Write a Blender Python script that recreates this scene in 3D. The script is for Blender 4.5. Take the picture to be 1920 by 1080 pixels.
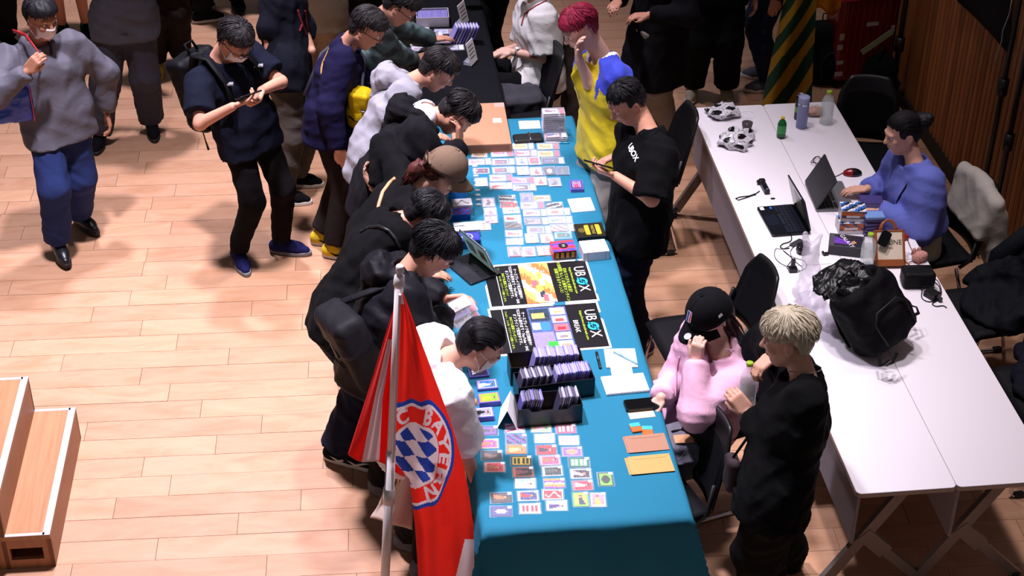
import bpy, math, random
import numpy as np
from mathutils import Vector, Matrix

# ------------------------------------------------------------------ camera
scene = bpy.context.scene
for o in list(bpy.data.objects):
    bpy.data.objects.remove(o)
COL = scene.collection
F_PX = 3072.26
YAW, PITCH, ROLL = 0.11476, 0.59313, 0.00777
CAM = np.array((-2.1129, -5.1912, 5.4032))
def cam_axes():
    f = np.array((math.sin(YAW) * math.cos(PITCH), math.cos(YAW) * math.cos(PITCH), -math.sin(PITCH)))
    r = np.array((math.cos(YAW), -math.sin(YAW), 0.0)); u = np.cross(r, f)
    c, s = math.cos(ROLL), math.sin(ROLL)
    return np.array((c * r + s * u, -s * r + c * u, f))
RC = cam_axes()
cd = bpy.data.cameras.new('camera'); cam = bpy.data.objects.new('camera', cd); COL.objects.link(cam)
cd.sensor_width = 36; cd.sensor_fit = 'HORIZONTAL'; cd.lens = F_PX / 1920 * 36; cd.clip_end = 60
cam.matrix_world = Matrix(((RC[0][0], RC[1][0], -RC[2][0], CAM[0]), (RC[0][1], RC[1][1], -RC[2][1], CAM[1]),
                           (RC[0][2], RC[1][2], -RC[2][2], CAM[2]), (0, 0, 0, 1)))
scene.camera = cam
# ------------------------------------------------------------------ light
w = bpy.data.worlds.new('hall_air'); scene.world = w; w.use_nodes = True
w.node_tree.nodes['Background'].inputs[0].default_value = (1.0, 0.91, 0.95, 1)
w.node_tree.nodes['Background'].inputs[1].default_value = 0.115
def spot(name, loc, tgt, power, size_deg, blend, radius, color):
    l = bpy.data.lights.new(name, 'SPOT'); l.energy = power; l.spot_size = math.radians(size_deg); l.spot_blend = blend
    l.shadow_soft_size = radius; l.color = color
    o = bpy.data.objects.new(name, l); COL.objects.link(o); o.location = loc
    o.rotation_euler = (Vector(tgt) - Vector(loc)).to_track_quat('-Z', 'Y').to_euler()
    return o
WARM = (1.0, 0.905, 0.96); COOL = (1.0, 0.93, 1.11)
spot('stage_or_fill_light', (-3.1, 1.9, 8.2), (-3.25, 1.2, 0), 4700, 60, 0.9, 0.28, COOL)
spot('stage_or_fill_light', (-1.3, 2.6, 8.2), (-1.45, 1.6, 0), 1500, 52, 0.9, 0.28, WARM)
spot('stage_or_fill_light', (-3.3, 6.0, 8.2), (-3.2, 4.6, 0), 3100, 60, 0.9, 0.28, COOL)
spot('stage_or_fill_light', (0.1, 1.2, 8.2), (0.25, 0.4, 0), 1080, 46, 0.8, 0.28, WARM)
spot('stage_or_fill_light', (0.3, 3.9, 8.2), (1.0, 3.0, 0), 430, 60, 0.9, 0.28, WARM)  # added weak fill that brightens the slatted wall, not a stage lamp
scene.view_settings.view_transform = 'Standard'; scene.view_settings.look = 'None'
scene.view_settings.exposure = 0.0; scene.view_settings.gamma = 1.0; scene.view_settings.use_curve_mapping = False

# ------------------------------------------------------------------ helpers
rnd = random.Random(7)
def A(*v):
    return np.array(v[0] if len(v) == 1 else v, dtype=np.float64)
def ray(x, y):
    return np.array([(x - 960) / F_PX, (540 - y) / F_PX, 1]) @ RC
def P(x, y, z):                         # the point of height z seen at photograph position x, y
    d = ray(x, y); return CAM + d * (z - CAM[2]) / d[2]
def PY(x, y, Y):                        # ... of world depth Y
    d = ray(x, y); return CAM + d * (Y - CAM[1]) / d[1]
def PF(x, y, O, yaw, d):                # ... lying d in front of point O, as seen by someone facing yaw
    r = ray(x, y); f = A(math.cos(math.radians(yaw)), math.sin(math.radians(yaw)), 0); return CAM + r * ((A(O) - CAM) @ f + d) / (r @ f)
def PX(x, y, X):
    d = ray(x, y); return CAM + d * (X - CAM[0]) / d[0]
def nrm(v):
    v = A(v); return v / (np.linalg.norm(v) + 1e-12)
def yv(deg, pitch=0):
    a, b = math.radians(deg), math.radians(pitch)
    return A(math.cos(a) * math.cos(b), math.sin(a) * math.cos(b), math.sin(b))
def hx(s):
    s = s.lstrip('#'); c = [int(s[i:i + 2], 16) / 255 for i in (0, 2, 4)]
    return tuple(v / 12.92 if v <= .04045 else ((v + .055) / 1.055) ** 2.4 for v in c)
MATS = {}
def mat(name, col, rough=.6, metal=0, spec=.5, bump=None, var=0, vscale=8, trans=0, alpha=1, coat=0, sheen=0, stretch=None, ior=1.45, emit=0):
    """plain procedural material: colour with noise variation, optional bump (scale, strength)"""
    if name in MATS: return MATS[name]
    if isinstance(col, str): col = hx(col)
    m = bpy.data.materials.new(name); m.use_nodes = True; nt = m.node_tree; b = nt.nodes['Principled BSDF']
    b.inputs['Base Color'].default_value = (*col, 1); b.inputs['Roughness'].default_value = rough; b.inputs['Metallic'].default_value = metal
    b.inputs['Specular IOR Level'].default_value = spec; b.inputs['IOR'].default_value = ior
    b.inputs['Transmission Weight'].default_value = trans; b.inputs['Alpha'].default_value = alpha
    b.inputs['Coat Weight'].default_value = coat; b.inputs['Sheen Weight'].default_value = sheen
    if emit: b.inputs['Emission Color'].default_value = (*col, 1); b.inputs['Emission Strength'].default_value = emit
    if var or bump:
        tc = nt.nodes.new('ShaderNodeTexCoord'); src = tc.outputs['Object']
        if stretch:
            mp = nt.nodes.new('ShaderNodeMapping'); mp.inputs['Scale'].default_value = stretch
            nt.links.new(src, mp.inputs[0]); src = mp.outputs[0]
    if var:
        n = nt.nodes.new('ShaderNodeTexNoise'); n.inputs['Scale'].default_value = vscale; n.inputs['Detail'].default_value = 3
        nt.links.new(src, n.inputs['Vector'])
        mx = nt.nodes.new('ShaderNodeMix'); mx.data_type = 'RGBA'
        mx.inputs[6].default_value = (*[max(0, c * (1 - var)) for c in col], 1); mx.inputs[7].default_value = (*[min(1, c * (1 + var)) for c in col], 1)
        nt.links.new(n.outputs[0], mx.inputs[0]); nt.links.new(mx.outputs[2], b.inputs['Base Color'])
    if bump:
        n2 = nt.nodes.new('ShaderNodeTexNoise'); n2.inputs['Scale'].default_value = bump[0]; n2.inputs['Detail'].default_value = 2.5; n2.inputs['Distortion'].default_value = .8
        nt.links.new(src, n2.inputs['Vector'])
        bp = nt.nodes.new('ShaderNodeBump'); bp.inputs['Strength'].default_value = bump[1]; bp.inputs['Distance'].default_value = bump[2] if len(bump) > 2 else .01
        nt.links.new(n2.outputs[0], bp.inputs['Height']); nt.links.new(bp.outputs[0], b.inputs['Normal'])
    MATS[name] = m; return m
def printmat(name='print', rough=.4, sheen=0, bump=None, through=0):
    """colours come from the mesh's own 'Col' attribute: flat print and dyed cloth"""
    if name in MATS: return MATS[name]
    m = bpy.data.materials.new(name); m.use_nodes = True; nt = m.node_tree; b = nt.nodes['Principled BSDF']
    a = nt.nodes.new('ShaderNodeVertexColor'); a.layer_name = 'Col'
    nt.links.new(a.outputs[0], b.inputs['Base Color']); b.inputs['Roughness'].default_value = rough; b.inputs['Sheen Weight'].default_value = sheen
    if bump:
        tc = nt.nodes.new('ShaderNodeTexCoord'); n2 = nt.nodes.new('ShaderNodeTexNoise'); n2.inputs['Scale'].default_value = bump[0]
        nt.links.new(tc.outputs['Object'], n2.inputs['Vector'])
        bp = nt.nodes.new('ShaderNodeBump'); bp.inputs['Strength'].default_value = bump[1]; bp.inputs['Distance'].default_value = .01
        nt.links.new(n2.outputs[0], bp.inputs['Height']); nt.links.new(bp.outputs[0], b.inputs['Normal'])
    if through:                                  # thin cloth lets light through
        tr = nt.nodes.new('ShaderNodeBsdfTranslucent'); mx = nt.nodes.new('ShaderNodeMixShader'); mx.inputs[0].default_value = through
        nt.links.new(a.outputs[0], tr.inputs[0]); nt.links.new(b.outputs[0], mx.inputs[1]); nt.links.new(tr.outputs[0], mx.inputs[2])
        nt.links.new(mx.outputs[0], nt.nodes['Material Output'].inputs[0])
    MATS[name] = m; return m
def cloth(name, col, rough=.9, **k):
    k.setdefault('bump', (11, .32, .018)); k.setdefault('var', .10); k.setdefault('vscale', 7); k.setdefault('spec', .12); k.setdefault('sheen', 0)
    return mat(name, col, rough, **k)
def tag(o, label=None, cat=None, group=None, kind=None):
    if label: o['label'] = label
    if cat: o['category'] = cat
    if group: o['group'] = group
    if kind: o['kind'] = kind
    return o
def thing(name, label, cat, loc=(0, 0, 0), rz=0, group=None):
    o = bpy.data.objects.new(name, None); COL.objects.link(o); o.location = tuple(loc); o.rotation_euler = (0, 0, math.radians(rz))
    o.empty_display_size = .05
    return tag(o, label, cat, group)
def mesh_data(name, V, Fc, mats, fm=None, smooth=False, cols=None):
    me = bpy.data.meshes.new(name)
    V = np.asarray(V, dtype=np.float32).reshape(-1, 3)
    if isinstance(Fc, np.ndarray):
        tot = np.full(len(Fc), Fc.shape[1]); li = Fc.reshape(-1)
    else:
        tot = np.array([len(f) for f in Fc], dtype=np.int64); li = np.array([i for f in Fc for i in f], dtype=np.int64)
    me.vertices.add(len(V)); me.vertices.foreach_set('co', V.reshape(-1))
    me.loops.add(len(li)); me.loops.foreach_set('vertex_index', li.astype(np.int32))
    st = np.concatenate(([0], np.cumsum(tot)[:-1])).astype(np.int32) if len(tot) else np.zeros(0, np.int32)
    me.polygons.add(len(tot)); me.polygons.foreach_set('loop_start', st)
    for m in (mats if isinstance(mats, (list, tuple)) else [mats]): me.materials.append(m)
    if fm is not None: me.polygons.foreach_set('material_index', np.asarray(fm, dtype=np.int32))
    me.polygons.foreach_set('use_smooth', np.full(len(tot), bool(smooth)))
    if cols is not None:                         # one colour per face
        ca = me.color_attributes.new('Col', 'FLOAT_COLOR', 'CORNER')
        c4 = np.ones((len(tot), 4), np.float32); c4[:, :3] = np.asarray(cols, np.float32)
        ca.data.foreach_set('color', np.repeat(c4, tot, axis=0).reshape(-1))
    me.update(); me.validate()
    return me
def link(name, me, parent=None, loc=(0, 0, 0), rot=(0, 0, 0)):
    o = bpy.data.objects.new(name, me); COL.objects.link(o); o.location = tuple(loc); o.rotation_euler = rot
    if parent is not None: o.parent = parent
    return o
def frame(f, u):
    """3x3 with columns forward, left, up"""
    f = nrm(f); l = nrm(np.cross(u, f)); u = np.cross(f, l); return np.stack((f, l, u), 1)
class MB:
    def __init__(s): s.V = []; s.F = []; s.M = []; s.C = []; s.smooth = False
    def add(s, V, Fc, m=0, T=None, col=None):
        V = np.asarray(V, float).reshape(-1, 3)
        if T is not None: V = V @ T[0].T + T[1]
        n = len(s.V); s.V.extend(V.tolist()); s.F.extend([[i + n for i in f] for f in Fc]); s.M.extend([m] * len(Fc))
        s.C.extend([col if col is not None else (1, 1, 1)] * len(Fc)); return s
    def box(s, c, size, m=0, T=None, col=None):
        x, y, z = A(size) / 2; V = [(i * x + c[0], j * y + c[1], k * z + c[2]) for k in (-1, 1) for j in (-1, 1) for i in (-1, 1)]
        return s.add(V, [(0, 2, 3, 1), (4, 5, 7, 6), (0, 1, 5, 4), (2, 6, 7, 3), (0, 4, 6, 2), (1, 3, 7, 5)], m, T, col)
    def prism(s, poly, z0, z1, ch=0, m=0, T=None, col=None):
        """extruded outline with chamfered rims"""
        p = A(poly); c = p.mean(0); n = len(p)
        def ring(k, z):
            q = p if k == 0 else c + (p - c) * (1 - k / (np.abs(p - c).max(0) + 1e-9))
            return [(a[0], a[1], z) for a in q]
        lv = [ring(ch, z0), ring(0, z0 + ch), ring(0, z1 - ch), ring(ch, z1)] if ch else [ring(0, z0), ring(0, z1)]
        V = [v for l in lv for v in l]; Fc = [tuple(range(n))[::-1], tuple(range((len(lv) - 1) * n, len(lv) * n))]
        for k in range(len(lv) - 1):
            for i in range(n): j = (i + 1) % n; Fc.append((k * n + i, k * n + j, (k + 1) * n + j, (k + 1) * n + i))
        return s.add(V, Fc, m, T, col)
    def rbox(s, c, size, r=.01, ch=.002, m=0, T=None, seg=4, col=None):
        return s.prism([(x + c[0], y + c[1]) for x, y in rrect(size[0], size[1], r, seg)], c[2] - size[2] / 2, c[2] + size[2] / 2, ch, m, T, col)
    def tube(s, pts, r, n=8, m=0, T=None, closed=False, col=None, flat=1):
        pts = [A(p) for p in pts]; k = len(pts); rs = r if isinstance(r, (list, tuple, np.ndarray)) else [r] * k
        V = []; up = None
        for i, p in enumerate(pts):
            d = nrm(pts[(i + 1) % k if closed else min(i + 1, k - 1)] - pts[(i - 1) % k if closed else max(i - 1, 0)])
            if up is None: up = A(0, 0, 1) if abs(d[2]) < .9 else A(1, 0, 0)
            sd = nrm(np.cross(d, up)); up = np.cross(sd, d)
            for j in range(n):
                a = 2 * math.pi * j / n; V.append(p + rs[i] * (math.cos(a) * sd + math.sin(a) * up * flat))
        Fc = []
        for i in range(k if closed else k - 1):
            for j in range(n):
                q = (i + 1) % k; Fc.append((i * n + j, i * n + (j + 1) % n, q * n + (j + 1) % n, q * n + j))
        if not closed: Fc += [tuple(range(n))[::-1], tuple(range((k - 1) * n, k * n))]
        return s.add(V, Fc, m, T, col)
    def lathe(s, prof, n=20, m=0, T=None, col=None, cap=True):
        V = []; Fc = []
        for r, z in prof:
            for j in range(n): a = 2 * math.pi * j / n; V.append((r * math.cos(a), r * math.sin(a), z))
        for i in range(len(prof) - 1):
            for j in range(n): Fc.append((i * n + j, i * n + (j + 1) % n, (i + 1) * n + (j + 1) % n, (i + 1) * n + j))
        if cap: Fc += [tuple(range(n))[::-1], tuple(range((len(prof) - 1) * n, len(prof) * n))]
        return s.add(V, Fc, m, T, col)
    def grid(s, G, m=0, T=None, col=None):
        G = np.asarray(G, float); a, b = G.shape[:2]
        Fc = [(i * b + j, (i + 1) * b + j, (i + 1) * b + j + 1, i * b + j + 1) for i in range(a - 1) for j in range(b - 1)]
        return s.add(G.reshape(-1, 3), Fc, m, T, col)
    def data(s, name, mats, smooth=False, cols=False):
        return mesh_data(name, s.V, s.F, mats, s.M, smooth, s.C if cols else None)
    def obj(s, name, mats, parent=None, loc=(0, 0, 0), rz=0, smooth=False, cols=False):
        return link(name, s.data(name, mats, smooth, cols), parent, loc, (0, 0, math.radians(rz)))
def rrect(w, h, r, seg=4):
    r = min(r, w / 2 - 1e-4, h / 2 - 1e-4); o = []
    for cx, cy, a0 in ((1, 1, 0), (-1, 1, 90), (-1, -1, 180), (1, -1, 270)):
        for k in range(seg + 1):
            a = math.radians(a0 + 90 * k / seg); o.append((cx * (w / 2 - r) + r * math.cos(a), cy * (h / 2 - r) + r * math.sin(a)))
    return o
def thick(o, t, off=0):
    m = o.modifiers.new('thickness', 'SOLIDIFY'); m.thickness = t; m.offset = off; return o
def TR(f, u, at):
    return (frame(f, u), A(at))
def text_geo(s, size=.1, align='CENTER', bold=0):
    """flat lettering as triangles in its own plane, centred on the origin"""
    cu = bpy.data.curves.new('t', 'FONT'); cu.body = s; cu.size = size; cu.align_x = align; cu.align_y = 'CENTER'; cu.resolution_u = 3; cu.offset = bold
    o = bpy.data.objects.new('t', cu); COL.objects.link(o)
    dg = bpy.context.evaluated_depsgraph_get(); me = bpy.data.meshes.new_from_object(o.evaluated_get(dg))
    V = np.array([v.co[:] for v in me.vertices]).reshape(-1, 3); Fc = [tuple(p.vertices) for p in me.polygons]
    bpy.data.objects.remove(o); bpy.data.curves.remove(cu); bpy.data.meshes.remove(me)
    return V, Fc

# ------------------------------------------------------------------ smooth solids (distance fields meshed by surface nets)
class S:
    def __init__(s): s.L = []; s.n = None
    def _a(s, f, lo, hi, op, k): s.L.append((f, None if lo is None else A(lo), None if hi is None else A(hi), op, k)); return s
    def cap(s, a, b, ra, rb, k=.02, op=1):
        a, b = A(a), A(b); ab = b - a; n = ab @ ab + 1e-9
        def f(p):
            q = p - a; t = np.clip(q @ ab / n, 0, 1); q = q - t[:, None] * ab
            return np.sqrt((q * q).sum(1)) - (ra + (rb - ra) * t)
        return s._a(f, np.minimum(a - ra, b - rb), np.maximum(a + ra, b + rb), op, k)
    def cyl(s, a, b, ra, rb, k=.02, op=1, rd=.006, round0=False):
        a, b = A(a), A(b); L = np.linalg.norm(b - a); d = (b - a) / L; m = max(ra, rb)
        def f(p):
            if round0:
                q = p - a; t = q @ d; q = q - np.maximum(t, 0)[:, None] * d; x = np.sqrt((q * q).sum(1)) - (ra + (rb - ra) * np.clip(t / L, 0, 1))
                return np.maximum(x, t - L)
            q = p - a; t = q @ d; q = q - t[:, None] * d; r = ra + (rb - ra) * np.clip(t / L, 0, 1) - rd
            x = np.sqrt((q * q).sum(1)) - r; y = np.abs(t - L / 2) - L / 2 + rd
            return np.minimum(np.maximum(x, y), 0) + np.sqrt(np.maximum(x, 0) ** 2 + np.maximum(y, 0) ** 2) - rd
        return s._a(f, np.minimum(a, b) - m, np.maximum(a, b) + m, op, k)
    def ani(s, a, b, ra, rb, L, w, k=.03, op=1):
        a, b, L = A(a), A(b), nrm(L); sc = 1 / w - 1; ab = b - a; ab = ab + (ab @ L) * L * sc; n = ab @ ab + 1e-9
        def f(p):
            q = p - a; q = q + (q @ L)[:, None] * L * sc; t = np.clip(q @ ab / n, 0, 1); q = q - t[:, None] * ab
            return np.sqrt((q * q).sum(1)) - (ra + (rb - ra) * t)
        m = max(ra, rb) * max(w, 1)
        return s._a(f, np.minimum(a, b) - m, np.maximum(a, b) + m, op, k)
    def ell(s, c, R, rad, k=.02, op=1):
        c, rad = A(c), A(rad); R = np.eye(3) if R is None else A(R)
        def f(p):
            q = (p - c) @ R; k0 = np.sqrt(((q / rad) ** 2).sum(1)); k1 = np.sqrt(((q / rad ** 2) ** 2).sum(1)) + 1e-9
            return k0 * (k0 - 1) / k1
        m = rad.max(); return s._a(f, c - m, c + m, op, k)
    def box(s, c, R, half, rd=.01, k=.01, op=1):
        c, half = A(c), A(half) - rd; R = np.eye(3) if R is None else A(R)
        def f(p):
            q = np.abs((p - c) @ R) - half
            return np.sqrt((np.maximum(q, 0) ** 2).sum(1)) + np.minimum(q.max(1), 0) - rd
        m = np.linalg.norm(half) + rd; return s._a(f, c - m, c + m, op, k)
    def plane(s, c, n, k=.01):                 # keep the side the normal points away from
        c, n = A(c), nrm(n); return s._a(lambda p: (p - c) @ n, None, None, 0, k)
    def fn(s, f, lo=None, hi=None, op=1, k=.01): return s._a(f, lo, hi, op, k)
    def noise(s, amp, wl, seed=0, ridged=True):
        g = np.random.RandomState(seed); K = g.normal(size=(5, 3)); K /= np.linalg.norm(K, axis=1)[:, None]
        K *= (2 * math.pi / wl * g.uniform(.6, 1.5, 5) * (.5 if ridged else 1))[:, None]; ph = g.uniform(0, 6.28, (5, 2)); M = g.normal(size=(5, 3)) * 9
        def f(p):
            o = np.zeros(len(p))
            for i in range(5):
                v = np.sin(p @ K[i] + ph[i, 0] + 1.6 * np.sin(p @ M[i] + ph[i, 1]))
                o += (np.abs(v) - .6) if ridged else v * .6
            return o * amp / 2.2
        s.na = amp; s.L.append((f, None, None, 2, 0)); return s
    def ev(s, p, mg):
        d = np.full(len(p), 9.0)
        for f, lo, hi, op, k in s.L:
            if lo is None or mg is None: idx = slice(None)
            else:
                m = k + mg; idx = np.nonzero(((p > lo - m) & (p < hi + m)).all(1))[0]
                if not len(idx): continue
            x = f(p[idx]); y = d[idx]
            if op == 2: d = d + x; continue
            if op == 1: h = np.clip(.5 + .5 * (y - x) / k, 0, 1); y = y * (1 - h) + x * h - k * h * (1 - h)
            elif op == -1: h = np.clip(.5 - .5 * (y + x) / k, 0, 1); y = y * (1 - h) - x * h + k * h * (1 - h)
            else: y = np.maximum(y, x)
            d[idx] = y
        return d
    def mesh(s, h):
        B = 8; na = getattr(s, 'na', 0)
        lo = np.min([l[1] for l in s.L if l[1] is not None and l[3] == 1], 0) - 3 * h - na
        hi = np.max([l[2] for l in s.L if l[1] is not None and l[3] == 1], 0) + 3 * h + na
        nb = np.ceil((hi - lo) / (B * h)).astype(int); N = nb * B
        ix = np.stack(np.meshgrid(*[np.arange(n) for n in nb], indexing='ij'), -1).reshape(-1, 3)
        dc = s.ev(lo + (ix + .5) * B * h, None)
        Fd = np.repeat(np.repeat(np.repeat(np.where(dc < 0, -1., 1.).reshape(nb), B, 0), B, 1), B, 2).astype(np.float32)
        act = ix[np.abs(dc) < .87 * B * h + .012 + na]
        loc = np.stack(np.meshgrid(*[np.arange(B)] * 3, indexing='ij'), -1).reshape(-1, 3)
        Fv = Fd.reshape(nb[0], B, nb[1], B, nb[2], B).transpose(0, 2, 4, 1, 3, 5)
        for i in range(0, len(act), 600):
            a = act[i:i + 600]; pts = lo + (a[:, None, :] * B + loc[None]).reshape(-1, 3) * h
            Fv[a[:, 0], a[:, 1], a[:, 2]] = s.ev(pts, 2.5 * h + .004).reshape(-1, B, B, B)
        I = Fd < 0
        n = N - 1; c8 = [(i, j, k) for i in (0, 1) for j in (0, 1) for k in (0, 1)]
        sl = lambda i, j, k: I[i:i + n[0], j:j + n[1], k:k + n[2]]
        any_ = sl(0, 0, 0).copy(); all_ = any_.copy()
        for c in c8[1:]: any_ |= sl(*c); all_ &= sl(*c)
        cells = np.argwhere(any_ & ~all_)
        if not len(cells): return np.zeros((0, 3)), np.zeros((0, 4), int)
        vals = np.stack([Fd[cells[:, 0] + i, cells[:, 1] + j, cells[:, 2] + k] for i, j, k in c8], 1)
        acc = np.zeros((len(cells), 3)); cnt = np.zeros(len(cells))
        for a in range(8):
            for b in range(a + 1, 8):
                ca, cb = A(c8[a]), A(c8[b])
                if np.abs(ca - cb).sum() != 1: continue
                x, y = vals[:, a], vals[:, b]; m = (x < 0) != (y < 0); t = x[m] / (x[m] - y[m])
                acc[m] += ca + t[:, None] * (cb - ca); cnt[m] += 1
        V = lo + (cells + acc / cnt[:, None]) * h
        vid = np.full(tuple(n), -1, np.int32); vid[cells[:, 0], cells[:, 1], cells[:, 2]] = np.arange(len(cells))
        Q = []
        for ax in range(3):
            b, c = (ax + 1) % 3, (ax + 2) % 3
            s0 = [slice(0, n[i]) for i in range(3)]; s1 = list(s0); s1[ax] = slice(1, n[ax] + 1)
            X, Y = I[tuple(s0)], I[tuple(s1)]; e = np.argwhere(X != Y); e = e[(e[:, b] > 0) & (e[:, c] > 0)]
            def at(db, dc_):
                q = e.copy(); q[:, b] -= db; q[:, c] -= dc_; return vid[q[:, 0], q[:, 1], q[:, 2]]
            q = np.stack((at(1, 1), at(0, 1), at(0, 0), at(1, 0)), 1); fl = ~I[e[:, 0], e[:, 1], e[:, 2]]
            q[fl] = q[fl][:, ::-1]; Q.append(q[(q >= 0).all(1)])
        return V, np.concatenate(Q)
    def obj(s, name, m, h, parent=None, base=(0, 0, 0), colfn=None):
        V, Q = s.mesh(h); return link(name, mesh_data(name, V - A(base), Q, m, None, True, None if colfn is None else colfn(V[Q].mean(1))), parent)

# ------------------------------------------------------------------ the hall: floor of planks, slatted wall
def wood_mat(name, c1, c2, c3, scale, rough, rand=.25):
    m = bpy.data.materials.new(name); m.use_nodes = True; nt = m.node_tree; b = nt.nodes['Principled BSDF']; N = nt.nodes.new; Lk = nt.links.new
    tc = N('ShaderNodeTexCoord'); oi = N('ShaderNodeObjectInfo')
    ge = N('ShaderNodeNewGeometry')
    mul = N('ShaderNodeMath'); mul.operation = 'MULTIPLY'; mul.inputs[1].default_value = 37; Lk(oi.outputs['Random'], mul.inputs[0])
    cx = N('ShaderNodeCombineXYZ'); Lk(mul.outputs[0], cx.inputs[2])
    ad = N('ShaderNodeVectorMath'); ad.operation = 'ADD'; Lk(ge.outputs['Position'], ad.inputs[0]); Lk(cx.outputs[0], ad.inputs[1])
    mp = N('ShaderNodeMapping'); mp.inputs['Scale'].default_value = scale; Lk(ad.outputs[0], mp.inputs[0])
    n1 = N('ShaderNodeTexNoise'); n1.inputs['Scale'].default_value = 1; n1.inputs['Detail'].default_value = 6; n1.inputs['Distortion'].default_value = 1.4; Lk(mp.outputs[0], n1.inputs['Vector'])
    r1 = N('ShaderNodeValToRGB'); e = r1.color_ramp.elements; e[0].position = .28; e[0].color = (*c2, 1); e[1].position = .50; e[1].color = (*c1, 1); e3 = r1.color_ramp.elements.new(.78); e3.color = (*c3, 1)
    Lk(n1.outputs[0], r1.inputs[0])
    mp2 = N('ShaderNodeMapping'); mp2.inputs['Scale'].default_value = [v * 9 for v in scale]; Lk(ad.outputs[0], mp2.inputs[0])
    n2 = N('ShaderNodeTexNoise'); n2.inputs['Scale'].default_value = 1; n2.inputs['Detail'].default_value = 3; Lk(mp2.outputs[0], n2.inputs['Vector'])
    mr = N('ShaderNodeMapRange'); mr.inputs[3].default_value = .90; mr.inputs[4].default_value = 1.07; Lk(n2.outputs[0], mr.inputs[0])
    mr2 = N('ShaderNodeMapRange'); mr2.inputs[3].default_value = 1 - rand; mr2.inputs[4].default_value = 1 + rand * .5; Lk(oi.outputs['Random'], mr2.inputs[0])
    mm = N('ShaderNodeMath'); mm.operation = 'MULTIPLY'; Lk(mr.outputs[0], mm.inputs[0]); Lk(mr2.outputs[0], mm.inputs[1])
    vm = N('ShaderNodeVectorMath'); vm.operation = 'SCALE'; Lk(r1.outputs[0], vm.inputs[0]); Lk(mm.outputs[0], vm.inputs['Scale'])
    Lk(vm.outputs[0], b.inputs['Base Color']); b.inputs['Roughness'].default_value = rough
    MATS[name] = m; return m
PLANK = wood_mat('maple_plank', (.475, .258, .152), (.42, .21, .115), (.505, .292, .182), (2.2, 8, 3), .42, .11)
SUB = mat('subfloor_brown_wood', '#3a2417', .9)  # dark brown subfloor, visible in the gaps between planks
floor = MB().box((-1.4, 3.1, -.03), (9.2, 9.8, .03)).obj('floor', SUB); tag(floor, kind='structure')
PA, PS, PY0, PLEN = -.0344, .1534, 3.0008, .909       # plank direction, width, first measured joint line, length
ca, sa = math.cos(PA), math.sin(PA)
def to_plank(p): return p[0] * ca + p[1] * sa, -p[0] * sa + p[1] * ca
JOINT = {-1: 268, 0: 312, 1: 244, 2: 173, 3: 265, 4: 332, 5: 117, 6: 264, 7: 317, 8: 377, 9: 161, 10: 405, 11: 268, 12: 319, 13: 215, 14: 446, 15: 294, 16: 132}
def row_offset(k):
    yc = PY0 - (k + .5) * PS
    if k in JOINT:                                     # measured joint of this row: column in the photograph at the row's middle
        lo, hi = -200., 1200.
        for _ in range(60):
            mid = (lo + hi) / 2
            if to_plank(P(JOINT[k], mid, 0))[1] > yc: lo = mid
            else: hi = mid
        return to_plank(P(JOINT[k], lo, 0))[0]
    return rnd.random() * PLEN
pm = MB().prism([(-.5, -.5), (.5, -.5), (.5, .5), (-.5, .5)], -.012, 0, 0).data('plank', PLANK)
pl = []
for k in range(-30, 25):
    off = row_offset(k); v = PY0 - (k + .5) * PS
    for i in range(-9, 9):
        u = off + (i + .5) * PLEN; x, y = u * ca - v * sa, u * sa + v * ca
        if -5.6 < x < 2.4 and -.9 < y < 7.9: pl.append((x, y))
def vis(x, y):
    q = RC @ (A(x, y, 0) - CAM); a, b = 960 + F_PX * q[0] / q[2], 540 - F_PX * q[1] / q[2]
    return -150 < a < 2070 and -25 < b < 1110
pl.sort(key=lambda p: (not vis(*p), p[1] + .0 * p[0]))
rest = MB()
for i, (x, y) in enumerate(pl):
    dz = rnd.uniform(-.0006, .0006)
    if i < 300:
        o = link('plank', pm, floor, (x, y, dz), (0, 0, PA)); o.scale = (PLEN - .0022, PS - .0022, 1)
    else:
        a, b = (PLEN - .0022) / 2, (PS - .0022) / 2
        rest.prism([(x + s * a * ca - t * b * sa, y + s * a * sa + t * b * ca) for s, t in ((-1, -1), (1, -1), (1, 1), (-1, 1))], -.012, dz)
tag(rest.obj('far_planks', PLANK, floor), kind='stuff')

WX = 1.81
SLAT = wood_mat('brown_slat_wood', (.34, .118, .034), (.25, .08, .024), (.42, .155, .05), (14, 14, 1.2), .45, .35)
DARKWOOD = mat('dark_backing_wood', '#1c0d07', .8)
wall = MB().box((WX + .06, 2.6, 1.6), (.08, 5.2, 3.24)).obj('wall_right', DARKWOOD); tag(wall, kind='structure')
sp = MB(); sp.prism([(.0, -.026), (-.012, -.024), (-.020, -.014), (-.023, 0), (-.020, .014), (-.012, .024), (0, .026)][::-1], .09, 3.2)
sm = sp.data('slat', SLAT, smooth=False)
fl = MB().prism([(0, -.088), (-.016, -.086), (-.018, 0), (-.016, .086), (0, .088)][::-1], .09, 3.2).data('flat_panel', SLAT)
yy = .2
while yy < 4.56:
    link('slat', sm, wall, (WX + .022, yy, 0)); yy += .066
link('flat_panel', fl, wall, (WX + .022, yy + .06, 0)); link('flat_panel', fl, wall, (WX + .022, yy + .245, 0))
for k in range(4): link('slat', sm, wall, (WX + .022, yy + .37 + .066 * k, 0))
tag(MB().box((WX + .005, 2.6, .045), (.05, 5.2, .09)).obj('baseboard_right', mat('baseboard_black', '#15100d', .6)), kind='structure')

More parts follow.
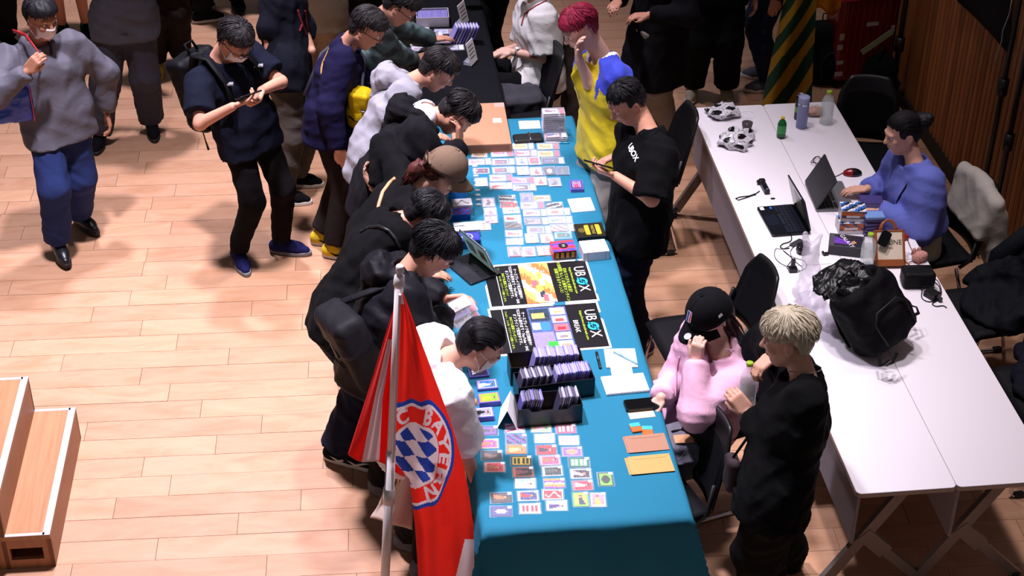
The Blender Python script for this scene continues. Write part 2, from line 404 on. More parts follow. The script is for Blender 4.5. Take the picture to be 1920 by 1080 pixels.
# ------------------------------------------------------------------ people
SKIN = {'light': mat('skin_light', (.62, .33, .235), .5, spec=.35, var=.06, vscale=30), 'warm': mat('skin_warm', (.56, .265, .175), .5, spec=.35, var=.06, vscale=30),
        'tan': mat('skin_tan', (.43, .19, .115), .5, spec=.35, var=.06, vscale=30), 'pale': mat('skin_pale', (.68, .41, .32), .5, spec=.35, var=.06, vscale=30)}
def hair_mat(name, col, rough=.5):
    return mat(name, col, rough, spec=.2, var=.25, vscale=60, bump=(120, .4, .004), stretch=(1, 1, .3))
HBLACK = hair_mat('hair_black', (.010, .009, .011)); HSOFT = hair_mat('hair_soft_black', (.016, .013, .014)); HBROWN = hair_mat('hair_red_brown', (.075, .020, .016))
HRED = hair_mat('hair_wine_red', (.20, .012, .035)); HBLOND = hair_mat('hair_ash_blond', (.52, .45, .33), .5); HDBROWN = hair_mat('hair_dark_brown', (.035, .014, .014))
EYEW = mat('eye_white', '#e8e2dc', .3); EYED = mat('eye_iris', '#120a07', .15); LIP = mat('lip_tone', (.42, .13, .105), .5)
BROW = mat('brow_hair', '#15100e', .8); LENS = mat('spectacle_lens', (1, 1, 1), .02, trans=1, alpha=.18); FRAME_B = mat('spectacle_frame_black', '#0c0c0d', .3)
MASKW = cloth('mask_white', '#e9e4e6', .8, bump=(60, .2, .004)); RUBBER = mat('rubber_white', '#cfcac2', .6); RUBK = mat('rubber_black', '#131214', .6); RUBG = mat('rubber_grey', '#77767a', .6)
METAL = mat('bright_metal', '#c9c9cc', .2, metal=1); CHROME = mat('chrome', '#d8d8da', .12, metal=1)
def ik(a, c, l1, l2, hint):
    a, c = A(a), A(c); d = c - a; L = np.linalg.norm(d); u = d / L
    if L > (l1 + l2) * .995: k = L / (l1 + l2) * 1.005; l1 *= k; l2 *= k
    x = (l1 * l1 - l2 * l2 + L * L) / (2 * L); h = math.sqrt(max(l1 * l1 - x * x, 0)); hv = A(hint) - (A(hint) @ u) * u
    return a + u * x + nrm(hv) * h
SHOES = {}
def shoe_data(kind, up, so, ac):
    key = (kind, up.name, so.name, ac.name)
    if key not in SHOES:
        if kind not in SHOES:
            s = S(); s.cap((-.045, 0, -.045), (.10, 0, -.052), .036, .040, .03).cap((.10, .004, -.056), (.155, -.002, -.062), .036, .026, .03)
            s.cap((-.02, 0, -.03), (.0, 0, .012 if kind != 'high' else .05), .040, .038, .03).cap((.03, 0, -.03), (.06, 0, -.04), .035, .034, .03)
            s.cyl((0, 0, .005 if kind != 'high' else .035), (-.004, 0, .09), .030, .033, .006, -1).plane((0, 0, -.072), (0, 0, -1))
            SHOES[kind] = s.mesh(.0065)
        V, Q = SHOES[kind]; um = mesh_data('shoe', V, Q, up, None, True)
        o = []; n = 22
        for i in range(n):
            a = 2 * math.pi * i / n; x = .055 + .137 * math.cos(a); wd = .047 if x > .05 else .040
            o.append((x, wd * math.sin(a) * (1 if abs(math.sin(a)) > .5 else 1.15)))
        b = MB().prism(o, -.09, -.064, .004)
        sm_ = b.data('sole', so, smooth=False)
        l = MB()
        for k in range(4): l.tube([(.028 + .02 * k, -.026, -.008 - .007 * k), (.032 + .02 * k, 0, .006 - .010 * k), (.028 + .02 * k, .026, -.008 - .007 * k)], .0035, 5)
        for sy in (-1, 1): l.tube([(.026, 0, .006), (.03, sy * .02, .018), (.045, sy * .034, .008), (.036, sy * .012, .006)], .003, 5)
        lm = l.data('laces', ac, smooth=True)
        st = MB()
        for sy in (-1, 1): st.tube([(-.03, sy * .041, -.03), (.02, sy * .043, -.055), (.07, sy * .043, -.035), (.10, sy * .041, -.03)], [.003, .008, .006, .002], 6)
        SHOES[key] = (um, sm_, lm, st.data('side_stripe', ac, smooth=True))
    return SHOES[key]
def add_shoe(root, base, ank, yaw, kind, up, so, ac, pitch=0, stripe=False, s=1):
    um, sm_, lm, st = shoe_data(kind, up, so, ac)
    o = link('shoe', um, root, A(ank) - base, (0, math.radians(-pitch), math.radians(yaw))); o.scale = (s, s, s)
    link('sole', sm_, o); link('laces', lm, o)
    if stripe: link('side_stripe', st, o)
    return o
def head_sdf(s, H, c, k, nk, female=False):
    """skull, face, ears and neck; H columns are forward, left, up"""
    def p(f, l, u): return c + (H @ A(f, l, u)) * k
    R = H
    s.ell(p(-.012, 0, .035), R, A(.097, .078, .087) * k, .02).ell(p(.022, 0, -.035), R, A(.073, .062, .088) * k, .03)
    s.cap(p(.055, .012, -.098), p(.055, -.012, -.098), .024 * k, .024 * k, .03)
    for q in (-1, 1):
        s.cap(p(.0, q * .050, -.055), p(.045, q * .030, -.095), .024 * k, .018 * k, .03)      # jaw
        s.ell(p(.070, q * .036, -.022), R, A(.020, .022, .018) * k, .02)                      # cheekbone
    s.ell(p(.083, 0, .027), R, A(.016, .050, .012) * k, .015)
    for q in (-1, 1): s.ell(p(.102, q * .031, .006), R, A(.020, .019, .013) * k, .012, -1)
    s.cap(p(.088, 0, .014), p(.112, 0, -.026), .008 * k, .012 * k, .012).cap(p(.100, .010, -.030), p(.100, -.010, -.030), .008 * k, .008 * k, .008)
    s.ell(p(.090, 0, -.060), R, A(.012, .022, .006) * k, .006).ell(p(.089, 0, -.071), R, A(.011, .018, .006) * k, .006)
    for q in (-1, 1):
        s.ell(p(-.012, q * .079, -.012), R, A(.021, .0085, .033) * k, .006).ell(p(-.006, q * .088, -.010), R, A(.011, .006, .018) * k, .005, -1)
    s.cap(p(-.028, 0, -.065), nk, (.046 if female else .052) * k, (.050 if female else .057) * k, .03)
def hand_sdf(s, w, d, n, th, k, curl, spread=.0, thumb=.5):
    """palm, four fingers and thumb: d along the hand, n out of the back, th towards the thumb"""
    d = nrm(d); n = nrm(A(n) - (A(n) @ d) * d); sd = np.cross(d, n); sd = sd if sd @ A(th) > 0 else -sd
    if np.linalg.norm(th) < 1e-6: sd = np.cross(d, n)
    R = np.stack((d, sd, n), 1)
    s.box(w + d * .048 * k, R, A(.047, .038, .0135) * k, .012 * k, .012)
    cr = curl if isinstance(curl, (list, tuple)) else [curl] * 4
    for i, (o, L) in enumerate(((.0285, .072), (.0095, .080), (-.0095, .075), (-.0285, .060))):
        b = w + (d * (.091 if i in (1, 2) else .086) + sd * o) * k; a = math.radians(cr[i] * .55); q = b; rr = (.0092, .0086, .0076) if i < 3 else (.0082, .0075, .0068)
        for j, fr in enumerate((.44, .31, .25)):
            dd = d * math.cos(a) - n * math.sin(a) + sd * spread * o * 8; e = q + nrm(dd) * L * fr * k
            s.cap(q, e, rr[j] * k, (rr[j] - .0006) * k, .003); q = e; a += math.radians(cr[i] * (.75 if j == 0 else .6))
    b = w + (d * .022 + sd * .030 - n * .004) * k; m = b + (d * .034 + sd * .026 * (1 - thumb * .6) - n * .022 * thumb) * k
    e = m + (d * .034 + sd * .008 * (1 - 2 * thumb) - n * .016 * thumb) * k
    s.cap(b, m, .0145 * k, .0105 * k, .008).cap(m, e, .0105 * k, .0085 * k, .004)
def hair_obj(root, base, H, c, k, style, m, seed=0):
    g = np.random.RandomState(seed + 11)
    def p(f, l, u): return c + (H @ A(f, l, u)) * k
    s = S(); front = .038; side = .008; nape = -.075; thickn = 0
    if style == 'slick': front = .062; side = -.005; nape = -.06
    if style == 'crop': side = -.012; nape = -.06; front = .064
    if style == 'bun': front = .066; side = -.02; nape = -.065
    if style in ('long', 'tail'): side = -.05; nape = -.10; front = .05
    if style in ('slick', 'crop', 'bun'): s.ell(p(-.016, 0, .037), H, A(.103, .0845, .092) * k, .02)
    else: s.ell(p(-.018, 0, .040), H, A(.107, .091, .094) * k, .02)
    if style not in ('slick', 'bun', 'crop'): s.ell(p(.020, 0, .072), H, A(.082, .078, .052) * k, .03)
    if style == 'full': s.ell(p(-.010, 0, .052), H, A(.118, .102, .092) * k, .02)
    s.ell(p(-.055, 0, -.005), H, A(.062, .073, .085) * k, .02)
    if style == 'bun':
        s.ell(p(-.135, 0, .028), H, A(.052, .056, .054) * k, .01).ell(p(-.165, .02, .045), H, A(.030, .03, .03) * k, .01).ell(p(-.16, -.02, .01), H, A(.030, .03, .03) * k, .01)
    if style in ('long',):
        for q in (-1, 1): s.cap(p(-.02, q * .07, -.02), p(-.015, q * .075, -.20), .034 * k, .022 * k, .03)
        s.cap(p(-.07, 0, -.04), p(-.06, 0, -.24), .060 * k, .035 * k, .03)
    if style == 'tail':
        s.cap(p(-.10, 0, -.01), p(-.15, -.01, -.07), .032 * k, .036 * k, .02).cap(p(-.15, -.01, -.07), p(-.13, -.02, -.19), .036 * k, .014 * k, .02)
    def face(q):                                    # cut away in front of the hairline and ears
        v = (q - c) @ H / k; f, l, u = v[:, 0], v[:, 1], v[:, 2]
        hl = front - {'bun': .30, 'crop': .6}.get(style, .9) * np.abs(l) - (.012 if style in ('slick', 'bun', 'crop') else -.020) * (1 - (l / .08) ** 2)
        a = np.minimum(f - hl, (.070 if style not in ('slick', 'crop', 'bun') else .072) - 3.2 * l * l - u)                      # forehead and face
        if style not in ('long', 'tail'): a = np.maximum(a, np.minimum(np.minimum(f + .048, side - u), .3))
        return a * k
    s.fn(face, None, None, 0, .004)
    if style not in ('long', 'tail', 'bun'): s.plane(p(0, 0, nape), -H[:, 2])
    s.noise(.0045 if style != 'slick' else .002, .030, seed)
    V, Q = s.mesh(.0065)
    b = MB(); b.add(V, Q.tolist())
    # locks lying over the cap, radiating from the crown
    ctr = p(-.014, 0, .038); rad = A(.108, .094, .096) * k if style not in ('slick', 'crop', 'bun') else A(.103, .085, .093) * k
    if style == 'full': rad = A(.120, .104, .104) * k
    n = {'slick': 170, 'crop': 190, 'bun': 140}.get(style, 330 if seed < 30 else 70)
    for i in range(n):
        ph = g.uniform(-math.pi, math.pi); fr = math.cos(ph)
        if style in ('slick', 'bun'):
            l0 = g.uniform(-1, 1); path = []
            for t in np.linspace(0, 1, 6):
                th = math.radians(62 - 150 * t) ; path.append(ctr + H @ (rad * A(math.sin(th) * math.sqrt(1 - .75 * l0 * l0), l0 * .97, math.cos(th) * math.sqrt(max(0, 1 - l0 * l0))) * (1.01 + .012 * g.rand())))
            b.tube(path, [.001, .0022, .003, .003, .0022, .001], 3); continue
        t1 = (1.18 if fr > .3 else (1.35 if fr > -.3 else 1.95)) + g.uniform(-.16, .16)
        if style in ('long', 'tail'): t1 += .1
        if style == 'crop': t1 = min(t1, 1.5)
        t0 = g.uniform(.05, .75) * t1; path = []; sw = g.uniform(-.35, .35); lift = g.uniform(.0, .05) if style not in ('mess', 'blond', 'full') else g.uniform(.0, .13)
        for t in np.linspace(0, 1, 5):
            th = t0 + (t1 - t0) * t; a = ph + sw * t + .25
            r = 1.0 + .02 + lift * math.sin(t * math.pi * .8)
            v = A(math.sin(th) * math.cos(a), math.sin(th) * math.sin(a), math.cos(th)); path.append(ctr + H @ (rad * r * v - A(.012 * k, 0, 0) * 0))
        r0 = g.uniform(.0022, .0048); b.tube(path, [r0 * .5, r0, r0 * .9, r0 * .6, .0006], 3)
    if style in ('short', 'mess', 'full') and seed < 30:                                   # fringe of separate strands over the forehead and temples
        for i in range(90):
            ph = g.uniform(-1.5, 1.5); t0 = g.uniform(.55, .95); t1 = g.uniform(1.12, 1.5) + (.12 if abs(ph) > .9 else 0); sw = g.uniform(-.3, .3); path = []
            for t in np.linspace(0, 1, 5):
                th = t0 + (t1 - t0) * t; a = ph + sw * t; r = 1.02 + .03 * math.sin(t * 3.0); path.append(ctr + H @ (rad * r * A(math.sin(th) * math.cos(a), math.sin(th) * math.sin(a), math.cos(th))))
            r0 = g.uniform(.0035, .0065); b.tube(path, [r0 * .6, r0, r0, r0 * .7, .0006], 4)
    if style in ('long', 'tail'):
        for i in range(60):
            q = g.choice([-1, 1]); x = g.uniform(-.08, .0); y = q * g.uniform(.04, .085); L = g.uniform(.14, .24)
            if style == 'tail': x, y, L = -.13 + g.uniform(-.03, .03), g.uniform(-.03, .03), g.uniform(.12, .22)
            b.tube([p(x, y, -.02), p(x - .01, y * 1.1, -.02 - L * .5), p(x + g.uniform(-.02, .02), y * 1.05, -.02 - L)], [.005, .006, .001], 4)
    o = link('hair', mesh_data('hair', np.array(b.V) - base, b.F, m, None, True), root); return o
def glasses(root, base, H, c, k, m=None):
    b = MB()
    for q in (-1, 1):
        b.tube([c + H @ (A(.112 - .012 * abs(math.cos(a)) * (1 if math.cos(a) * q > 0 else 0), q * .033 + .026 * math.cos(a), .003 + .019 * math.sin(a)) * k) for a in np.linspace(0, 2 * math.pi, 14)[:-1]], .0022, 5, closed=True)
        b.tube([c + H @ (A(*v) * k) for v in ((.100, q * .059, .006), (.06, q * .080, .006), (-.01, q * .087, .004), (-.03, q * .084, -.012))], .002, 5)
    b.tube([c + H @ (A(*v) * k) for v in ((.113, -.008, .006), (.116, 0, .009), (.113, .008, .006))], .002, 5)
    b.V = (np.array(b.V) - base).tolist(); b.obj('eyeglasses', m or FRAME_B, root, smooth=True)
def face_mask(root, base, H, c, k, drop=0):
    G = []
    for i in range(9):
        u = -.012 - drop - i * .0115; row = []
        for j in range(13):
            a = (j - 6) / 6; ff = .098 - .060 * a * a - .012 * max(0, i - 5) * .6 + .018 * math.exp(-(a * 3) ** 2) * (1 - i / 8) + .002 * (i % 2)
            row.append(c + H @ (A(ff + .006, a * .066, u - (.006 * a * a)) * k) - base)
        G.append(row)
    o = MB().grid(G).obj('face_mask', MASKW, root, smooth=True); thick(o, .0022)
    b = MB()
    for q in (-1, 1):
        for z in (-.018, -.10): b.tube([c + H @ (A(*v) * k) - base for v in ((.045, q * .066, z - drop), (.02, q * .082, z * .6 - drop * .5), (-.022, q * .089, .006 if z > -.05 else -.03))], .0016, 4)
    b.obj('ear_loop', MASKW, o)
def eyes(root, base, H, c, k):
    for q in (-1, 1):
        T = (H * k, c + H @ (A(.0815, q * .031, .006) * k) - base); sw_ = T[0] @ np.array([[0, 0, 1], [1, 0, 0], [0, 1, 0]])
        o = MB().lathe([(.0005, -.0105), (.007, -.008), (.0105, 0), (.007, .008), (.0005, .0105)], 10, 0, T).obj('eye', EYEW, root, smooth=True)
        MB().lathe([(.0055, .0), (.0045, .0014)], 10, 0, (sw_, T[1] + H @ (A(.0100, 0, -.002) * k))).obj('iris', EYED, o, smooth=True)
        MB().tube([T[1] + H @ (A(.0115, y, .0035 + (.003 if abs(y) < .01 else 0)) * k) for y in (-.013, -.006, .006, .013)], .0014, 4).obj('eyelash', BROW, o, smooth=True)
        MB().tube([c + H @ (A(.0985 - abs(y) * .35, q * y, .028 + z) * k) - base for y, z in ((.014, -.002), (.03, .002), (.048, -.003))], [.0035, .0032, .0012], 5, flat=.6).obj('eyebrow', BROW, root, smooth=True)
    l = MB(); l.tube([c + H @ (A(.0985 - abs(y) * .4, y, -.0655) * k) - base for y in (-.020, -.008, 0, .008, .020)], [.001, .0045, .005, .0045, .001], 6, flat=.9)
    l.obj('lips', LIP, root, smooth=True)
PEOPLE = {}
def person(key, label, pel, nk, hd, yaw, look, ank, toe, wr, hint, hand, top, bottom, shoe, skin='warm', hair=None, s=.97, cyaw=None, knees=None,
           h=.006, face=True, detail=True, female=False, sw=1.0, hstyle=None, seed=1, elb=None, torso_fat=0, group=None):
    pel, nk, hd = A(pel), A(nk), A(hd); base = A(pel[0], pel[1], 0); root = thing('person', label, 'person', base, group=group)
    up = nrm(nk - pel); f0 = yv(yaw); f1 = yv(yaw if cyaw is None else cyaw)
    TF = frame(f1 - (f1 @ up) * up, up); fw, lf, _ = TF.T                       # chest
    pu = nrm(up * .5 + A(0, 0, .7)); PFm = frame(f0 - (f0 @ pu) * pu, pu); plf = PFm[:, 1]; pfw = PFm[:, 0]
    hips = [pel - plf * .088 * s - pu * .03, pel + plf * .088 * s - pu * .03]    # right, left
    shs = [nk - up * .082 * s - lf * .168 * s * sw, nk - up * .082 * s + lf * .168 * s * sw]
    els = [A(elb[i]) if elb and elb[i] is not None else ik(shs[i], wr[i], .285 * s, .25 * s, hint[i]) for i in (0, 1)]
    kn = [A(knees[i]) if knees else ik(hips[i], ank[i], .415 * s, .405 * s, A(f0 * 1.0) + A(0, 0, .02)) for i in (0, 1)]
    H = frame(yv(look[0], look[1]), A(0, 0, 1)); 
    if len(look) > 2:
        r = math.radians(look[2]); H = np.stack((H[:, 0], H[:, 1] * math.cos(r) + H[:, 2] * math.sin(r), H[:, 2] * math.cos(r) - H[:, 1] * math.sin(r)), 1)
    k = s * .985
    hands = []
    b = S(); head_sdf(b, H, hd, k, nk - up * .03, female)
    b.ani(pel + up * .10, nk - up * .16, .085 * s, .082 * s, lf, 1.40, .04).ani(nk - up * .12, nk - up * .07, .07 * s, .045 * s, lf, 2.0, .05)
    if bottom and bottom.get('bare'):
        b.cap(pel + up * .12, pel, .09, .09, .05)
        for i in (0, 1): b.cap(hips[i], kn[i], .075 * s, .05 * s, .04).cap(kn[i], A(ank[i]), .052 * s, .034 * s, .03)
    for i in (0, 1):
        b.cap(shs[i] + up * .005, els[i], .044 * s, .037 * s, .03).cap(els[i], A(wr[i]), .038 * s, .0255 * s, .02)
        if hand[i] is not None:
            q = hand[i]; d = A(q[0]) if len(q[0]) == 3 else yv(*q[0]); n = A(q[1]) if len(q[1]) == 3 else yv(*q[1])
            d = nrm(d); n = nrm(n - (n @ d) * d); sd = np.cross(d, n) * (1 if i == 0 else -1)       # thumb side: right hand vs left hand
            hand_sdf(b, A(wr[i]) + d * .012, d, n, sd, k * (.98 if not female else .92), q[2], q[3] if len(q) > 3 else 0, q[4] if len(q) > 4 else .5)
            hands.append((A(wr[i]), d, n, sd))
    bo = b.obj('body', SKIN[skin], h, root, base)
    if face: eyes(root, base, H, hd, k)
    if hstyle: hair_obj(root, base, H, hd, k, hstyle, hair, seed)
    # ---- upper garment
    fat = top.get('fat', .014); tm = top['mat']; t = S(); hem = top.get('hem', .10); nm = top.get('name', 'shirt')
    lowc = pel - pu * hem
    lr = max(fat, (bottom or {}).get('fat', 0) * .7 + .014)
    t.ani(lowc + pu * .02, pel + up * .07, .116 * s + lr + torso_fat, .106 * s + fat + torso_fat, plf, 1.40, .05).ani(pel + up * .07, nk - up * .19, .106 * s + fat + torso_fat, .106 * s + fat, lf, 1.46, .06)
    t.ani(nk - up * .19, nk - up * .085, .100 * s + fat, .046 * s + fat, lf, 1.85, .06).cap(nk - lf * .03 - up * .03, nk + lf * .03 - up * .03, .058 * s + fat * .4, .058 * s + fat * .4, .07)
    for i in (0, 1):
        if bottom: t.cap(hips[i] + pu * .03, hips[i] + (kn[i] - hips[i]) * (.42 if hem < .25 else 1.0), .084 * s + bottom.get('fat', .012) * .6 + .024, .078 * s + bottom.get('fat', .012) * .6 + .020, .05)
        ud = nrm(els[i] - shs[i]); sl = top.get('sleeve', 'long'); sf = top.get('sfat', fat)
        t.cap(shs[i], shs[i] + ud * .06, .046 * s + fat * .9, .050 * s + sf, .05)
        if sl == 'short': t.cyl(shs[i] - ud * .01, shs[i] + (els[i] - shs[i]) * top.get('slen', .78), .054 * s + sf, .060 * s + sf * 1.3, .035)
        elif sl != 'none':
            t.cap(shs[i], els[i], .054 * s + sf, .048 * s + sf, .035)
            e2 = els[i] + (A(wr[i]) - els[i]) * top.get('slen', .96); wd = nrm(e2 - els[i]); L = np.linalg.norm(e2 - els[i])
            t.cyl(els[i], e2, .048 * s + sf, .036 * s + sf * .75, .03, round0=True)
            if top.get('cuff', True): t.cyl(e2 - wd * .035, e2 + wd * .012, .033 * s + sf * .55, .033 * s + sf * .55, .006)
    hd2 = nrm((hd - H[:, 2] * .07) - nk)
    if top.get('collar'):
        for a in np.linspace(-2.6, 2.6, 11)[:-1]:
            q = [nk + (lf * math.sin(x) * .072 - fw * math.cos(x) * .066) + up * .012 - up * .03 * abs(x) / 2.6 for x in (a, a + .52)]; t.cap(q[0], q[1], .017, .017, .012)
    nh = top.get('neck', .068)
    t.cyl(nk - hd2 * .05 + fw * .012, nk + hd2 * .16 + fw * .012, nh * s, (nh + .03) * s, .012, -1)
    if top.get('scoop'): t.cap(nk + fw * .02 - up * .015, nk + fw * .10 - up * top['scoop'], .06, .035, .012, -1)
    t.noise(top.get('wr', .007), top.get('wl', .11), seed); t.plane(lowc, -pu)
    to = t.obj(nm, tm, top.get('h', .0115), root, base, top['colfn'](locals()) if 'colfn' in top else None)
    if top.get('hood'):                                  # hood lying in folds around the neck, its own piece of cloth
        hs_ = S()
        for a in np.linspace(-2.2, 2.2, 11)[:-1]:
            q = [nk + lf * math.sin(x) * .118 - fw * (math.cos(x) * .100 - .012) - up * (.006 + .035 * (1 - math.cos(x)) * .5) for x in (a, a + .44)]; hs_.cap(q[0], q[1], .034 + .010 * math.cos(a), .034 + .010 * math.cos(a + .44), .02)
        hs_.ell(nk - fw * .115 - up * .035, TF, (.075, .125, .085), .03).ell(nk - fw * .05 + up * .050, TF, (.088, .100, .060), .02, -1).cap(nk - fw * .14 - up * .06, nk - fw * .14 - up * .17, .055, .024, .05)
        hs_.cyl(nk - hd2 * .05 + fw * .012, nk + hd2 * .16 + fw * .012, .074 * s, .11 * s, .012, -1); hs_.noise(.012, .075, seed + 3); hs_.obj('hood', tm, .009, root, base)
    # ---- trousers
    if bottom:
        fat = bottom.get('fat', .012); l = S()
        l.ani(pel + pu * .08, pel - pu * .04, .104 * s + fat * .5, .112 * s + fat, plf, 1.36, .05)
        ff = bottom.get('flare', 1.0)
        for i in (0, 1):
            an = A(ank[i]); kd = nrm(kn[i] - an); e = an + kd * bottom.get('cut', .01)
            l.cap(hips[i], kn[i], .084 * s + fat * .6, .062 * s + fat * ff, .045)
            l.cyl(kn[i], e, .062 * s + fat * ff, .048 * s + fat * ff, .03, round0=True)
        l.noise(bottom.get('wr', .007), bottom.get('wl', .12), seed + 5); l.plane(pel + pu * (.10 if hem < .08 else -.03), pu)
        l.obj(bottom.get('name', 'trousers'), bottom['mat'], .0125, root, base)
    if shoe:
        for i in (0, 1): add_shoe(root, base, A(ank[i]) + A(0, 0, shoe.get('lift', (0, 0))[i]), toe[i], shoe.get('kind', 'low'), shoe['up'], shoe['so'], shoe['ac'], shoe.get('pitch', (0, 0))[i], shoe.get('stripe', False), s * shoe.get('s', 1.0))
    info = dict(root=root, base=base, H=H, hd=hd, k=k, nk=nk, pel=pel, up=up, fw=fw, lf=lf, shs=shs, els=els, wr=[A(v) for v in wr], kn=kn, hands=hands, top=to)
    PEOPLE[key] = info
    if DEBUG: print('%-8s torso %.2f neck-head %.2f  arms R %.2f+%.2f  L %.2f+%.2f  legs %.2f+%.2f %.2f+%.2f' % (key, np.linalg.norm(nk - pel), np.linalg.norm(hd - nk),
        *[np.linalg.norm(x) for i in (0, 1) for x in (els[i] - shs[i], A(wr[i]) - els[i])], *[np.linalg.norm(x) for i in (0, 1) for x in (kn[i] - hips[i], A(ank[i]) - kn[i])]))
    return info
DEBUG = False
SN = lambda up, so, ac=None, **k: dict(up=up, so=so, ac=ac or so, **k)
S_NAVY = cloth('shoe_navy_knit', '#1b1c48'); S_BLK = cloth('shoe_black_mesh', '#0d0d10'); S_LTH = mat('shoe_black_leather', '#15151a', .35); S_YEL = cloth('shoe_yellow', '#c9a92a'); S_BEI = cloth('shoe_beige', '#9a8f7c'); S_WHT = cloth('shoe_white', '#d8d4cf'); S_GRY = cloth('shoe_grey', '#5f6068'); S_PUR = cloth('shoe_purple', '#3a2846'); S_SLT = mat('shoe_slate_leather', '#41424f', .4)
LACE_K = cloth('lace_black', '#111114'); LACE_W = cloth('lace_white', '#cfcbc4'); LACE_G = cloth('lace_green', '#2fae3a'); STRIPE_G = LACE_G
BLK = cloth('cloth_black', '#0b0b0d'); BLK2 = cloth('cloth_soft_black', '#131216'); NAVY = cloth('cloth_navy', '#15182c'); NAVYP = cloth('cloth_navy_purple', '#161330'); PANTK = cloth('trouser_black', '#0f0d0f'); PANTB = cloth('trouser_dark_brown', '#231c1b'); JEAN = cloth('denim_indigo', '#15192a')
G = lambda x, y: P(x, y, .09)
DN = (0, 0, -1)
# walker with a tote
person('walker', 'man in light grey windbreaker and blue trousers walking towards the camera',
       P(106, 212, .87), P(68, 70, 1.325), P(78, 33, 1.47), -72, (-50, -14), [P(108, 452, .11), P(149, 399, .10)], (-68, -50),
       [PF(50, 135, (P(68, 70, 1.325) + P(106, 212, .87)) / 2, -72, .24), P(200, 207, .80)], [(-.9, .2, -.6), (.7, .2, -.1)], [(A(.62, -.02, .72), (-.45, -.85, .2), 55, 0, .7), ((.1, -.25, -.9), (.9, .2, .1), 38)],
       dict(mat=cloth('windbreaker_grey', '#5b5962', .55), fat=.028, hem=.15, collar=True, wr=.012, wl=.17, neck=.062, name='jacket'),
       dict(mat=cloth('chino_blue', '#27335f'), fat=.034, wr=.009), SN(S_LTH, RUBK, LACE_K), skin='tan', hair=HBLACK, hstyle='short', seed=3, sw=1.12)
person('greytee', 'man in grey T-shirt and loose charcoal trousers, head out of frame, behind the grey windbreaker',
       P(233, 30, .90), P(228, -98, 1.38), P(226, -140, 1.54), -84, (-84, -10), [P(186, 246, .09), P(283, 224, .09)], (-95, -80),
       [P(195, -70, 1.15), P(262, -70, 1.15)], [(-1, .2, -.8), (1, .2, -.8)], [((.8, -.3, .3), (0, -1, 0), 40), ((-.8, -.3, .3), (0, -1, 0), 40)],
       dict(mat=cloth('tee_grey', '#4b4c55'), fat=.030, hem=.13, sleeve='short', wr=.010), dict(mat=cloth('trouser_charcoal', '#3a3b45'), fat=.040, wr=.011, flare=1.0), SN(S_BLK, RUBK, LACE_K), h=.008, face=False, hair=HBLACK, hstyle='short', sw=1.1)
BPO = (P(408, 98, 1.32) + P(462, 236, .87)) / 2
person('backpacker', 'man in navy T-shirt, glasses and face mask looking down at his phone',
       P(462, 236, .87), P(408, 98, 1.32), P(441, 76, 1.435), -46, (-44, -38), [P(446, 468, .09), P(527, 450, .09)], (-72, -14),
       [PF(436, 200, BPO, -46, .30), PF(490, 170, BPO, -46, .28)], [(-.7, -.2, -.8), (.8, .4, -.5)], [(A(.93, .25, .25), (-.1, -.55, -.8), 48, 0, .3), (A(-.25, -.8, -.25), (.6, -.1, -.75), 52, 0, .3)],
       dict(mat=cloth('tee_navy', '#0f1220'), fat=.026, hem=.14, sleeve='short', wr=.009), dict(mat=PANTK, fat=.014, wr=.008), SN(S_NAVY, RUBG, LACE_K), hair=HSOFT, hstyle='mess', seed=5, sw=1.08)
person('hoodie', 'man in dark navy hoodie and olive grey trousers, head out of frame',
       P(537, 124, .90), P(528, -52, 1.39), P(545, -88, 1.53), -6, (-10, -25), [P(530, 358, .09), P(553, 325, .09)], (-8, -8),
       [P(504, 128, .94), P(585, 95, 1.0)], [(-.8, -.4, -.2), (0, .8, -.5)], [((.15, -.1, -1), (-.3, -.9, 0), 45), None],
       dict(mat=cloth('hoodie_ink', '#14151f'), fat=.032, hem=.12, wr=.011, slen=.25, name='hoodie'), dict(mat=cloth('trouser_olive_grey', '#57504a'), fat=.034, wr=.010), SN(S_BLK, RUBBER, LACE_K, stripe=False), h=.0065, face=False, hair=HBLACK, hstyle='short', seed=8)
person('navysweat', 'man in dark navy sweatshirt and glasses with a yellow sling bag',
       P(614, 214, .88), P(652, 76, 1.31), P(689, 52, 1.42), -8, (-14, -36), [P(626, 458, .09), P(604, 434, .09)], (-12, -10),
       [P(634, 278, .80), P(700, 190, .98)], [(-.6, -.5, -.2), (0, .8, -.5)], [((.35, -.1, -.9), (-.2, -.9, .2), 30), None],
       dict(mat=NAVYP, fat=.030, hem=.15, wr=.008), dict(mat=PANTB, fat=.024, wr=.008), SN(S_YEL, RUBBER, LACE_K, stripe=True), hair=HSOFT, hstyle='short', seed=9, sw=1.05)
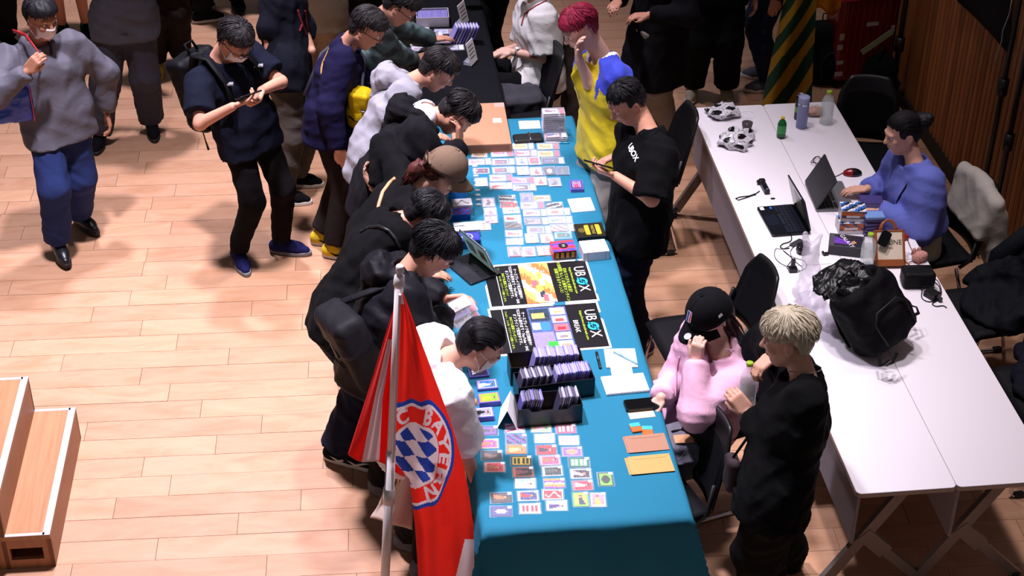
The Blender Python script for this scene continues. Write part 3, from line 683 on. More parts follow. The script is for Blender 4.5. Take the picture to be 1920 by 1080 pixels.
def plaid_mat():
    m = bpy.data.materials.new('plaid_green'); m.use_nodes = True; nt = m.node_tree; b = nt.nodes['Principled BSDF']; N = nt.nodes.new; Lk = nt.links.new
    tc = N('ShaderNodeTexCoord'); last = None
    for ax, rot in ((0, .35), (1, -.35)):
        mp = N('ShaderNodeMapping'); mp.inputs['Rotation'].default_value = (0, .5 if ax == 0 else -.9, rot); Lk(tc.outputs['Object'], mp.inputs[0])
        wv = N('ShaderNodeTexWave'); wv.bands_direction = 'X' if ax == 0 else 'Z'; wv.inputs['Scale'].default_value = 3.6; wv.inputs['Distortion'].default_value = .4; Lk(mp.outputs[0], wv.inputs[0])
        cr = N('ShaderNodeValToRGB'); e = cr.color_ramp.elements; e[0].position = .35; e[0].color = (.012, .016, .018, 1); e[1].position = .75; e[1].color = (.05, .085, .085, 1); Lk(wv.outputs[0], cr.inputs[0])
        if last is None: last = cr
        else:
            ad = N('ShaderNodeMix'); ad.data_type = 'RGBA'; ad.blend_type = 'ADD'; ad.inputs[0].default_value = .9; Lk(last.outputs[0], ad.inputs[6]); Lk(cr.outputs[0], ad.inputs[7]); Lk(ad.outputs[2], b.inputs['Base Color'])
    b.inputs['Roughness'].default_value = .9; MATS['plaid_green'] = m; return m
HOODG = cloth('hoodie_heather', '#8b8991'); 
person('plaid', 'man in dark green plaid shirt bending over the far card table',
       A(-2.05, 3.72, .88), P(712, 28, 1.31), P(752, 10, 1.40), -4, (-12, -45), [(-2.1, 3.62, .09), (-2.05, 3.85, .09)], (-5, 5),
       [P(775, 112, .77), P(806, 75, .77)], [(-.3, -.7, -.5), (-.2, .8, -.3)], [((.9, .2, .1), (0, -.4, .9), 20), ((.9, .2, 0), (0, 0, 1), 20)],
       dict(mat=plaid_mat(), fat=.030, hem=.16, wr=.010), dict(mat=PANTK, fat=.02), SN(S_BLK, RUBK, LACE_K), hair=HSOFT, hstyle='short', seed=12, h=.0065)
person('greyhood', 'man in light heather grey hoodie leaning low over the teal table',
       A(-1.98, 2.92, .86), PY(768, 150, 3.06), PY(822, 130, 3.04), -2, (-8, -42), [(-2.02, 2.80, .09), (-2.0, 3.05, .09)], (-5, 5),
       [A(-1.72, 2.92, .80), A(-1.66, 3.22, .80)], [(-.3, -.9, -.5), (-.2, .8, -.3)], [((.9, 0, -.2), (0, 0, 1), 25), ((.9, 0, -.1), (0, 0, 1), 25)],
       dict(mat=HOODG, fat=.034, hem=.15, hood=True, wr=.010, neck=.072, name='hoodie'), dict(mat=PANTK, fat=.02), SN(S_BLK, RUBK, LACE_K), hair=HSOFT, hstyle='short', seed=13, h=.0065)
person('blackhood', 'man in black hoodie over white T-shirt bending with hand against his face',
       A(-1.97, 2.52, .87), PY(797, 214, 2.62), PY(858, 212, 2.60), -2, (-6, -60), [(-2.0, 2.42, .09), (-1.98, 2.66, .09)], (-5, 5),
       [PY(862, 268, 2.50), A(-1.66, 2.78, .80)], [(-.3, -.6, -.8), (-.2, .8, -.3)], [((.0, .15, 1), (.9, -.4, 0), 40, .3, .4), ((.9, 0, -.1), (0, 0, 1), 25)],
       dict(mat=BLK2, fat=.040, hem=.14, hood=True, wr=.011, neck=.092, name='hoodie', scoop=.10), dict(mat=PANTK, fat=.02), SN(S_BLK, RUBK, LACE_K), hair=HDBROWN if False else HSOFT, hstyle='mess', seed=14)
person('capwoman', 'woman in black top with ponytail and brown baseball cap bending over the cards',
       A(-2.02, 2.06, .84), PY(778, 348, 2.06), PY(834, 322, 2.04), 0, (-4, -34), [(-2.05, 1.96, .09), (-2.02, 2.16, .09)], (-5, 5),
       [A(-1.74, 1.98, .80), PY(700, 352, 2.32)], [(-.3, -.8, -.5), (-.7, .7, -.2)], [((.9, 0, -.1), (0, 0, 1), 25), ((-.4, .2, .9), (-.8, .3, 0), 30)],
       dict(mat=BLK, fat=.026, hem=.12, wr=.010), dict(mat=PANTK, fat=.016), SN(S_BLK, RUBK, LACE_K), skin='light', hair=HBROWN, hstyle='tail', seed=15, h=.0065, s=.93, female=True)
person('blacksweat', 'man in black sweatshirt and dark jeans bending over the table, one hand behind his back',
       P(638, 592, .86), PY(742, 408, 1.56), PY(798, 402, 1.56), 8, (2, -48), [P(632, 838, .09), P(664, 846, .09)], (-22, -22),
       [P(612, 585, .87), A(-1.78, 1.74, .82)], [(-.6, -.7, .3), (-.2, .8, -.3)], [((-.55, -.25, -.65), (-.6, -.6, .5), 30), ((.9, 0, -.1), (0, 0, 1), 25)],
       dict(mat=BLK, fat=.040, hem=.10, wr=.011), dict(mat=JEAN, fat=.036, wr=.010, flare=1.2), SN(S_BLK, RUBBER, LACE_W, stripe=True), hair=HBLACK, hstyle='short', seed=16)
person('blackjacket', 'man in black jacket with a dark shoulder backpack holding cards over the table',
       P(692, 668, .86), PY(763, 506, 1.10), PY(812, 470, 1.12), 4, (-4, -42), [P(716, 900, .09), P(742, 852, .09)], (-35, -20),
       [P(832, 590, .95), P(834, 560, .95)], [(-.2, -.9, -.5), (-.2, .8, -.5)], [((.85, .2, .1), (.1, -.8, -.5), 45, 0, .6), ((.9, -.1, .1), (0, .7, .6), 40)],
       dict(mat=cloth('jacket_black', '#16151a', .6), fat=.042, hem=.12, hood=True, wr=.012, name='jacket'), dict(mat=PANTK, fat=.034), SN(S_GRY, RUBG, LACE_K), hair=HBLACK, hstyle='full', seed=17)
person('whitetee', 'man in white T-shirt with slicked back hair and face mask bending over card decks',
       A(-1.93, .46, .85), PY(846, 664, .46), PY(902, 645, .45), 6, (2, -36), [(-1.93, .62, .09), (-1.86, .42, .09)], (-20, -10),
       [P(893, 905, .60), A(-1.74, .68, .86)], [(-.2, -.9, -.5), (-.2, .8, -.5)], [((.15, -.1, -1), (-.3, -.8, .3), 30), ((.9, 0, -.2), (0, 0, 1), 25)],
       dict(mat=cloth('tee_white', '#e6e1e4'), fat=.034, hem=.12, sleeve='short', slen=.95, wr=.011, neck=.082), dict(mat=PANTK, fat=.03), SN(S_GRY, RUBG, LACE_K), skin='light', hair=HBLACK, hstyle='slick', seed=18)
TEEK = cloth('tee_black', '#08080a')
person('phoneman', 'bearded man in black T-shirt and dark jeans tapping a phone behind the teal table',
       P(1200, 404, .88), P(1216, 236, 1.36), P(1174, 190, 1.475), 190, (200, -34), [P(1192, 598, .09), P(1203, 640, .09)], (190, 195),
       [P(1160, 290, 1.10), P(1154, 330, 1.15)], [(.2, .8, -.6), (.5, -.6, -.7)], [(A(-.9, -.35, -.15), (-.2, .3, .9), [10, 60, 65, 70], 0, .6), (A(-.92, .30, .28), (.3, -.6, -.75), 50, 0, .2)],
       dict(mat=TEEK, fat=.036, hem=.16, sleeve='short', slen=.98, wr=.009, neck=.078), dict(mat=JEAN, fat=.030, cut=.03, wr=.009), SN(S_PUR, RUBBER, LACE_K), hair=HBLACK, hstyle='crop', seed=19, sw=1.08, cyaw=196, elb=[None, P(1222, 374, 1.11)])
def jersey_cols(L):
    sh, lf, up, nk, fw = L['shs'], L['lf'], L['up'], L['nk'], L['fw']
    def f(c):
        q = c - nk; l = np.abs(q @ lf); d = -(q @ up); o = np.tile(A(hx('#c9b400')), (len(c), 1))
        blue = np.zeros(len(c), bool)
        for i in (0, 1):
            a_, b_ = sh[i] - up * .0, L['els'][i]; ab = b_ - a_; t_ = np.clip((c - a_) @ ab / (ab @ ab), 0, 1); blue |= (np.linalg.norm(c - a_ - t_[:, None] * ab, axis=1) < .108) & (l > .13 - .35 * np.clip(.12 - d, 0, .12))
        blue |= (d < .10) & (l > .082 + .4 * np.maximum(d, 0)); o[blue] = hx('#2a3bb8')
        r = np.linalg.norm(q - np.outer(q @ up, up), axis=1); o[(r < .095) & (d < .05)] = hx('#e6e2e8'); o[(r < .083) & (d < .05)] = hx('#4a2a5a')
        return o
    return f
YB = printmat('jersey_print', .8, .1, (19, .4))
person('redhair', 'man with wine red hair in yellow and blue jersey touching his face',
       P(1140, 262, .88), PY(1130, 100, 3.0), PY(1086, 52, 2.97), 196, (200, -30), [(-.62, 2.95, .09), (-.60, 2.72, .09)], (190, 195),
       [PY(1086, 112, 2.88), P(1130, 274, .80)], [(-.2, .5, -.9), (.6, -.5, -.3)], [((-.1, -.1, 1), (-.8, .5, 0), 35, 0, .4), ((-.75, -.35, -.5), (-.2, -.3, .9), 30)],
       dict(mat=YB, h=.008, colfn=jersey_cols, fat=.034, hem=.11, sleeve='short', slen=.85, wr=.009, neck=.074, name='jersey'), dict(mat=cloth('trouser_pale_grey', '#8f8a86'), fat=.040), SN(S_WHT, RUBBER, LACE_W), skin='pale', hair=HRED, hstyle='mess', seed=20, sw=1.05, face=True, elb=[PY(1106, 156, 2.90), None])
person('whitejersey', 'man in white baseball jersey and black trousers seated sideways, head out of frame',
       A(-.80, 4.52, .50), A(-.84, 4.62, 1.01), A(-.92, 4.62, 1.17), 188, (190, -20), [(-1.06, 4.62, .09), (-1.04, 4.40, .09)], (185, 190),
       [P(944, 96, .69), P(962, 98, .70)], [(.5, .5, -.5), (.6, -.5, -.4)], [((-.85, -.4, -.15), (0, .2, 1), 22, .4, .3), ((-.8, .35, -.1), (.1, -.3, .95), 35, 0, .4)],
       dict(mat=cloth('jersey_white', '#d9d6d4'), fat=.040, hem=.06, sleeve='short', slen=.90, wr=.010, name='jersey'), dict(mat=BLK, fat=.030), SN(S_BLK, RUBK, LACE_K), skin='pale', hair=HBLACK, hstyle='short', seed=21, h=.006, face=False, knees=[(-1.13, 4.60, .50), (-1.10, 4.38, .50)])
PINK = cloth('shirt_pink', '#d8a8bf')
person('pinkwoman', 'woman in pink shirt and black baseball cap seated with a hand at her cheek',
       A(-.47, .90, .50), P(1352, 652, .985), P(1330, 592, 1.125), 205, (208, -28), [(-.90, 1.02, .09), (-.88, .82, .09)], (190, 195),
       [P(1240, 745, .74), P(1303, 678, .985)], [(.3, .8, -.6), (.1, -.7, -.8)], [((-.5, -.5, -.5), (.2, .2, .9), 30), ((.12, .1, 1), (-.5, -.85, 0), 75, 0, .4)],
       dict(mat=PINK, fat=.034, hem=.10, collar=True, neck=.056, wr=.011, wl=.10), dict(mat=BLK, fat=.016), SN(S_BLK, RUBK, LACE_K), skin='pale', hair=HDBROWN, hstyle='long', seed=22, female=True, s=.95, knees=[(-.86, 1.05, .50), (-.86, .80, .50)])
person('blond', 'ash blond man in black sweatshirt and baggy trousers opening a water bottle',
       P(1452, 912, .87), P(1512, 700, 1.345), P(1476, 634, 1.48), 168, (164, -12), [P(1478, 1040, .10), P(1432, 1120, .09)], (175, 172),
       [P(1452, 664, 1.31), P(1405, 776, 1.10)], [(.4, .8, -.6), (.2, -.8, -.7)], [((-.75, -.45, -.35), (.1, .2, .95), 62, 0, .7), (P(1380, 745, 1.16) - P(1405, 776, 1.10), (.1, -.9, .3), 62, 0, .5)],
       dict(mat=BLK, fat=.040, hem=.12, wr=.010, neck=.078), dict(mat=PANTK, fat=.055, wr=.012), SN(S_WHT, RUBBER, LACE_W), skin='light', hair=HBLOND, hstyle='full', seed=23, sw=1.06)
person('bluewoman', 'woman with black hair bun and periwinkle blue blouse typing at the grey laptop',
       A(1.02, 2.28, .50), P(1716, 298, 1.0), P(1692, 248, 1.135), 186, (186, -16), [(.62, 2.38, .09), (.62, 2.16, .09)], (185, 190),
       [P(1626, 354, .755), P(1648, 398, .75)], [(.5, .6, -.6), (.5, -.6, -.6)], [((-.95, .05, -.06), (0, 0, 1), 26, .3, .3), ((-.95, .15, 0), (0, 0, 1), 26)],
       dict(mat=cloth('blouse_blue', '#5f68b4', .7), fat=.040, sfat=.044, hem=-.13, wr=.010, wl=.20, neck=.066), dict(mat=cloth('trouser_slate', '#2a2c38'), fat=.016), SN(S_BLK, RUBK, LACE_K), skin='light', hair=HBLACK, hstyle='bun', seed=24, female=True, s=.94, knees=[(.62, 2.42, .50), (.62, 2.14, .50)])
def stander(key, label, x, y, yaw, topm, botm, shoe, skin='warm', hair=HBLACK, arms='down', s=.97, fat=.03, lfat=.03, hem=.14, stance=.10, bare=False, seed=30, **kw):
    f = yv(yaw); l = A(-f[1], f[0], 0); c = A(x, y, 0); Z = lambda z: A(0, 0, z * s)
    if arms == 'down': wr = [c + Z(.82) - l * .27 + f * .04, c + Z(.82) + l * .27 + f * .04]; hd_ = [((*(f * .1 + l * 0)[:2], -1), -l, 30), ((*(f * .1)[:2], -1), l, 30)]
    else: wr = [c + Z(1.08) - l * .14 + f * .26, c + Z(1.08) + l * .14 + f * .26]; hd_ = [(f + l * .6, (0, 0, 1), 40), (f - l * .6, (0, 0, 1), 40)]
    return person(key, label, c + Z(.91), c + Z(1.41) + f * .02, c + Z(1.565) + f * .06, yaw, (yaw, -15), [c - l * stance + A(0, 0, .09), c + l * stance + A(0, 0, .09)], (yaw - 6, yaw + 6), wr,
                  [-l * .6 - f * .5 - A(0, 0, .4), l * .6 - f * .5 - A(0, 0, .4)], hd_, dict(mat=topm, fat=fat, hem=hem, h=.014, **kw), dict(mat=botm, fat=lfat, **(dict(bare=True, cut=.40) if bare else {})), shoe, skin, hair, s, h=.010, face=False, hstyle='short', seed=seed)
q = P(1225, 262, 0); stander('coat', 'person in black coat and pale trousers behind the red haired man', q[0], q[1], 215, BLK2, cloth('trouser_stone', '#8b8378'), SN(S_BEI, RUBBER, LACE_W), hem=.40, lfat=.05, arms='fold')
q = P(1328, 178, 0); stander('blacktrousers', 'person in black clothes and beige shoes standing beyond the white table', q[0], q[1], -100, BLK, BLK, SN(S_BEI, RUBBER, LACE_W), lfat=.045, stance=.12, seed=31)
q = P(1438, 158, 0); stander('jeans', 'person in dark blue jeans and grey trainers beside the striped flag', q[0], q[1], 172, BLK2, cloth('denim_dark', '#1d2740'), SN(S_GRY, RUBBER, LACE_W), lfat=.03, seed=32)
stander('seller', 'person in black behind the far card table, hand on the white box', -1.02, 5.42, 200, BLK, BLK, SN(S_BLK, RUBK, LACE_K), lfat=.03, seed=33, arms='fold')
q = P(606, 235, 0); stander('khaki', 'person in khaki trousers standing behind the navy sweatshirt', q[0], q[1], 80, cloth('shirt_khaki', '#8d7c68'), cloth('trouser_khaki', '#8d7c68'), SN(S_BLK, RUBK, LACE_K), lfat=.03, seed=34, arms='fold')
q = P(318, 128, 0); stander('yellowshoes', 'person in black coat, brown trousers and yellow shoes at the top edge', q[0], q[1], -75, BLK2, PANTB, SN(S_YEL, S_YEL, LACE_K), lfat=.034, hem=.28, seed=35, arms='fold', stance=.09)
q = P(372, 32, 0); stander('slipon', 'person in black trousers and white soled slip-on shoes at the top edge', q[0], q[1], 20, BLK, BLK, SN(S_BLK, RUBBER, LACE_K), lfat=.03, seed=37, arms='fold')
q = P(-8, 92, 0); stander('leftdark', 'person in black trousers cut off by the left edge behind the walker', q[0], q[1], -60, BLK, BLK, SN(S_BLK, RUBK, LACE_K), lfat=.035, seed=38, arms='fold')
q = P(672, 140, 0); stander('darkback', 'person in black standing behind the man with the navy sweatshirt', q[0], q[1], 60, BLK, BLK, SN(S_BLK, RUBK, LACE_K), lfat=.03, seed=39, arms='fold')

q = P(142, 66, 0)
stander('shorts', 'bare legged person in black trainers with a green mark at top left', q[0], q[1], -85, BLK, BLK2, SN(S_BLK, RUBK, LACE_G, stripe=True), lfat=.03, seed=36, arms='fold', skin='tan', stance=.085, bare=True)
q = P(474, 20, 0); stander('behindhood', 'person in dark clothes behind the navy hoodie', q[0], q[1], 100, BLK2, BLK, SN(S_BLK, RUBK, LACE_K), lfat=.03, seed=41, arms='fold')
def W(key): i = PEOPLE[key]; return i['root'], i['base'], i['H'], i['hd'], i['k']
face_mask(*W('walker')); face_mask(*W('backpacker')); face_mask(*W('whitetee'), drop=.004); glasses(*W('backpacker')); glasses(*W('navysweat')); glasses(*W('plaid'))
def worn(key, b, name, m, smooth=True):
    b.V = (np.array(b.V) - PEOPLE[key]['base']).tolist(); return b.obj(name, m, PEOPLE[key]['root'], smooth=smooth)
def neck_chain(key, r=.068):
    i = PEOPLE[key]; worn(key, MB().tube([i['nk'] + i['lf'] * math.cos(a) * r + i['fw'] * (math.sin(a) * r + .012) - i['up'] * (.005 + .022 * math.sin(a)) + i['up'] * .02 for a in np.linspace(0, 2 * math.pi, 25)[:-1]], .0022, 5, closed=True), 'necklace', METAL)
neck_chain('blond', .064); neck_chain('blackhood', .06)
def wristband(key, side, m, face_m=None, back=.03):
    i = PEOPLE[key]; w_, e = i['wr'][side], i['els'][side]; d = nrm(e - w_); c = w_ + d * back; a = nrm(np.cross(d, (0, 0, 1))); b_ = np.cross(d, a)
    worn(key, MB().tube([c + a * .031 * math.cos(t) + b_ * .031 * math.sin(t) for t in np.linspace(0, 2 * math.pi, 17)[:-1]], .006, 6, closed=True), 'watch_strap', m)
    if face_m: worn(key, MB().lathe([(.001, 0), (.017, 0), (.017, .008), (.001, .008)], 14, 0, (frame(a, -b_ if b_[2] < 0 else b_), c + (b_ if b_[2] > 0 else -b_) * .030)), 'watch_face', face_m)
wristband('redhair', 1, METAL, mat('dial_white', '#d8d8d4', .3)); wristband('whitejersey', 1, METAL, mat('dial_white', '#d8d8d4', .3))
def cap(key, m, label=None, brim_m=None, back_gap=False):
    """baseball cap: six-panel crown with button and curved peak"""
    root, base, H, c, k = W(key); ctr = c + H @ (A(-.012, 0, .035) * k); rad = A(.121, .106, .118) * k; G = []
    for i in range(11):
        th = math.radians(4 + 86 * i / 10); row = []
        for j in range(37):
            a = 2 * math.pi * j / 36; seam = 1 - .012 * (abs(math.sin(a * 3)) < .12)
            z = math.cos(th) - (.10 * (i / 10) ** 3) - (.16 * (i / 10) ** 2 * max(0, -math.cos(a)) * .8)
            row.append(ctr + H @ (rad * A(math.sin(th) * math.cos(a) * (1.04 if math.cos(a) > 0 else 1), math.sin(th) * math.sin(a), z) * seam) - base)
        G.append(row)
    o = MB().grid(G).obj('cap', m, root, smooth=True); thick(o, .003)
    Bg = []
    for i in range(7):
        row = []
        for j in range(15):
            a = math.radians(-68 + 136 * j / 14); t = i / 6; r = 1 + t * .66 * max(0, math.cos(a * 1.30)) ** .6
            row.append(ctr + H @ A(rad[0] * 1.03 * r * math.cos(a), rad[1] * (1.02 + .10 * t) * math.sin(a), -.006 - .03 * t - .020 * math.sin(a) ** 2 * (1 + t)) - base)
        Bg.append(row)
    br = MB().grid(Bg).obj('peak', brim_m or m, o, smooth=True); thick(br, .004)
    MB().lathe([(.001, .007), (.007, .005), (.009, 0), (.001, -.002)], 10, 0, (H, ctr + H @ A(0, 0, rad[2]) - base)).obj('button', m, o, smooth=True)
    return o, ctr, rad, H, base
CAPB = cloth('cap_brown', '#6e5a4b', bump=(300, .3, .002)); CAPK = cloth('cap_black', '#101013', bump=(300, .2, .002))
o, ctr, rad, H, base = cap('capwoman', CAPB)
# open back with strap and buckle
b = MB().tube([ctr + H @ (rad * A(-math.sqrt(1 - (y * .62) ** 2) * 1.03, y * .62, -.02 + .62 * math.sqrt(max(0, 1 - y * y)) * 0 - .02)) - base for y in np.linspace(-1, 1, 9)], .010, 6, flat=.3); b.obj('strap', CAPB, o, smooth=True)
hole = MB().prism([(.060 * math.cos(a), .052 * math.sin(a)) for a in np.linspace(0, math.pi, 14)], 0, .004, 0, 0, (frame(H[:, 1], -H[:, 0]), ctr + H @ (rad * A(-.995, 0, .02)) - base)); hole.obj('back_opening', HDBROWN, o)
MB().box((0, 0, 0), (.006, .02, .016), 0, (H, ctr + H @ (rad * A(-1.05, .1, -.03)) - base)).obj('buckle', METAL, o)
o, ctr, rad, H, base = cap('pinkwoman', CAPK)
def on_cap(a_deg, th_deg, geo, col, name, scale=1.0, off=1.012):
    a, th = math.radians(a_deg), math.radians(th_deg); V, Fc = geo; nl = A(math.sin(th) * math.cos(a), math.sin(th) * math.sin(a), math.cos(th)); n = H @ nrm(nl / rad)
    ax = nrm(np.cross((H @ A(0, 0, 1)), n)); ay = np.cross(n, ax); at = ctr + H @ (rad * nl * A(1.04 if math.cos(a) > 0 else 1, 1, 1) * off) - base
    MB().add(np.array(V) * scale, Fc, 0, (np.stack((ax, ay, n), 1), at)).obj(name, col, o)
def poly(pts): return [(x, y, 0) for x, y in pts], [tuple(range(len(pts)))]
WHT = mat('print_white', '#eceaea', .6); PBLUE = mat('print_blue', '#1f3f96', .6); PRED = mat('print_red', '#c42135', .6)
on_cap(0, 56, poly(rrect(.030, .058, .008)), WHT, 'emblem', off=1.02); on_cap(0, 56, poly([(-.012, -.026), (0, -.026), (-.003, 0), (.002, .026), (-.012, .026)]), PBLUE, 'emblem_blue', off=1.026)
on_cap(0, 56, poly([(.012, -.026), (.004, -.026), (.003, 0), (.006, .026), (.012, .026)]), PRED, 'emblem_red', off=1.026)
on_cap(90, 72, poly([(-.012, -.007), (.012, -.007), (.010, .008), (-.010, .008)]), WHT, 'side_mark', off=1.02)
st = MB().lathe([(.001, 0), (.018, 0), (.018, .0008), (.001, .0008)], 18, 0, (H, ctr + H @ A(rad[0] * 1.38, .018, -.012) - base)); st.obj('sticker', mat('sticker_silver', '#c9c9c4', .25, metal=.6), o)
# white T-shirt showing inside the open hoodie, inner cuffs, mask straps and prints
i = PEOPLE['blackhood']; t = S(); t.ani(i['nk'] - i['up'] * .16, i['nk'] - i['up'] * .05, .105, .070, i['lf'], 1.62, .05).cap(i['nk'] - i['lf'] * .05, i['nk'] + i['lf'] * .05, .070, .070, .05)
hd2 = nrm(i['hd'] - i['H'][:, 2] * .07 - i['nk']); t.cyl(i['nk'] - hd2 * .03, i['nk'] + hd2 * .16, .066, .09, .01, -1); t.noise(.004, .08, 4); t.plane(i['nk'] - i['up'] * .2, -i['up'])
t.obj('t_shirt', cloth('tee_white', '#e6e1e4'), .010, i['root'], i['base'])
i = PEOPLE['bluewoman']; t = S(); t.ani(i['pel'] + i['up'] * .22, i['pel'] - A(0, 0, .02), .122, .142, i['lf'], 1.36, .05); t.noise(.006, .09, 4); t.plane(i['pel'] - A(0, 0, .05), (0, 0, -1)); t.obj('under_shirt', cloth('shirt_cream', '#b9b2a6'), .011, i['root'], i['base'])
worn('bluewoman', MB().tube([i['nk'] + i['lf'] * .10 - i['up'] * .02 - i['fw'] * .05, i['nk'] + i['lf'] * .115 + i['fw'] * .06 - i['up'] * .03, i['nk'] + i['lf'] * .10 + i['fw'] * .135 - i['up'] * .16, i['nk'] + i['lf'] * .05 + i['fw'] * .165 - i['up'] * .30], .007, 6), 'bag_strap', BLK)

# ------------------------------------------------------------------ tables, chairs, steps
TOPZ = .70
LAM = mat('laminate_white', '#e3dde4', .28, var=.015, vscale=3); EDGE = mat('table_edge_beige', '#b59a8c', .6); PANEL = mat('panel_grey', '#8b8288', .6, var=.05, vscale=5); LEGM = mat('leg_grey_metal', '#7f756f', .38, metal=.35)
CAST = mat('caster_black', '#0d0d0e', .5)
def folding_table(label, x0, y0, z=TOPZ, group=None, full=True):
    t = thing('folding_table', label, 'table', (x0, y0, 0), group=group); wd, ln = .448, 1.797
    o = MB().prism([(x + wd / 2, y + ln / 2) for x, y in rrect(wd, ln, .025, 5)], z - .004, z, .0015).obj('tabletop', LAM, t)
    MB().prism([(x + wd / 2, y + ln / 2) for x, y in rrect(wd + .001, ln + .001, .026, 5)], z - .026, z - .004, .001).obj('edge_band', EDGE, o)
    MB().rbox((.030, ln / 2, z - .185), (.016, ln - .09, .30), .004, .002).obj('modesty_panel', PANEL, t)
    for ye in (.11, ln - .11):
        l = MB(); d = nrm(A(-.36, 0, -.62))
        T = (np.stack((np.cross((0, 1, 0), d), A(0, 1, 0), d), 1), A(.29, ye, z - .03)); l.box((0, 0, .36), (.052, .030, .74), 0, T)
        lo = l.obj('leg', LEGM, t)
        m = A(.29, ye, z - .03) + d * .36; e = A(.42, ye, .045); d2 = nrm(e - m); T2 = (np.stack((np.cross((0, 1, 0), d2), A(0, 1, 0), d2), 1), m); L = np.linalg.norm(e - m)
        MB().box((0, 0, .07), (.075, .036, .17), 0, T2).box((0, 0, L / 2 + .05), (.045, .028, L - .06), 0, T2).obj('brace', LEGM, t)
        for fx in (-.085, .42):
            c = MB().rbox((fx, ye, .030), (.035, .05, .055), .01, .004); c.tube([(fx - .012, ye - .018, .026), (fx + .012, ye - .018, .026)], .024, 12); c.obj('caster', CAST, t)
    MB().tube([(.23, .12, z - .09), (.23, ln - .12, z - .09)], .016, 8).obj('stretcher', LEGM, t, smooth=True)
    return t
folding_table('white folding table nearest the camera, left of the pair', 0, 0)
folding_table('white folding table nearest the camera, along the wall side', .45, 0)
folding_table('white folding table with the black laptop and soccer ball bags', 0, 1.8)
folding_table('white folding table at which the woman in blue types', .45, 1.8)
TX0, TX1, TY0, TY1, TZ = -1.63, -.748, -.075, 3.55, .706
for x in (-1.625, -1.19):
    for y in (-.06, 1.745): folding_table(f'folding table beneath the teal tablecloth, {"near" if y < 1 else "far"} end, {"left" if x < -1.4 else "right"} of its pair', x, y, .698, 'tables under the teal cloth')
# teal cloth with drops
TEAL = cloth('tablecloth_teal', '#246d88', .8, bump=(5, .10, .02), var=.04)
def drape(name, label, x0, x1, y0, y1, z, dx, dn, df, m, seed, nx=70, ny=120, wave=.012):
    g = np.random.RandomState(seed); us = np.concatenate((np.linspace(-dx, 0, 9)[:-1], np.linspace(0, x1 - x0, nx - 16), np.linspace(x1 - x0, x1 - x0 + dx, 9)[1:]))
    vs = np.concatenate((np.linspace(-dn, 0, 14)[:-1], np.linspace(0, y1 - y0, ny - 22), np.linspace(y1 - y0, y1 - y0 + df, 9)[1:])); Gd = []
    for v in vs:
        row = []
        for u in us:
            du = max(-u, u - (x1 - x0), 0); dv = max(-v, v - (y1 - y0), 0); sx = -1 if u < 0 else 1; sy = -1 if v < 0 else 1
            x = min(max(u, 0), x1 - x0) + x0; y = min(max(v, 0), y1 - y0) + y0; dz = max(du, dv) if min(du, dv) == 0 else math.hypot(du, dv) * .92
            if dz: dz = max(0, dz - .006)
            fold = wave * math.sin(x * 17 + seed) * math.sin(y * 13 + 1) ; k = min(1, dz / .25)
            if du and not dv: x += sx * (.012 * min(1, du / .03) + k * (.02 + fold * 1.5 + wave * math.sin(y * 21)))
            elif dv and not du: y += sy * (.012 * min(1, dv / .03) + k * (.012 + wave * 1.2 * math.sin(x * 11 + 1) + wave * .5 * math.sin(x * 27)))
            elif du and dv:
                q = min(du, dv); x += sx * (.012 + q * .30 * (1 if du > dv else 1.15)); y += sy * (.012 + q * .30)
            zz = z - dz * .99
            if dz == 0: zz += .0012 * (math.sin(x * 23 + y * 9) * math.sin(y * 17 - x * 6)) - (.0016 if abs((y - y0) % .60) < .012 else 0)
            row.append((x, y, zz))
        Gd.append(row)
    o = MB().grid(Gd).obj(name, m, smooth=True); tag(o, label, 'tablecloth'); thick(o, .0016, -1); return o
drape('tablecloth', 'teal cloth over the long card table, creased and hanging at the near end', TX0, TX1, TY0, TY1, TZ, .22, .36, .2, TEAL, 3)
BX0, BX1, BY0, BY1 = -1.66, -1.14, 3.62, 5.42
folding_table('folding table standing beneath the black tablecloth', -1.62, 3.62, .70)
BLKCLOTH = cloth('tablecloth_black', '#0b0b10', .8)
drape('tablecloth', 'black cloth over the far card table', BX0, BX1, BY0, BY1, .708, .45, .5, .3, BLKCLOTH, 5, 50, 70)
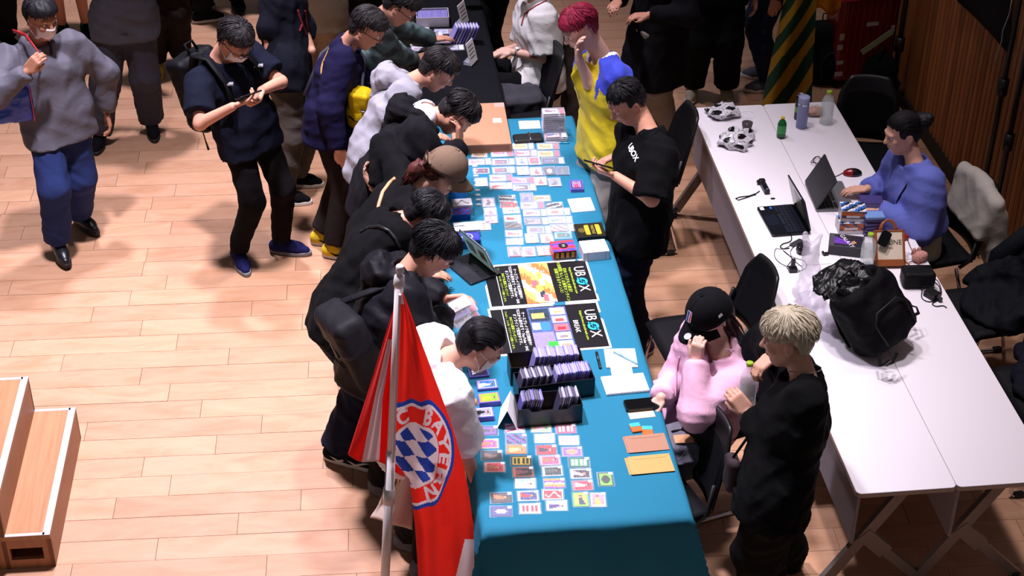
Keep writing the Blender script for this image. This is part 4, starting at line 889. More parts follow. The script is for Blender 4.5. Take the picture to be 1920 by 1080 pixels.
# chairs
SEATM = cloth('chair_black_mesh', '#101013', .65, bump=(400, .3, .001)); SHELL = mat('chair_black_plastic', '#0c0c0e', .42)
def chair(label, x, y, rz, group=None):
    t = thing('meeting_chair', label, 'chair', (x, y, 0), rz, group)
    G = [[(.22 - .44 * i / 10, (j / 10 - .5) * .44 * (1 - .10 * (i / 10)), .445 - .012 * math.sin(math.pi * j / 10) - .02 * (i < 1) + .010 * (i / 10)) for j in range(11)] for i in range(11)]
    thick(MB().grid(G).obj('seat', SEATM, t, smooth=True), .03, -1)
    def back(i, j, sc=1.0, off=0):
        v = i / 14; w = (.205 - .035 * v - .11 * max(0, v - .72) ** 1.3 * 2.4) * sc; yy = (j / 12 - .5) * 2 * w
        return (-.215 - .085 * v - .05 * (1 - (yy / .21) ** 2) + off, yy, .475 + .375 * (.5 + (v - .5) * sc) + .02 * (1 - (yy / .2) ** 2) * v)
    bo = MB().grid([[back(i, j) for j in range(13)] for i in range(15)]).obj('backrest', SHELL, t, smooth=True); thick(bo, .016)
    thick(MB().grid([[back(i, j, .84, .010) for j in range(13)] for i in range(15)]).obj('back_mesh', SEATM, bo, smooth=True), .004)
    for sy in (-1, 1):
        MB().tube([(.19, sy * .20, .43), (.215, sy * .225, .25), (.235, sy * .235, .03), (.22, sy * .235, .012), (-.20, sy * .235, .012), (-.225, sy * .235, .03), (-.17, sy * .225, .25), (-.12, sy * .21, .43)], .0105, 8).obj('side_frame', CHROME, t, smooth=True)
        MB().tube([(-.14, sy * .20, .43), (-.20, sy * .20, .47), (-.235, sy * .185, .62)], .011, 8).obj('back_bracket', SHELL, t, smooth=True)
        for fx in (-.19, .19): MB().rbox((fx, sy * .235, .014), (.05, .03, .028), .008, .003).obj('foot_pad', CAST, t)
    return t
def chair_at(label, px, py, rz, back_off=.27, z=.83):
    q = P(px, py, z); f = yv(rz); return chair(label, q[0] + f[0] * back_off, q[1] + f[1] * back_off, rz)
chair_at('black mesh chair standing empty behind the man in the black T-shirt', 1278, 215, 184)
chair_at('black mesh chair standing empty behind the woman in pink', 1412, 512, 188, .25)
chair_at('black mesh chair nearest the camera, with a grey bag on its seat', 1322, 792, 196)
chair('black mesh chair carrying the woman in pink', -.46, .90, 196)
chair_at('black mesh chair carrying the man in the white jersey', 1030, 100, 186)
chair_at('black mesh chair standing empty at the far wall end of the white tables', 1632, 162, -104)
chair('black mesh chair carrying the woman in blue, coat over its back', 1.06, 2.27, 186)
chair('black chair buried under dark coats beside the white table', 1.26, 1.62, 184)
chair('black chair at the right edge hung with a black coat', 1.28, .92, 184)
# wooden steps
STEPW = wood_mat('step_oak', (.40, .185, .08), (.34, .15, .06), (.44, .215, .10), (30, 1.2, 3), .5, .05); SIDEW = wood_mat('step_side_wood', (.33, .13, .055), (.27, .10, .04), (.37, .155, .07), (20, 2, 2), .5, .05)
TAPE = mat('tape_white', '#b8b2be', .5)
st = thing('wooden_steps', 'wooden step unit edged with white tape on the floor at bottom left', 'steps', (-3.585, .66, 0), -1.0)
for k, (x1, z1, z0) in enumerate(((0, .20, 0), (-.205, .41, 0))):
    x0 = x1 - .225 if k == 0 else x1 - .33; yl = .955; xm = (x0 + x1) / 2
    b = MB(); b.box((xm, yl / 2 + .0, z1 - .0125), (x1 - x0, yl, .025)); tr = b.obj('tread', STEPW, st)
    MB().box((x1 - .011, yl / 2, (z1 - .025) / 2), (.022, yl - .002, z1 - .025)).obj('riser', SIDEW, st)
    e = MB(); w0, w1, zz, hh = x0 + .03, x1 - .045, .055, z1 - .06            # end panel with a hand hole near the top
    if k == 0: hz0, hz1 = .055, .125
    else: hz0, hz1 = .26, .33
    e.box((xm, .012, (hz0) / 2), (x1 - x0 - .0, .022, hz0)); e.box((xm, .012, (hz1 + z1 - .025) / 2), (x1 - x0, .022, z1 - .025 - hz1))
    e.box(((x0 + w0) / 2, .012, (hz0 + hz1) / 2), (w0 - x0, .022, hz1 - hz0)); e.box(((x1 + w1) / 2, .012, (hz0 + hz1) / 2), (x1 - w1, .022, hz1 - hz0)); e.obj('end_panel', SIDEW, st)
    e2 = MB().box((xm, yl - .012, (z1 - .025) / 2), (x1 - x0, .022, z1 - .025)); e2.obj('end_panel', SIDEW, st)
    for c, sz in (((x1 - .017, yl / 2, z1 + .0006), (.034, yl, .0012)), ((xm - .01, .010, z1 + .0006), (x1 - x0 - .03, .018, .0012)), ((xm - .01, yl - .010, z1 + .0006), (x1 - x0 - .03, .018, .0012))): MB().box(c, sz).obj('edge_tape', TAPE, tr)

# ------------------------------------------------------------------ on the teal table
PRINT = printmat('print', .35); CLEAR = mat('clear_plastic', '#e9ecf4', .08, alpha=.12, spec=.6); CLEAR2 = mat('clear_acrylic', '#d9dcec', .06, alpha=.26, spec=.7); STK = mat('sticker_white', '#f2f0f2', .6)
SKINP = hx('#b98768')
def art(kind, c1, c2, c3, nx, ny, seed, upx=True):
    """mosaic of a printed card: a across the card, b up the card"""
    g = np.random.RandomState(seed); cs = [A(hx(c)) for c in (c1, c2, c3)]; out = np.zeros((nx, ny, 3)); hs = g.uniform(.42, .58); ang = g.uniform(-1, 1)
    for i in range(nx):
        for j in range(ny):
            b, a = (i + .5) / nx, (j + .5) / ny; n = g.uniform(-1, 1)
            col = cs[1] * (.8 + .35 * ((a + b * ang + .12 * n) % .5) * 2) + .10 * n * cs[2]
            if kind == 'bars': col = cs[0] if int(b * 8.99) % 2 and .2 < a < .85 else cs[1] * (1 + .2 * n)
            elif kind == 'lines': col = cs[int((a * 5 + b * 7 * ang + .3 * n) % 3)]
            elif kind == 'logo':
                r = math.hypot((a - .5) * 1.3, (b - .5) * 1.6); col = cs[0] if r < .30 and (int(r * 14) % 2 == 0) else cs[1] * (1 + .05 * n)
            elif kind == 'sig':
                col = cs[1] * (1 - .03 * abs(n)); 
                if abs(a - .5 - .22 * math.sin(b * 11 + seed)) < .07 and .15 < b < .85: col = cs[0]
            elif kind == 'oval':
                r = math.hypot((a - .5) * 2.6, (b - .5) * 2.2); col = cs[0] * (1 + .3 * n) if r < .62 else (cs[2] if r < .75 else cs[1])
            else:
                dh = math.hypot((a - hs) * 1.0, (b - .70) * 1.4); w_ = .12 + .26 * max(0, .62 - b)
                if dh < .11: col = SKINP * np.ones(3) * (1 + .2 * n) if kind != 'dark' else A(SKINP) * .35
                elif dh < .16 and b > .72: col = A(hx('#1a1414'))
                elif b < .60 and abs(a - hs - (b - .4) * ang * .5) < w_: col = cs[0] * (1 + .3 * n)
                if b < .13: col = cs[2] * (1 + .1 * n)
            if min(a, 1 - a, b * 1.4, (1 - b) * 1.4) < .055: col = cs[2] if kind not in ('lines',) else col
            out[i, j] = np.clip(col, 0, 1)
    return out
def mosaic(b, Aq, x0, x1, y0, y1, z, T=None):
    nx, ny = Aq.shape[:2]
    for i in range(nx):
        for j in range(ny):
            xa, xb, ya, yb = x0 + (x1 - x0) * i / nx, x0 + (x1 - x0) * (i + 1) / nx, y0 + (y1 - y0) * j / ny, y0 + (y1 - y0) * (j + 1) / ny
            b.add([(xa, ya, z), (xb, ya, z), (xb, yb, z), (xa, yb, z)], [(0, 1, 2, 3)], 0, T, tuple(Aq[i, j]))
HOLD = {}
def holder(w, d, h, m):
    k = (w, d, h, m.name)
    if k not in HOLD: HOLD[k] = MB().rbox((0, 0, h / 2), (w, d, h), .003, .0006, seg=2).data('holder', m)
    return HOLD[k]
CSEED = [100]
def card(desc, px, py, c1, c2, c3, kind='fig', typ='top', rz=0, sticker=None, z=None, where=''):
    CSEED[0] += 1; z = TZ + .0015 if z is None else z; q = P(px, py, z); g = np.random.RandomState(CSEED[0])
    W_, D_, Hh = {'top': (.101, .076, .003), 'slab': (.136, .081, .006), 'mag': (.076, .100, .008), 'portrait': (.076, .101, .003), 'small': (.088, .063, .002)}[typ]
    nm = {'slab': 'graded_card'}.get(typ, 'trading_card'); o = thing(nm, f'{desc}{where}', 'card', q, rz - 2 + g.uniform(-2, 2))
    land = typ in ('top', 'slab', 'small'); L, Sh = (.088, .063)
    b = MB(); Aq = art(kind, c1, c2, c3, 16 if land else 11, 11 if land else 16, CSEED[0]) if land else art(kind, c1, c2, c3, 16, 11, CSEED[0]).transpose(1, 0, 2)
    ox = -.018 if typ == 'slab' else 0
    zz = Hh * .55
    if land: mosaic(b, Aq, ox - L / 2, ox + L / 2, -Sh / 2, Sh / 2, zz)
    else: mosaic(b, Aq, -Sh / 2, Sh / 2, -L / 2, L / 2, zz)
    b.obj('card_print', PRINT, o, cols=True)
    link('holder', holder(W_, D_, Hh, CLEAR2 if typ in ('slab', 'mag') else CLEAR), o)
    if typ == 'slab':
        l = MB(); l.box((.048, 0, zz), (.026, .068, .0006)); l.obj('grade_label', STK if kind != 'fig' or g.rand() > .35 else mat('label_red', '#b23440', .5), o)
    if sticker if sticker is not None else (typ in ('top', 'portrait')):
        sx, sy = (.036, .024) if land else (.024, .036); MB().box((sx, sy, Hh + .0004), (.017, .016, .0008)).obj('price_sticker', STK, o)
    return o
c6 = lambda x, y: (870 + x * .21875, 780 + y * .21875)
FRONT = [
 ('purple card with a dark haired player', 203, 128, '#3a2140', '#6a48a0', '#241a4a', 'dark'), ('orange and magenta card with a glowing figure', 207, 240, '#e05a2a', '#c23a8a', '#e8b06a', 'fig'),
 ('black card with a crouching player', 237, 340, '#6a4a3a', '#14141a', '#0c0c10', 'dark'), ('coral red card with a tan face', 262, 440, '#c07a4a', '#d8404a', '#e8a0a0', 'fig'),
 ('white card splashed with hot pink shapes', 437, 108, '#d83a7a', '#ecdfe8', '#f0e8ee', 'lines'), ('dark violet card crossed by bright lines', 447, 198, '#7a3a8a', '#2a2038', '#4a6ab0', 'lines'),
 ('bright orange card with tan lettering', 450, 287, '#e8c06a', '#e07a2a', '#c86a2a', 'fig'), ('yellow and black card in three panels', 490, 387, '#15120c', '#e6c81e', '#1a160c', 'bars'),
 ('black card with an orange ball', 507, 482, '#8a3a4a', '#1a1420', '#d0602a', 'dark'), ('pale mint card with white field', 525, 580, '#d8d0c0', '#a8ccb8', '#e8ece6', 'fig'),
 ('navy and red baseball player card', 548, 687, '#b0202a', '#2a3a78', '#e0dce0', 'fig'), ('white card with red blocks', 565, 795, '#c8303a', '#eae4e6', '#f0ecee', 'bars'),
 ('dark card with an orange clad player', 320, 703, '#c86a3a', '#4a3a30', '#1c1614', 'fig'), ('slate purple card with a pale shield', 318, 820, '#c8a8a0', '#4a4a88', '#3a3a70', 'oval'),
 ('pale green and pink speckled card', 660, 103, '#e8a0b0', '#8ac88a', '#e6dc8a', 'fig'), ('white card with a faint grey figure', 690, 195, '#b8b0c0', '#e6e2ea', '#ece8ee', 'sig'),
 ('red card with a black striped figure', 705, 292, '#1a1418', '#c8202e', '#a01a28', 'fig'), ('rose pink card with two small portraits', 735, 382, '#c8603a', '#d84a72', '#e89ab0', 'fig'),
 ('dark green and black card with pale window', 757, 475, '#3a4a40', '#1c2420', '#b8c0b8', 'dark'), ('orange and purple swirled card', 775, 580, '#7a4ab0', '#e08a3a', '#e8c08a', 'lines'),
 ('solid red card with white lettering', 762, 675, '#f0d8d8', '#d8262e', '#e8e0e0', 'sig'), ('white card with a purple uniformed player', 795, 770, '#4a2a78', '#ecE8ea', '#ecE8ea', 'fig'),
 ('magenta card with four green windows', 873, 112, '#b8e0c8', '#b0305a', '#c84a7a', 'bars'), ('white card with three pink framed jerseys', 900, 212, '#d89aa8', '#ece6ea', '#f0ecee', 'bars'),
 ('violet card with an orange face', 925, 308, '#e08a5a', '#7a58b0', '#a888d0', 'oval'), ('green card with four white windows', 985, 400, '#e6ece8', '#2a8a5a', '#1a4a38', 'bars'),
 ('black card with two pink shirted figures', 1000, 497, '#d8a0a8', '#1a1820', '#e0dce0', 'fig'), ('deep red card with a silver figure', 1015, 597, '#d0a8a8', '#a83040', '#c86a72', 'fig')]
for d, x, y, *c, k in FRONT: card(d, *c6(x, y), *c, k, 'top', -2, where=' on the near teal table')
for d, x, y, *c, k in [('upright yellow and lime signed card', 1000, 717, '#2a3a5a', '#d8c84a', '#7ac83a', 'fig'), ('upright pink card with a yellow spot', 1150, 720, '#d8e04a', '#c88aa0', '#e0c8d0', 'fig'), ('upright lime green card with a black ball', 1215, 545, '#1a2a1a', '#7ad83a', '#20301a', 'oval')]:
    card(d, *c6(x, y), *c, k, 'portrait', -2, where=' on the near teal table')
cA = lambda x, y: (860 + x / 5.4, 180 + y / 5.4)
FAR1 = [('yellow label card below the black wallet', 650, 515, '#c88a3a', '#d8d04a', '#e8e4da', 'slab'), ('yellow label card next to the blue pen', 905, 515, '#c88a3a', '#d8d04a', '#e0dcd8', 'slab'), ('red and white framed card', 680, 585, '#c83a3a', '#e8e2e2', '#c83a44', 'slab'), ('olive yellow card', 910, 590, '#b87a3a', '#c8c03a', '#d8d090', 'slab'),
 ('tan sepia card', 210, 595, '#a88a5a', '#c8b090', '#d8ccc0', 'top'), ('pink swirl card', 440, 590, '#d87a8a', '#d8a8c8', '#e8dce8', 'slab'), ('pink checked card', 215, 672, '#d85a8a', '#e0d4dc', '#e8e0e8', 'slab'), ('black card with red and blue figure', 455, 672, '#a02a30', '#3a3040', '#e0dce0', 'slab'),
 ('purple red dark card', 230, 760, '#7a2a38', '#5a3a58', '#b8b0c8', 'top'), ('second black card with red and blue figure', 455, 757, '#a02a30', '#3a3040', '#dcd8dc', 'slab'), ('white card with a thin sketch', 230, 880, '#9a9aa8', '#e6e4ea', '#e6e4ea', 'mag'), ('white card with a red footballer', 430, 835, '#d83a34', '#e8e0e0', '#eae6e6', 'slab'), ('cream card with a red jersey', 430, 915, '#d84a40', '#d8ccb8', '#e6dede', 'slab'),
 ('pink and purple slab', 650, 860, '#a83a5a', '#b89ac0', '#8a6a9a', 'slab'), ('black slab with white marks', 665, 930, '#e0e0e0', '#2a2a2e', '#b8b8c0', 'slab'), ('dark blue foil slab', 955, 660, '#5a5a88', '#3a3a58', '#16161c', 'slab')]
for d, x, y, *c, ty in FAR1: card(d, *cA(x, y), *c, 'sig' if 'thin' in d else 'fig', ty, -1, False, where=' in the far teal rows')
for d, x, y, *c in [('blue double portrait card', 640, 668, '#5a78b0', '#b8c4d8', '#dce0ea'), ('red and grey portrait card', 765, 665, '#6a5a60', '#c83a40', '#d8c8cc'), ('white card with faint pink print', 650, 765, '#d8b0b8', '#eae6ea', '#eeeaee'), ('white card with black tab', 785, 770, '#b03040', '#e6e2e8', '#d8d4dc'), ('black card with a white oval', 920, 765, '#d8d8d4', '#2a2a28', '#18181a'), ('teal green dark card', 1055, 765, '#3a6a68', '#2a4a50', '#3a4468'), ('white card with a maroon band', 830, 870, '#b03a44', '#e6dee2', '#ece8ec'), ('slate portrait card', 970, 880, '#4a4a60', '#8a90b0', '#a8accc')]:
    card(d, *cA(x, y), *c, 'oval' if 'oval' in d else 'fig', 'mag', 0, False, where=' in the far teal rows')
cB = lambda x, y: (860 + x / 6, 340 + y / 6)
MID = [('black and silver abstract card', 545, 195, '#b8b8b8', '#22222a', '#16161a', 'top'), ('gold framed cream card', 940, 195, '#8a7a6a', '#dcd4c8', '#b8923a', 'top'), ('crimson edged card', 565, 265, '#5a4a40', '#c83a34', '#8a2a28', 'top'), ('white twin portrait slab', 830, 275, '#7a5a50', '#dcd8dc', '#e8e4ea', 'slab'), ('black and white tangle card', 1075, 275, '#d8d8d8', '#2a2a2e', '#141418', 'top'),
 ('white card with a blue black ring', 590, 330, '#3a3a50', '#e0dee4', '#e6e4ea', 'top'), ('brown headed portrait slab', 860, 360, '#7a4a48', '#c8b8b4', '#e0dce2', 'slab'), ('orange oval slab', 1120, 350, '#c85a3a', '#c8c4cc', '#dcd8e0', 'slab'), ('white card with a red letter', 605, 420, '#c83030', '#e2e0e4', '#e6e4e8', 'top'), ('smoky grey person slab', 875, 455, '#5a5a50', '#8a8a80', '#3a3a38', 'slab'), ('green and white slab', 1145, 440, '#4a8a5a', '#c0ccc4', '#dcdce0', 'slab'),
 ('camouflage toned card', 615, 500, '#5a5248', '#7a7a70', '#4a4e48', 'top'), ('blue portrait slab', 905, 550, '#7a4a48', '#6a78c0', '#a8b0d8', 'slab'), ('red and green mosaic slab', 1165, 530, '#b04a4a', '#6a8a78', '#c8c8d0', 'slab'), ('white card with pink scrawl', 620, 590, '#c86a80', '#e2dee2', '#e8e4e8', 'top'), ('teal and olive card', 1175, 610, '#5a6a4a', '#3a7a88', '#8ab0b8', 'top'), ('white card with grey slashes', 630, 680, '#8a8890', '#dedce2', '#e6e4ea', 'top')]
for d, x, y, *c, ty in MID: card(d, *cB(x, y), *c, 'logo' if 'ring' in d else ('lines' if 'abstract' in d or 'tangle' in d or 'slashes' in d or 'camou' in d or 'mosaic' in d else ('oval' if 'oval' in d else 'fig')), ty, -1, ty == 'top' and 'framed' not in d, where=' in the middle of the teal table')
for d, x, y, *c in [('cobalt blue action card', 765, 190, '#3a3a88', '#7a78b8', '#5a58a0'), ('white and black pencil card', 335, 245, '#6a5a58', '#d8d4d4', '#c8c4c8'), ('white and scarlet striped card', 355, 355, '#b03a3a', '#dcd8d8', '#d0ccd4'), ('grey and pink blurred card', 365, 430, '#a88a8a', '#b0aab0', '#c8c0c4'), ('beige striped card by the tablet screen', 285, 505, '#a89878', '#cfc4b0', '#d8d0c4'), ('white card with a pale pink athlete', 825, 650, '#c89a9a', '#e2dee4', '#e6e2ea'), ('white and vermilion card', 990, 650, '#c85a40', '#e2dcde', '#d8b8b0'), ('white card with a red corner', 630, 800, '#5a4a48', '#d8d4d6', '#c8404a'), ('blue and red team card', 790, 800, '#c03a44', '#7a80c0', '#d8d6e0'), ('ivory card with orange flecks', 955, 790, '#8a7a60', '#dcd8d4', '#d87a4a')]:
    card(d, *cB(x, y), *c, 'fig', 'mag', 0, False, where=' in the middle of the teal table')
def deck(label, px, py, sz, n, c, kind='fig', rz=0, name='card_deck'):
    q = P(px, py, TZ + sz[2] + .002); o = thing(name, label, 'card deck', (q[0], q[1], TZ + .002), rz)
    b = MB()
    for i in range(n): b.rbox((rnd.uniform(-.0008, .0008), rnd.uniform(-.0008, .0008), sz[2] * (i + .5) / n), (sz[0], sz[1], sz[2] / n * .93), .003, .0003, seg=2)
    tag(b.obj('sleeved_cards', mat('sleeve_violet', '#6a63b8', .25, alpha=1), o), kind='stuff')
    m = MB(); CSEED[0] += 1; land = sz[0] > sz[1]; Aq = art(kind, *c, 16, 11, CSEED[0]); mosaic(m, Aq if land else Aq.transpose(1, 0, 2), -sz[0] * .44, sz[0] * .44, -sz[1] * .43, sz[1] * .43, sz[2] + .0005); m.obj('top_card', PRINT, o, cols=True); return o
deck('violet sleeved card with a white dragon, farthest of the four decks', 897, 697, (.095, .07, .012), 3, ('#e0dce8', '#2a2448', '#3a3468'), rz=4)
deck('violet deck topped by a blue swirl card', 913, 720, (.098, .07, .014), 4, ('#b8c8e8', '#3a6ab0', '#a8a4c8'), rz=2)
deck('thick violet deck topped by a yellow and green card', 917, 745, (.10, .072, .026), 8, ('#e0c030', '#7aa83a', '#b08a3a'), rz=3)
deck('thick violet deck topped by a black and white beast card', 905, 773, (.10, .072, .026), 8, ('#16161a', '#8a88a0', '#c8c0d8'), rz=2)
deck('upright purple deck lying alone near the table edge', 1081, 346, (.072, .10, .022), 6, ('#c04a6a', '#8a78d8', '#3a2a50'), rz=-3)
# storage boxes with upright slabs
BOXK = mat('card_box_black', '#131117', .35); BOXIN = mat('card_box_brown_lining', '#4a3a2a', .7)
SL = []
for k, (ca_, cb_) in enumerate((('#8f88c8', '#b8b4dc'), ('#6f66b4', '#c0bce0'), ('#a8a4c4', '#dcdae8'), ('#4a4660', '#8a8898'))):
    b = MB(); b.rbox((0, 0, .0), (.0075, .080, .130), .002, .0005, seg=2, col=hx(ca_)); b.box((0, 0, .0585), (.0078, .066, .012), 0, None, hx('#e8e6ee' if k < 3 else '#b8b6c0')); b.box((.0039, 0, -.01), (.0006, .062, .085), 0, None, hx(cb_)); SL.append(b.data('cased_card', printmat('slab_plastic', .15), cols=True))
NTH = 'first second third fourth fifth sixth seventh eighth ninth tenth eleventh twelfth thirteenth fourteenth fifteenth sixteenth seventeenth eighteenth nineteenth twentieth'.split() + ['twenty-first', 'twenty-second', 'twenty-third']
def card_box(label, px, py, L, rz, runs, front_notch=False, tilt=12, h=.105):
    q = P(px, py, TZ); o = thing('card_storage_box', label, 'box', (q[0], q[1], TZ + .001), rz); wd = .118; t_ = .004
    MB().box((0, 0, t_ / 2), (L, wd, t_)).obj('base', BOXK, o); MB().box((0, 0, t_ + .001), (L - .012, wd - .012, .001)).obj('lining', BOXIN, o)
    for sy in (-1, 1):
        pts = [(-L / 2, 0), (L / 2, 0), (L / 2, h), (L / 2 - .05, h), (L / 2 - .065, h - .02), (-L / 2 + .065, h - .02), (-L / 2 + .05, h), (-L / 2, h)] if (front_notch and sy < 0) else [(-L / 2, 0), (L / 2, 0), (L / 2, h), (-L / 2, h)]
        V = [(x, sy * wd / 2 + dy, z) for dy in (-t_ / 2, t_ / 2) for x, z in pts]; n = len(pts)
        MB().add(V, [tuple(range(n)), tuple(range(n, 2 * n))[::-1]] + [(i, i + n, (i + 1) % n + n, (i + 1) % n) for i in range(n)]).obj('side_wall', BOXK, o)
    for sx in (-1, 1): MB().box((sx * L / 2, 0, h / 2), (t_, wd, h)).obj('end_wall', BOXK, o)
    M_ = Matrix.Translation((q[0], q[1], TZ + .001)) @ Matrix.Rotation(math.radians(rz), 4, 'Z')
    for (xa, xb, kinds, lab) in runs:
        n = int((xb - xa) / .0105)
        for i in range(n):
            s_ = link('cased_card', SL[kinds[i % len(kinds)]]); s_.matrix_world = M_ @ Matrix.Translation((xa + i * .0105, rnd.uniform(-.003, .003), .073 + rnd.uniform(0, .006))) @ Matrix.Rotation(math.radians(tilt + rnd.uniform(-1, 1)), 4, 'Y')
            tag(s_, f'clear card slab {NTH[i]} from left in {lab}', 'card', 'slabs in ' + lab)
card_box('open black card box farthest of the three, partly empty', 1022, 704, .345, 2, [(-.06, .155, (0, 1, 2, 0), 'the farthest black card box')], tilt=10)
card_box('long black card box in the middle, packed full', 1038, 738, .36, 6, [(-.165, -.01, (3, 3, 2), 'left half of the middle black box'), (.0, .165, (0, 1, 1, 0), 'right half of the middle black box')])
card_box('black card box nearest the camera with a notched front', 1027, 783, .295, 2, [(-.13, -.03, (1, 3, 3, 3), 'left part of the notched box'), (.045, .13, (3, 2, 3), 'right part of the notched box')], True)
# tent sign, notebooks, pens, phone, envelopes, sachets
PAPER = mat('paper_white', '#eeebee', .7); PAPER2 = mat('paper_cream', '#d8b8a0', .7); KRAFT = mat('paper_kraft', '#9c725c', .8, var=.04, vscale=20); MANILA = mat('paper_manila', '#bb9256', .8, var=.03)
q = P(954, 786, TZ); o = thing('tent_sign', 'blank white folded tent sign beside the black card box', 'sign', (q[0], q[1], TZ + .002), 78)
MB().add([(-.075, -.045, 0), (.075, -.045, 0), (.075, 0, .105), (-.075, 0, .105)], [(0, 1, 2, 3)]).obj('front_flap', PAPER, o); MB().add([(-.075, .045, 0), (.075, .045, 0), (.075, 0, .105), (-.075, 0, .105)], [(3, 2, 1, 0)]).obj('rear_flap', PAPER, o)
for c in o.children: thick(c, .001)
def pad(label, px, py, w_, d_, rz, spiral=None, th=.006, name='notepad', lines=False):
    q = P(px, py, TZ + th); o = thing(name, label, 'notepad', (q[0], q[1], TZ + .001), rz)
    b = MB()
    for i in range(3): b.rbox((rnd.uniform(-.001, .001), rnd.uniform(-.001, .001), th * (i + .5) / 3), (w_, d_, th / 3 * .96), .002, .0002, seg=1)
    tag(b.obj('pages', PAPER, o), kind='stuff')
    if spiral:
        for i in range(16):
            x = -w_ * .47 + w_ * .94 * i / 15; MB().tube([(x, spiral * d_ / 2 + .006 * math.cos(a), th * .5 + .006 * math.sin(a)) for a in np.linspace(0, 2 * math.pi, 9)[:-1]], .0009, 4, closed=True).obj('spiral_ring', METAL, o)
    if lines:
        for i in range(5): MB().box((-w_ * .28, d_ * (.36 - .09 * i), th + .0004), (w_ * .25, .0016, .0004)).obj('handwriting', mat('ink_grey', '#8a8a98', .8), o)
    return o
pad('large white notepad with a few handwritten lines under the blue pen', 1164, 671, .15, .15, -4, lines=True, th=.008)
pad('blank white sheet lying across the two notepads', 1166, 697, .10, .10, -3, th=.0105)
pad('open spiral notebook with blank pages', 1172, 719, .205, .135, 3, spiral=-1, th=.013, name='notebook')
pad('square white notepad beyond the spread of cards', 1090, 384, .13, .14, 3, th=.006)
pad('white paper pad beyond the black wallet', 993, 234, .125, .10, -2, th=.005)
def pen(label, p0, p1, m, m2, r=.005):
    a, b = P(*p0, TZ + .02), P(*p1, TZ + .02); a, b = A(a[0], a[1], TZ + r + p0[2] if len(p0) > 2 else TZ + r), A(b[0], b[1], TZ + r); return a, b
def pen_at(label, x0, y0, x1, y1, z, m, m2, r=.005):
    a, b = P(x0, y0, z), P(x1, y1, z); d = b - a; o = thing('pen', label, 'pen', a)
    MB().tube([(0, 0, 0), d * .06, d * .62], [r * .35, r, r], 10).obj('barrel', m, o, smooth=True); MB().tube([d * .62, d * .97, d], [r * 1.08, r * 1.08, r * .6], 10).obj('cap', m2, o, smooth=True)
    MB().tube([d * .66 + A(0, 0, r * 1.3), d * .94 + A(0, 0, r * 1.3)], .0012, 5).obj('clip', METAL, o); return o
PKB = mat('pen_pale_blue', '#8ac4dc', .3); PKK = mat('pen_black', '#15151a', .35)
pen_at('pale blue ballpoint pen lying on the notepad', 1196, 682, 1150, 658, TZ + .016, PKB, PKB); pen_at('black marker pen on the cloth beside the notepad', 1118, 659, 1126, 691, TZ + .007, PKK, PKK, .007)
pen_at('blue and white pen behind the far cards', 1022, 267, 1068, 268, TZ + .006, mat('pen_white', '#dce0e4', .3), mat('pen_aqua', '#2a9fc8', .3))
def phone(label, c, f, u, m, L=.155, Wd=.075, th=.009, screen=None):
    o = thing('smartphone', label, 'phone', c); R = frame(f, u)
    MB().prism(rrect(L, Wd, .012, 4), 0, th, .0015, 0, (R, A(0, 0, 0))).obj('casing', m, o); MB().prism(rrect(L * .95, Wd * .92, .010, 4), th, th + .0006, 0, 0, (R, A(0, 0, 0))).obj('screen', screen or mat('screen_black_glass', '#07070a', .06), o)
    MB().prism(rrect(.03, .03, .008, 3), -.0012, 0, 0, 0, (R, R @ A(L * .38, Wd * .22, 0))).obj('camera_bump', m, o); return o
PHK = mat('phone_case_black', '#101014', .35)
q = P(1203, 756, TZ + .02); phone('black smartphone face up beside the spiral notebook', (q[0], q[1], TZ + .006), (1, .06, 0), (0, 0, 1), PHK, .16, .078, .014)
def sheet(name, label, cat, px, py, w_, d_, rz, m, th=.004, n=1, flap=True, z0=0):
    q = P(px, py, TZ + th); o = thing(name, label, cat, (q[0], q[1], TZ + .001 + z0), rz)
    for i in range(n): MB().rbox((.003 * (i % 2) - .004 * (n - i), -.003 * i, th * (i + .5) / n), (w_, d_, th / n * .9), .002, .0003, seg=1).obj('sheet', m, o)
    if flap: MB().add([(-w_ / 2, d_ / 2, th), (w_ / 2, d_ / 2, th), (w_ / 2 - .03, d_ * .3, th + .001), (-w_ / 2 + .03, d_ * .3, th + .001)], [(3, 2, 1, 0)]).obj('flap', m, o)
    return o
sheet('paper_slip', 'cream paper slip half under the black smartphone', 'paper', 1203, 773, .12, .085, 4, PAPER2, .0025, flap=False)
sheet('envelope', 'brown kraft envelope near the table edge', 'envelope', 1213, 830, .185, .115, 2, KRAFT, .006, 2); sheet('envelope', 'pile of yellow manila envelopes nearest the table corner', 'envelope', 1221, 869, .195, .115, 2, MANILA, .008, 3)
for lab, x, y, rz in (('blue and orange sachet, thicker of the two', 1192, 802, 8), ('blue and orange sachet lying flat', 1214, 806, -6)):
    q = P(x, y, TZ + .008); o = thing('sachet', lab, 'sachet', (q[0], q[1], TZ + .002), rz); b = MB(); b.prism(rrect(.05, .06, .004, 2), 0, .010 if 'thick' in lab else .005, .002); b.obj('pouch', mat('sachet_orange', '#d0622a', .35), o)
    MB().box((0, .016, .0112 if 'thick' in lab else .0058), (.046, .026, .001)).obj('blue_label', mat('sachet_blue', '#3fb0dc', .3), o)
